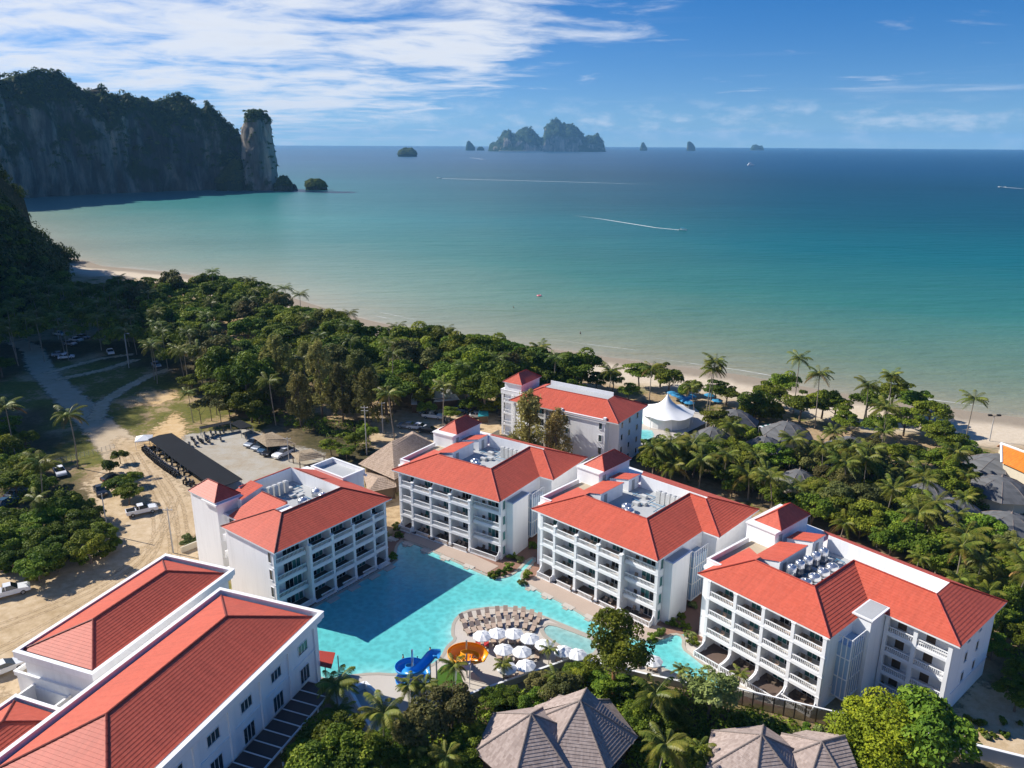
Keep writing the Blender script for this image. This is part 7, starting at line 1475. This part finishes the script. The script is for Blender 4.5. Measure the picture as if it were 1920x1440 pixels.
g = thing('market_gazebo', 'small white peaked gazebo at the road end of the black shelter', 'gazebo', tuple(at(*z7(178, 480), 2.6)[:2]) + (0,), R(20)); m = MB(); m.add([(-2, -2, 2.4), (2, -2, 2.4), (2, 2, 2.4), (-2, 2, 2.4), (0, 0, 3.3)], [(0, 1, 4), (1, 2, 4), (2, 3, 4), (3, 0, 4)]); m.box(-2, 2, -2.0, -1.97, 2.15, 2.4); m.build('canopy', 'tent_white', g)
for x in (-1.9, 1.9):
    for y in (-1.9, 1.9): MB().tube((x, y, 0), (x, y, 2.4), .05).build('post', 'frame_white', g)
def thatch(name, label, px, ze, ridge_px, zr, mat='thatch', cat='pavilion', walls=True):
    T = thing(name, label, cat); c = [np.array(at(u, v, ze)) for u, v in px]; r = [np.array(at(u, v, zr)) for u, v in ridge_px]
    if len(r) == 2: sl_ = [[c[0], c[1], r[0]], [c[1], c[2], r[1], r[0]], [c[2], c[3], r[1]], [c[3], c[0], r[0], r[1]]]
    else: sl_ = [[c[i], c[(i + 1) % 4], r[0]] for i in range(4)]
    for s_ in sl_: slope('roof_slope', s_, mat, T, .5, .07)
    cen = np.mean(c, 0)
    for q in c: w = q + (cen - q) * .12; MB().tube((w[0], w[1], 0), (w[0], w[1], ze), .12).build('post', 'brown_wood', T)
    if walls: MB().prism([tuple((q + (cen - q) * .16)[:2]) for q in c], 0, ze - .2).build('wall', 'brown_wood', T)
    return T
z9 = lambda x, y: (640 + x / 3, 480 + y / 3)
thatch('thatched_hall', 'big hall with a pinkish brown thatched hip roof between the two left blocks', [z9(95, 1170), z9(300, 1260), z9(560, 1075), z9(400, 985)], 4.2, [z9(286, 1040), z9(404, 1000)], 8.4); thatch('thatched_porch', 'low thatched porch roof in front of the big thatched hall', [z9(120, 1215), z9(150, 1330), z9(310, 1300), z9(300, 1240)], 3.0, [z9(205, 1250)], 4.4)
thatch('thatched_carport', 'straw thatched carport over the cars at the gravel lot', [z7(1400, 480), z7(1560, 590), z7(1900, 560), z7(1620, 420)], 2.6, [z7(1540, 440), z7(1760, 500)], 3.6, 'thatch_straw', 'carport', False); thatch('thatched_shed', 'second straw roof right of the carport behind the left block', [z7(1830, 660), z7(1920, 760), z7(2230, 700), z7(2060, 610)], 2.6, [z7(1930, 660), z7(2110, 650)], 3.6, 'thatch_straw', 'shed', False)
z8 = lambda x, y: (740 + x / 8.727, 680 + y / 8.727)
def cafe(label, px, z, mat, cat='restaurant'):
    K = thing('beach_restaurant', label, cat); p = [at(*z8(x, y), z)[:2] for x, y in px]; MB().prism([tuple(q) for q in p], [z - .1, z - .1, z + .5, z + .5], [z, z, z + .6, z + .6]).build('roof', mat, K); c = np.mean(p, 0); MB().prism([tuple(q + (c - q) * .15) for q in p], 0, z - .15).build('wall', 'brown_wood', K)
cafe('beach restaurant with the large white sheet roof, left', [(600, 590), (960, 560), (900, 390), (600, 420)], 3.4, 'tent_white'); cafe('beach restaurant with a low white awning in front of the large white roof', [(640, 640), (1060, 600), (1000, 540), (690, 570)], 2.6, 'white_trim'); cafe('beach restaurant with the pale striped roof right of the large white one', [(1200, 640), (1480, 520), (1460, 420), (1190, 520)], 3.2, 'pale_metal'); cafe('small white kiosk left of the beach restaurants', [(270, 680), (370, 680), (350, 560), (270, 570)], 2.8, 'tent_white', 'kiosk'); cafe('teal tarpaulin stall beside the white car', [(1360, 880), (1540, 870), (1530, 820), (1380, 820)], 2.2, 'teal_cloth', 'stall'); cafe('long pale roof glimpsed through the trees behind the restaurants', [(290, 530), (600, 560), (600, 500), (300, 480)], 3.0, 'tent_white')
# white marquee and small resort pools
T = thing('white_marquee', 'white tensile marquee with a single peak beside the resort pool', 'marquee', tuple(at(1250, 772, 3.2)[:2]) + (0,)); n = 24; vs = []; rings = [(0.15, 8.4), (.5, 7.6), (1.3, 6.4), (2.8, 5.1), (4.6, 4.2), (6.4, 3.6), (7.6, 3.25)]
m = MB(); vs = [(r_ * (1 + (.05 * math.cos(8 * 2 * math.pi * i / n) if r_ > 4 else 0)) * math.cos(2 * math.pi * i / n), r_ * math.sin(2 * math.pi * i / n), h_ + (.25 * math.cos(8 * 2 * math.pi * i / n) if r_ > 6 else 0)) for r_, h_ in rings for i in range(n)]; m.add(vs, [(j * n + i, j * n + (i + 1) % n, (j + 1) * n + (i + 1) % n, (j + 1) * n + i) for j in range(len(rings) - 1) for i in range(n)]); m.build('canopy', 'tent_white', T, True); MB().tube((0, 0, 0), (0, 0, 8.9), .12).build('mast', 'white_trim', T); m = MB(); m.lathe([(6.6, 0), (6.6, 3.2)], 24); m.build('wall', 'tent_white', T)
for i in range(8): a = 2 * math.pi * i / 8; MB().tube((7.5 * math.cos(a), 7.5 * math.sin(a), 0), (7.5 * math.cos(a), 7.5 * math.sin(a), 3.3), .08).build('post', 'white_trim', T)
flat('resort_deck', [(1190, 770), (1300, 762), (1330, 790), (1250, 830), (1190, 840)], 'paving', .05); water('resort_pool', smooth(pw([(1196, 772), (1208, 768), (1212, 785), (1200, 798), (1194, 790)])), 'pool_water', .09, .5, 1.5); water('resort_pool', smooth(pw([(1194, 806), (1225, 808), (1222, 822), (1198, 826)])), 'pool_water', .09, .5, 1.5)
for u, v, r_, lb in DOMES:
    D = thing('dome_villa', lb, 'tent villa', tuple(at(u, v, 5.9)[:2]) + (0,), random.uniform(0, .8)); n = 8; prof = [(0, 5.9), (.28, 5.35), (.55, 4.5), (.8, 3.4), (1.0, 2.5)]
    for i in range(n):
        a0, a1 = 2 * math.pi * i / n, 2 * math.pi * (i + 1) / n; V, F, UV = [], [], []
        for q, h_ in prof: V += [(r_ * q * math.cos(a0), r_ * q * math.sin(a0), h_), (r_ * q * math.cos(a1), r_ * q * math.sin(a1), h_)]
        me = bpy.data.meshes.new('roof_panel'); F = [(2 * j, 2 * j + 1, 2 * j + 3, 2 * j + 2) for j in range(4)]; me.from_pydata(V, [], F); uv = me.uv_layers.new(name='UVMap'); uv.data.foreach_set('uv', np.array([(V[k][0], V[k][2]) for f in F for k in f], np.float32).ravel()); link('roof_panel', me, 'dome_fabric', D)
        m = MB(); m.path([(r_ * q * math.cos(a0), r_ * q * math.sin(a0), h_ + .03) for q, h_ in prof[1:]], [.05, .06, .07, .07], 5); m.build('seam', 'ridge_grey', D)
    m = MB(); m.lathe([(r_ * .84, 0), (r_ * .84, 2.75)], 16); m.build('wall', 'cream_plaster', D); m = MB(); m.lathe([(.3, 0), (.15, .3), (.05, .6)], 8, (0, 0), 5.85); m.build('finial', 'ridge_grey', D)
for i, (u, v) in enumerate([(1343, 790), (1442, 800), (1452, 812), (1405, 843), (1556, 875), (1583, 842)]):
    p = at(u, v, 2.6); K = thing('glass_pergola', 'white and glass striped terrace roof tucked between the dome tents', 'pergola', (p[0], p[1], 0), R(25), 'glass terrace roofs of the dome tents')
    for k in range(5): MB().box(-2.2 + .9 * k, -1.45 + .9 * k, -1.5, 1.5, 2.55, 2.6).build('glass_panel', 'frame_white' if k % 2 == 0 else 'glass_teal', K)
    for x in (-2.2, 2.2):
        for y in (-1.4, 1.4): MB().tube((x, y, 0), (x, y, 2.55), .06).build('post', 'white_trim', K)
Tm = thing('temple_roof', 'orange tiled temple roof with a white edge at the right border', 'temple'); c = [at(1878, 868, 5.5), at(1960, 905, 5.5), at(1975, 868, 8.5), at(1877, 832, 8.5)]; slope('roof_slope', c, 'temple_tile', Tm, .4, .06); p = [np.array(q) for q in c]; back = [p[3], p[2], p[2] + np.array([3, 6, -3]), p[3] + np.array([3, 6, -3])]; slope('roof_slope', back, 'temple_tile', Tm, .4, .06)
for a, b in ((c[3], c[2]), (c[3], c[0])): m = MB(); m.tube((a[0], a[1], a[2] + .1), (b[0], b[1], b[2] + .1), .28, n=6); m.build('roof_edge', 'white_trim', Tm)
w = [np.array(q[:2]) for q in (c[0], c[1], back[2], back[3])]; cm = np.mean(w, 0); MB().prism([tuple(q + (cm - q) * .12) for q in w], 0, 5.2).build('wall', 'cream_plaster', Tm)
for px, lb in (([(1640, 962), (1800, 985), (1805, 1000), (1640, 978)], ''), ): pass
# low walls, fence, poles
wall_line('yard_wall', 'low cream wall between the sandy yard and the left block', [(340, 1037), (372, 1024), (385, 1020)], 1.2, .3, 'cream_plaster', cap=None); wall_line('car_park_wall', 'low cream wall beside the farthest hotel block', [(845, 862), (880, 845), (936, 815)], 1.4, .3, 'cream_plaster', cap=None)
wf = thing('wire_fence', 'thin wire fence with posts on the grass below the tall lit palm', 'fence'); a, b = np.array(at(100, 872)[:2]), np.array(at(215, 842)[:2]); nP = 14
for i in range(nP + 1): q = a + (b - a) * i / nP; MB().tube((q[0], q[1], 0), (q[0], q[1], 1.4), .05, n=5).build('post', 'concrete_post', wf)
for h_ in (.5, .9, 1.3): MB().tube((*a, h_), (*b, h_), .02, n=4).build('wire', 'steel', wf)
def pole(name, label, u, v, h, arms=1, lamp=False, cat='utility pole'):
    p = at(u, v); o = thing(name, label, cat, (p[0], p[1], 0)); MB().tube((0, 0, 0), (0, 0, h), .15, .10, 8).build('post', 'concrete_post', o)
    for i in range(arms): MB().box(-.9, .9, -.06, .06, h - .5 - .8 * i, h - .38 - .8 * i).build('crossarm', 'concrete_post', o); 
    if arms:
        for x in (-.8, 0, .8): m = MB(); m.lathe([(.06, 0), (.08, .08), (.03, .2)], 8, (x, 0), h - .38); m.build('insulator', 'frame_white', o)
    if lamp: MB().path([(0, 0, h), (.6, 0, h + .3), (1.2, 0, h + .3)], [.05, .04, .04], 6).build('bracket', 'steel', o); m = MB(); m.box(1.0, 1.7, -.15, .15, h + .22, h + .34); m.build('lamp_head', 'frame_white', o)
    return o
pole('utility_pole', 'concrete utility pole with crossarm beside the left block', 325, 1037, 9.5); pole('utility_pole', 'concrete pole at the edge of the left thicket', 203, 1003, 9, 0); pole('utility_pole', 'tall concrete pole with crossarms right of the casuarinas', 688, 853, 13, 2); pole('utility_pole', 'pole by the trees above the thatched hall', 718, 812, 9, 1); pole('street_lamp', 'tall lamp post standing between the shaded palms', 242, 690, 12, 0, True, 'street lamp'); pole('street_lamp', 'lamp post by the cars of the shaded clearing', 110, 636, 8, 0, True, 'street lamp'); pole('utility_pole', 'pole with a crossarm in front of the white pickup at the gravel lot', 542, 866, 6.5, 1)
fl = pole('flood_light', 'double floodlight mast on the sand at the far right', 1855, 827, 7.0, 0, False, 'floodlight'); MB().box(-1.6, 1.6, -.06, .06, 7.0, 7.12).build('crossarm', 'tyre', fl)
for x in (-1.4, -.9, .9, 1.4): m = MB(); m.box(x - .22, x + .22, -.35, .25, 7.13, 7.5); m.build('lamp_head', 'tyre', fl)
# beach umbrellas and mats
BU = thing('beach_umbrella', 'x', 'umbrella'); m = MB(); m.lathe([(1.5, 1.9), (.8, 2.25), (.05, 2.45)], 8); m.build('canopy', 'blue_cloth', BU); MB().tube((0, 0, 0), (0, 0, 2.4), .035).build('pole', 'frame_white', BU); register(BU)
for i, (u, v) in enumerate([(690, 683), (698, 684), (708, 686), (716, 684), (727, 684), (735, 686), (1268, 742), (1278, 746), (1288, 748), (1296, 744), (1260, 738), (1292, 756), (1284, 752), (1330, 742), (1345, 752)]):
    o = BU if i == 0 else dup(BU); p = at(u, v, 2); o.location = (p[0], p[1], 0); o.scale = (1.15,) * 3; far = i < 6; o['label'] = 'blue beach umbrella in the gap of the tree belt on the left' if far else 'blue beach umbrella on the sand behind the white marquee'; o['group'] = 'blue umbrellas in the tree belt gap' if far else 'blue umbrellas behind the marquee'
# boats and wakes
def boat(label, u, v, head, L, wake, ww, mat='white_trim', wname='boat_wake'):
    p = at(u, v, SEA_Z); q = at(u + head[0], v + head[1], SEA_Z); a = math.atan2(q[1] - p[1], q[0] - p[0]); o = thing('speedboat', label, 'boat', (p[0], p[1], SEA_Z), a); W = L * .14
    st = [(-L / 2, W, .9), (-L * .1, W * 1.05, 1.0), (L * .25, W * .85, 1.25), (L * .5, .05, 1.6)]; vs = []
    for x, w_, h_ in st: vs += [(x, -w_, h_), (x, -w_ * .5, -.25), (x, w_ * .5, -.25), (x, w_, h_)]
    m = MB(); m.add(vs, [(4 * j + k, 4 * j + (k + 1) % 4, 4 * j + 4 + (k + 1) % 4, 4 * j + 4 + k) for j in range(3) for k in range(4)] + [(0, 1, 2, 3)]); m.build('hull', mat, o); m = MB(); m.box(-L * .35, L * .12, -W * .8, W * .8, 2.2, 2.32); m.build('sun_roof', 'brown_wood' if mat != 'white_trim' else 'blue_cloth', o); m = MB()
    for x in (-.33, .1):
        for y in (-.7, .7): m = MB(); m.tube((L * x, W * y, .9), (L * x, W * y, 2.2), .06, n=5); m.build('roof_post', 'steel', o)
    m = MB(); m.box(-L * .5 - .4, -L * .5, -.3, .3, -.2, 1.1); m.build('engine', 'tyre', o)
    ln = resample(pw(wake, SEA_Z), 4.0); n = len(ln); f = np.linspace(1, 0, n) ** .5; me = strip_mesh(wname, ln, ww[0] + (ww[1] - ww[0]) * np.linspace(0, 1, n), SEA_Z + .05, f * 1.7); link(wname, me, 'foam', kind='stuff')
boat('boat with a brown roof speeding right in the middle of the bay', 1281, 432, (10, .8), 7.5, [(1277, 431.5), (1230, 427), (1180, 419), (1130, 411), (1060, 402)], (3.2, 6.0)); boat('white speedboat at the left end of the longest white wake', 824, 334, (-10, -.3), 14, [(828, 334.5), (900, 336.8), (980, 338.8), (1080, 341.5), (1180, 344.5), (1290, 347)], (8, 10)); boat('small far boat with a short wake below the big island', 882, 296, (-10, -.5), 14, [(884, 296), (897, 297.5), (912, 300)], (10, 14)); boat('small boat with a wake at the right edge of the sea', 1879, 351, (-10, -.3), 14, [(1881, 351), (1900, 352.5), (1935, 355)], (7, 9))
for u, v, lb in ((1495, 281, 'tiny white boat near the horizon, left of the other'), (1686, 282, 'tiny white boat near the horizon on the right'), (1407, 310, 'tiny boat under way in the far right sea')):
    p = at(u, v, SEA_Z); o = thing('distant_boat', lb, 'boat', (p[0], p[1], SEA_Z), 0, None, 2.2); m = MB(); m.prism([(-5, -1.5), (4, -1.5), (7, 0), (4, 1.5), (-5, 1.5)], -.3, 1.6); m.build('hull', 'white_trim', o); m = MB(); m.box(-3, 2, -1.1, 1.1, 1.6, 4.2); m.build('cabin', 'white_trim', o)
# entry steps from the ground floor terraces into the pool
for blk, us, lb in (('B2', (-22.5, -18.7, -14.0, -9.3, -3.8), 'pale entry step at the pool edge below the block at the head of the pool'), ('B3', (-22.5, -18.7, -14.0, -9.3, -3.8), 'pale entry step at the pool edge below the second block from the right'), ('B1', (-22.5, -18.7, -14.0, -9.3), 'shaded entry step at the pool edge below the left block')):
    B, xf = HB[blk]
    for u in us:
        p = B.location + Matrix.Rotation(B.rotation_euler.z, 3, 'Z') @ Vector(xf(u, -4.5 if blk != 'B1' else -2.0, 0)); o = thing('pool_step', lb, 'step', p, B.rotation_euler.z, 'entry steps along the pool edge')
        MB().box(-1.1, 1.1, -.55, .55, .052, .17).build('upper_tread', 'paving', o); MB().box(-.5, .5, -1.1 , -.56, .052, .11).build('lower_tread', 'kerb_stone', o)
        for x in (-.7, .7): MB().tube((x, -.7, .05), (x, -.7, .75), .03).build('handrail', 'steel', o)
# people: one skinned body each
def person(label, x, y, z, rz, pose, shorts, s=1.0):
    o = thing('person', label, 'person', (x, y, z), rz, None, s); P = {'pel': (0, 0, .95, .135), 'chest': (0, 0, 1.28, .155), 'neck': (0, 0, 1.48, .06), 'head': (0, .015, 1.60, .09), 'crown': (0, .01, 1.71, .075)}
    arm = {'down': ((.19, 0, 1.42), (.25, .02, 1.15), (.25, .12, .92)), 'up': ((.19, 0, 1.42), (.32, .08, 1.25), (.22, .28, 1.22))}[pose]
    E = [('pel', 'chest'), ('chest', 'neck'), ('neck', 'head'), ('head', 'crown')]
    for sd, nm in ((1, 'r'), (-1, 'l')):
        for k, (q, rr_) in enumerate(zip(arm, (.065, .048, .038))): P[f'a{nm}{k}'] = (q[0] * sd, q[1], q[2], rr_)
        E += [('chest', f'a{nm}0'), (f'a{nm}0', f'a{nm}1'), (f'a{nm}1', f'a{nm}2')]
        for k, q in enumerate(((.10, 0, .90, .10), (.11, .03, .50, .065), (.11, -.02, .08, .045), (.12, .13, .03, .035))): P[f'l{nm}{k}'] = (q[0] * sd, *q[1:])
        E += [('pel', f'l{nm}0')] + [(f'l{nm}{k}', f'l{nm}{k+1}') for k in range(3)]
    ks = list(P); me = bpy.data.meshes.new('body'); me.from_pydata([P[k][:3] for k in ks], [(ks.index(a), ks.index(b)) for a, b in E], []); b = link('body', me, 'skin', o); md = b.modifiers.new('skin', 'SKIN')
    for i, k in enumerate(ks): me.skin_vertices[0].data[i].radius = (P[k][3],) * 2; me.skin_vertices[0].data[i].use_root = (k == 'pel')
    ss = b.modifiers.new('sub', 'SUBSURF'); ss.levels = ss.render_levels = 1
    m = MB(); m.lathe([(.14, 0), (.19, .1), (.185, .28), (.165, .36)], 12, (0, 0), .72); m.build('swim_shorts', shorts, o); m = MB(); m.lathe([(.085, 0), (.105, .06), (.09, .13), (.04, .17)], 10, (0, -.01), 1.62); m.build('hair', 'hair', o); return o
for u, v, lb, sh, po, dz in ((756, 1240, 'person in dark trunks in the pool left of the blue slide mast', 'swim_dark', 'down', -.6), (783, 1244, 'person in dark trunks in the pool right behind the blue slide mast', 'swim_dark', 'up', -.6), (807, 1229, 'person in red trunks at the pool edge above the blue slide', 'swim_red', 'up', -.35), (1088, 626, 'person standing in the shallow sea nearest the beach', 'swim_dark', 'down', -1.0), (963, 577, 'person wading in the shallow sea left of the pink float', 'swim_dark', 'down', -1.2), (895, 778, 'person', 'swim_red', 'down', 0)):
    if lb == 'person': continue
    sea = v < 900; zz = SEA_Z if sea else .05; p = at(u, v, zz); person(lb, p[0], p[1], zz + dz, R(150) + u, po, sh, 1.15 if sea else 1.05)
p = at(1011, 555, SEA_Z); o = thing('swim_float', 'pink inflatable ring drifting on the shallow sea', 'float', (p[0], p[1], SEA_Z)); V = [((.95 + .34 * math.cos(b)) * math.cos(a), (.95 + .34 * math.cos(b)) * math.sin(a), .2 + .34 * math.sin(b)) for a in np.linspace(0, 2 * math.pi, 18, False) for b in np.linspace(0, 2 * math.pi, 8, False)]; m = MB(); m.add(V, [(i * 8 + j, ((i + 1) % 18) * 8 + j, ((i + 1) % 18) * 8 + (j + 1) % 8, i * 8 + (j + 1) % 8) for i in range(18) for j in range(8)]); m.build('ring', 'float_pink', o, True); person('person leaning on the pink inflatable ring in the sea', p[0] + .2, p[1] + .3, SEA_Z - .9, 2.0, 'up', 'swim_red', 1.1)
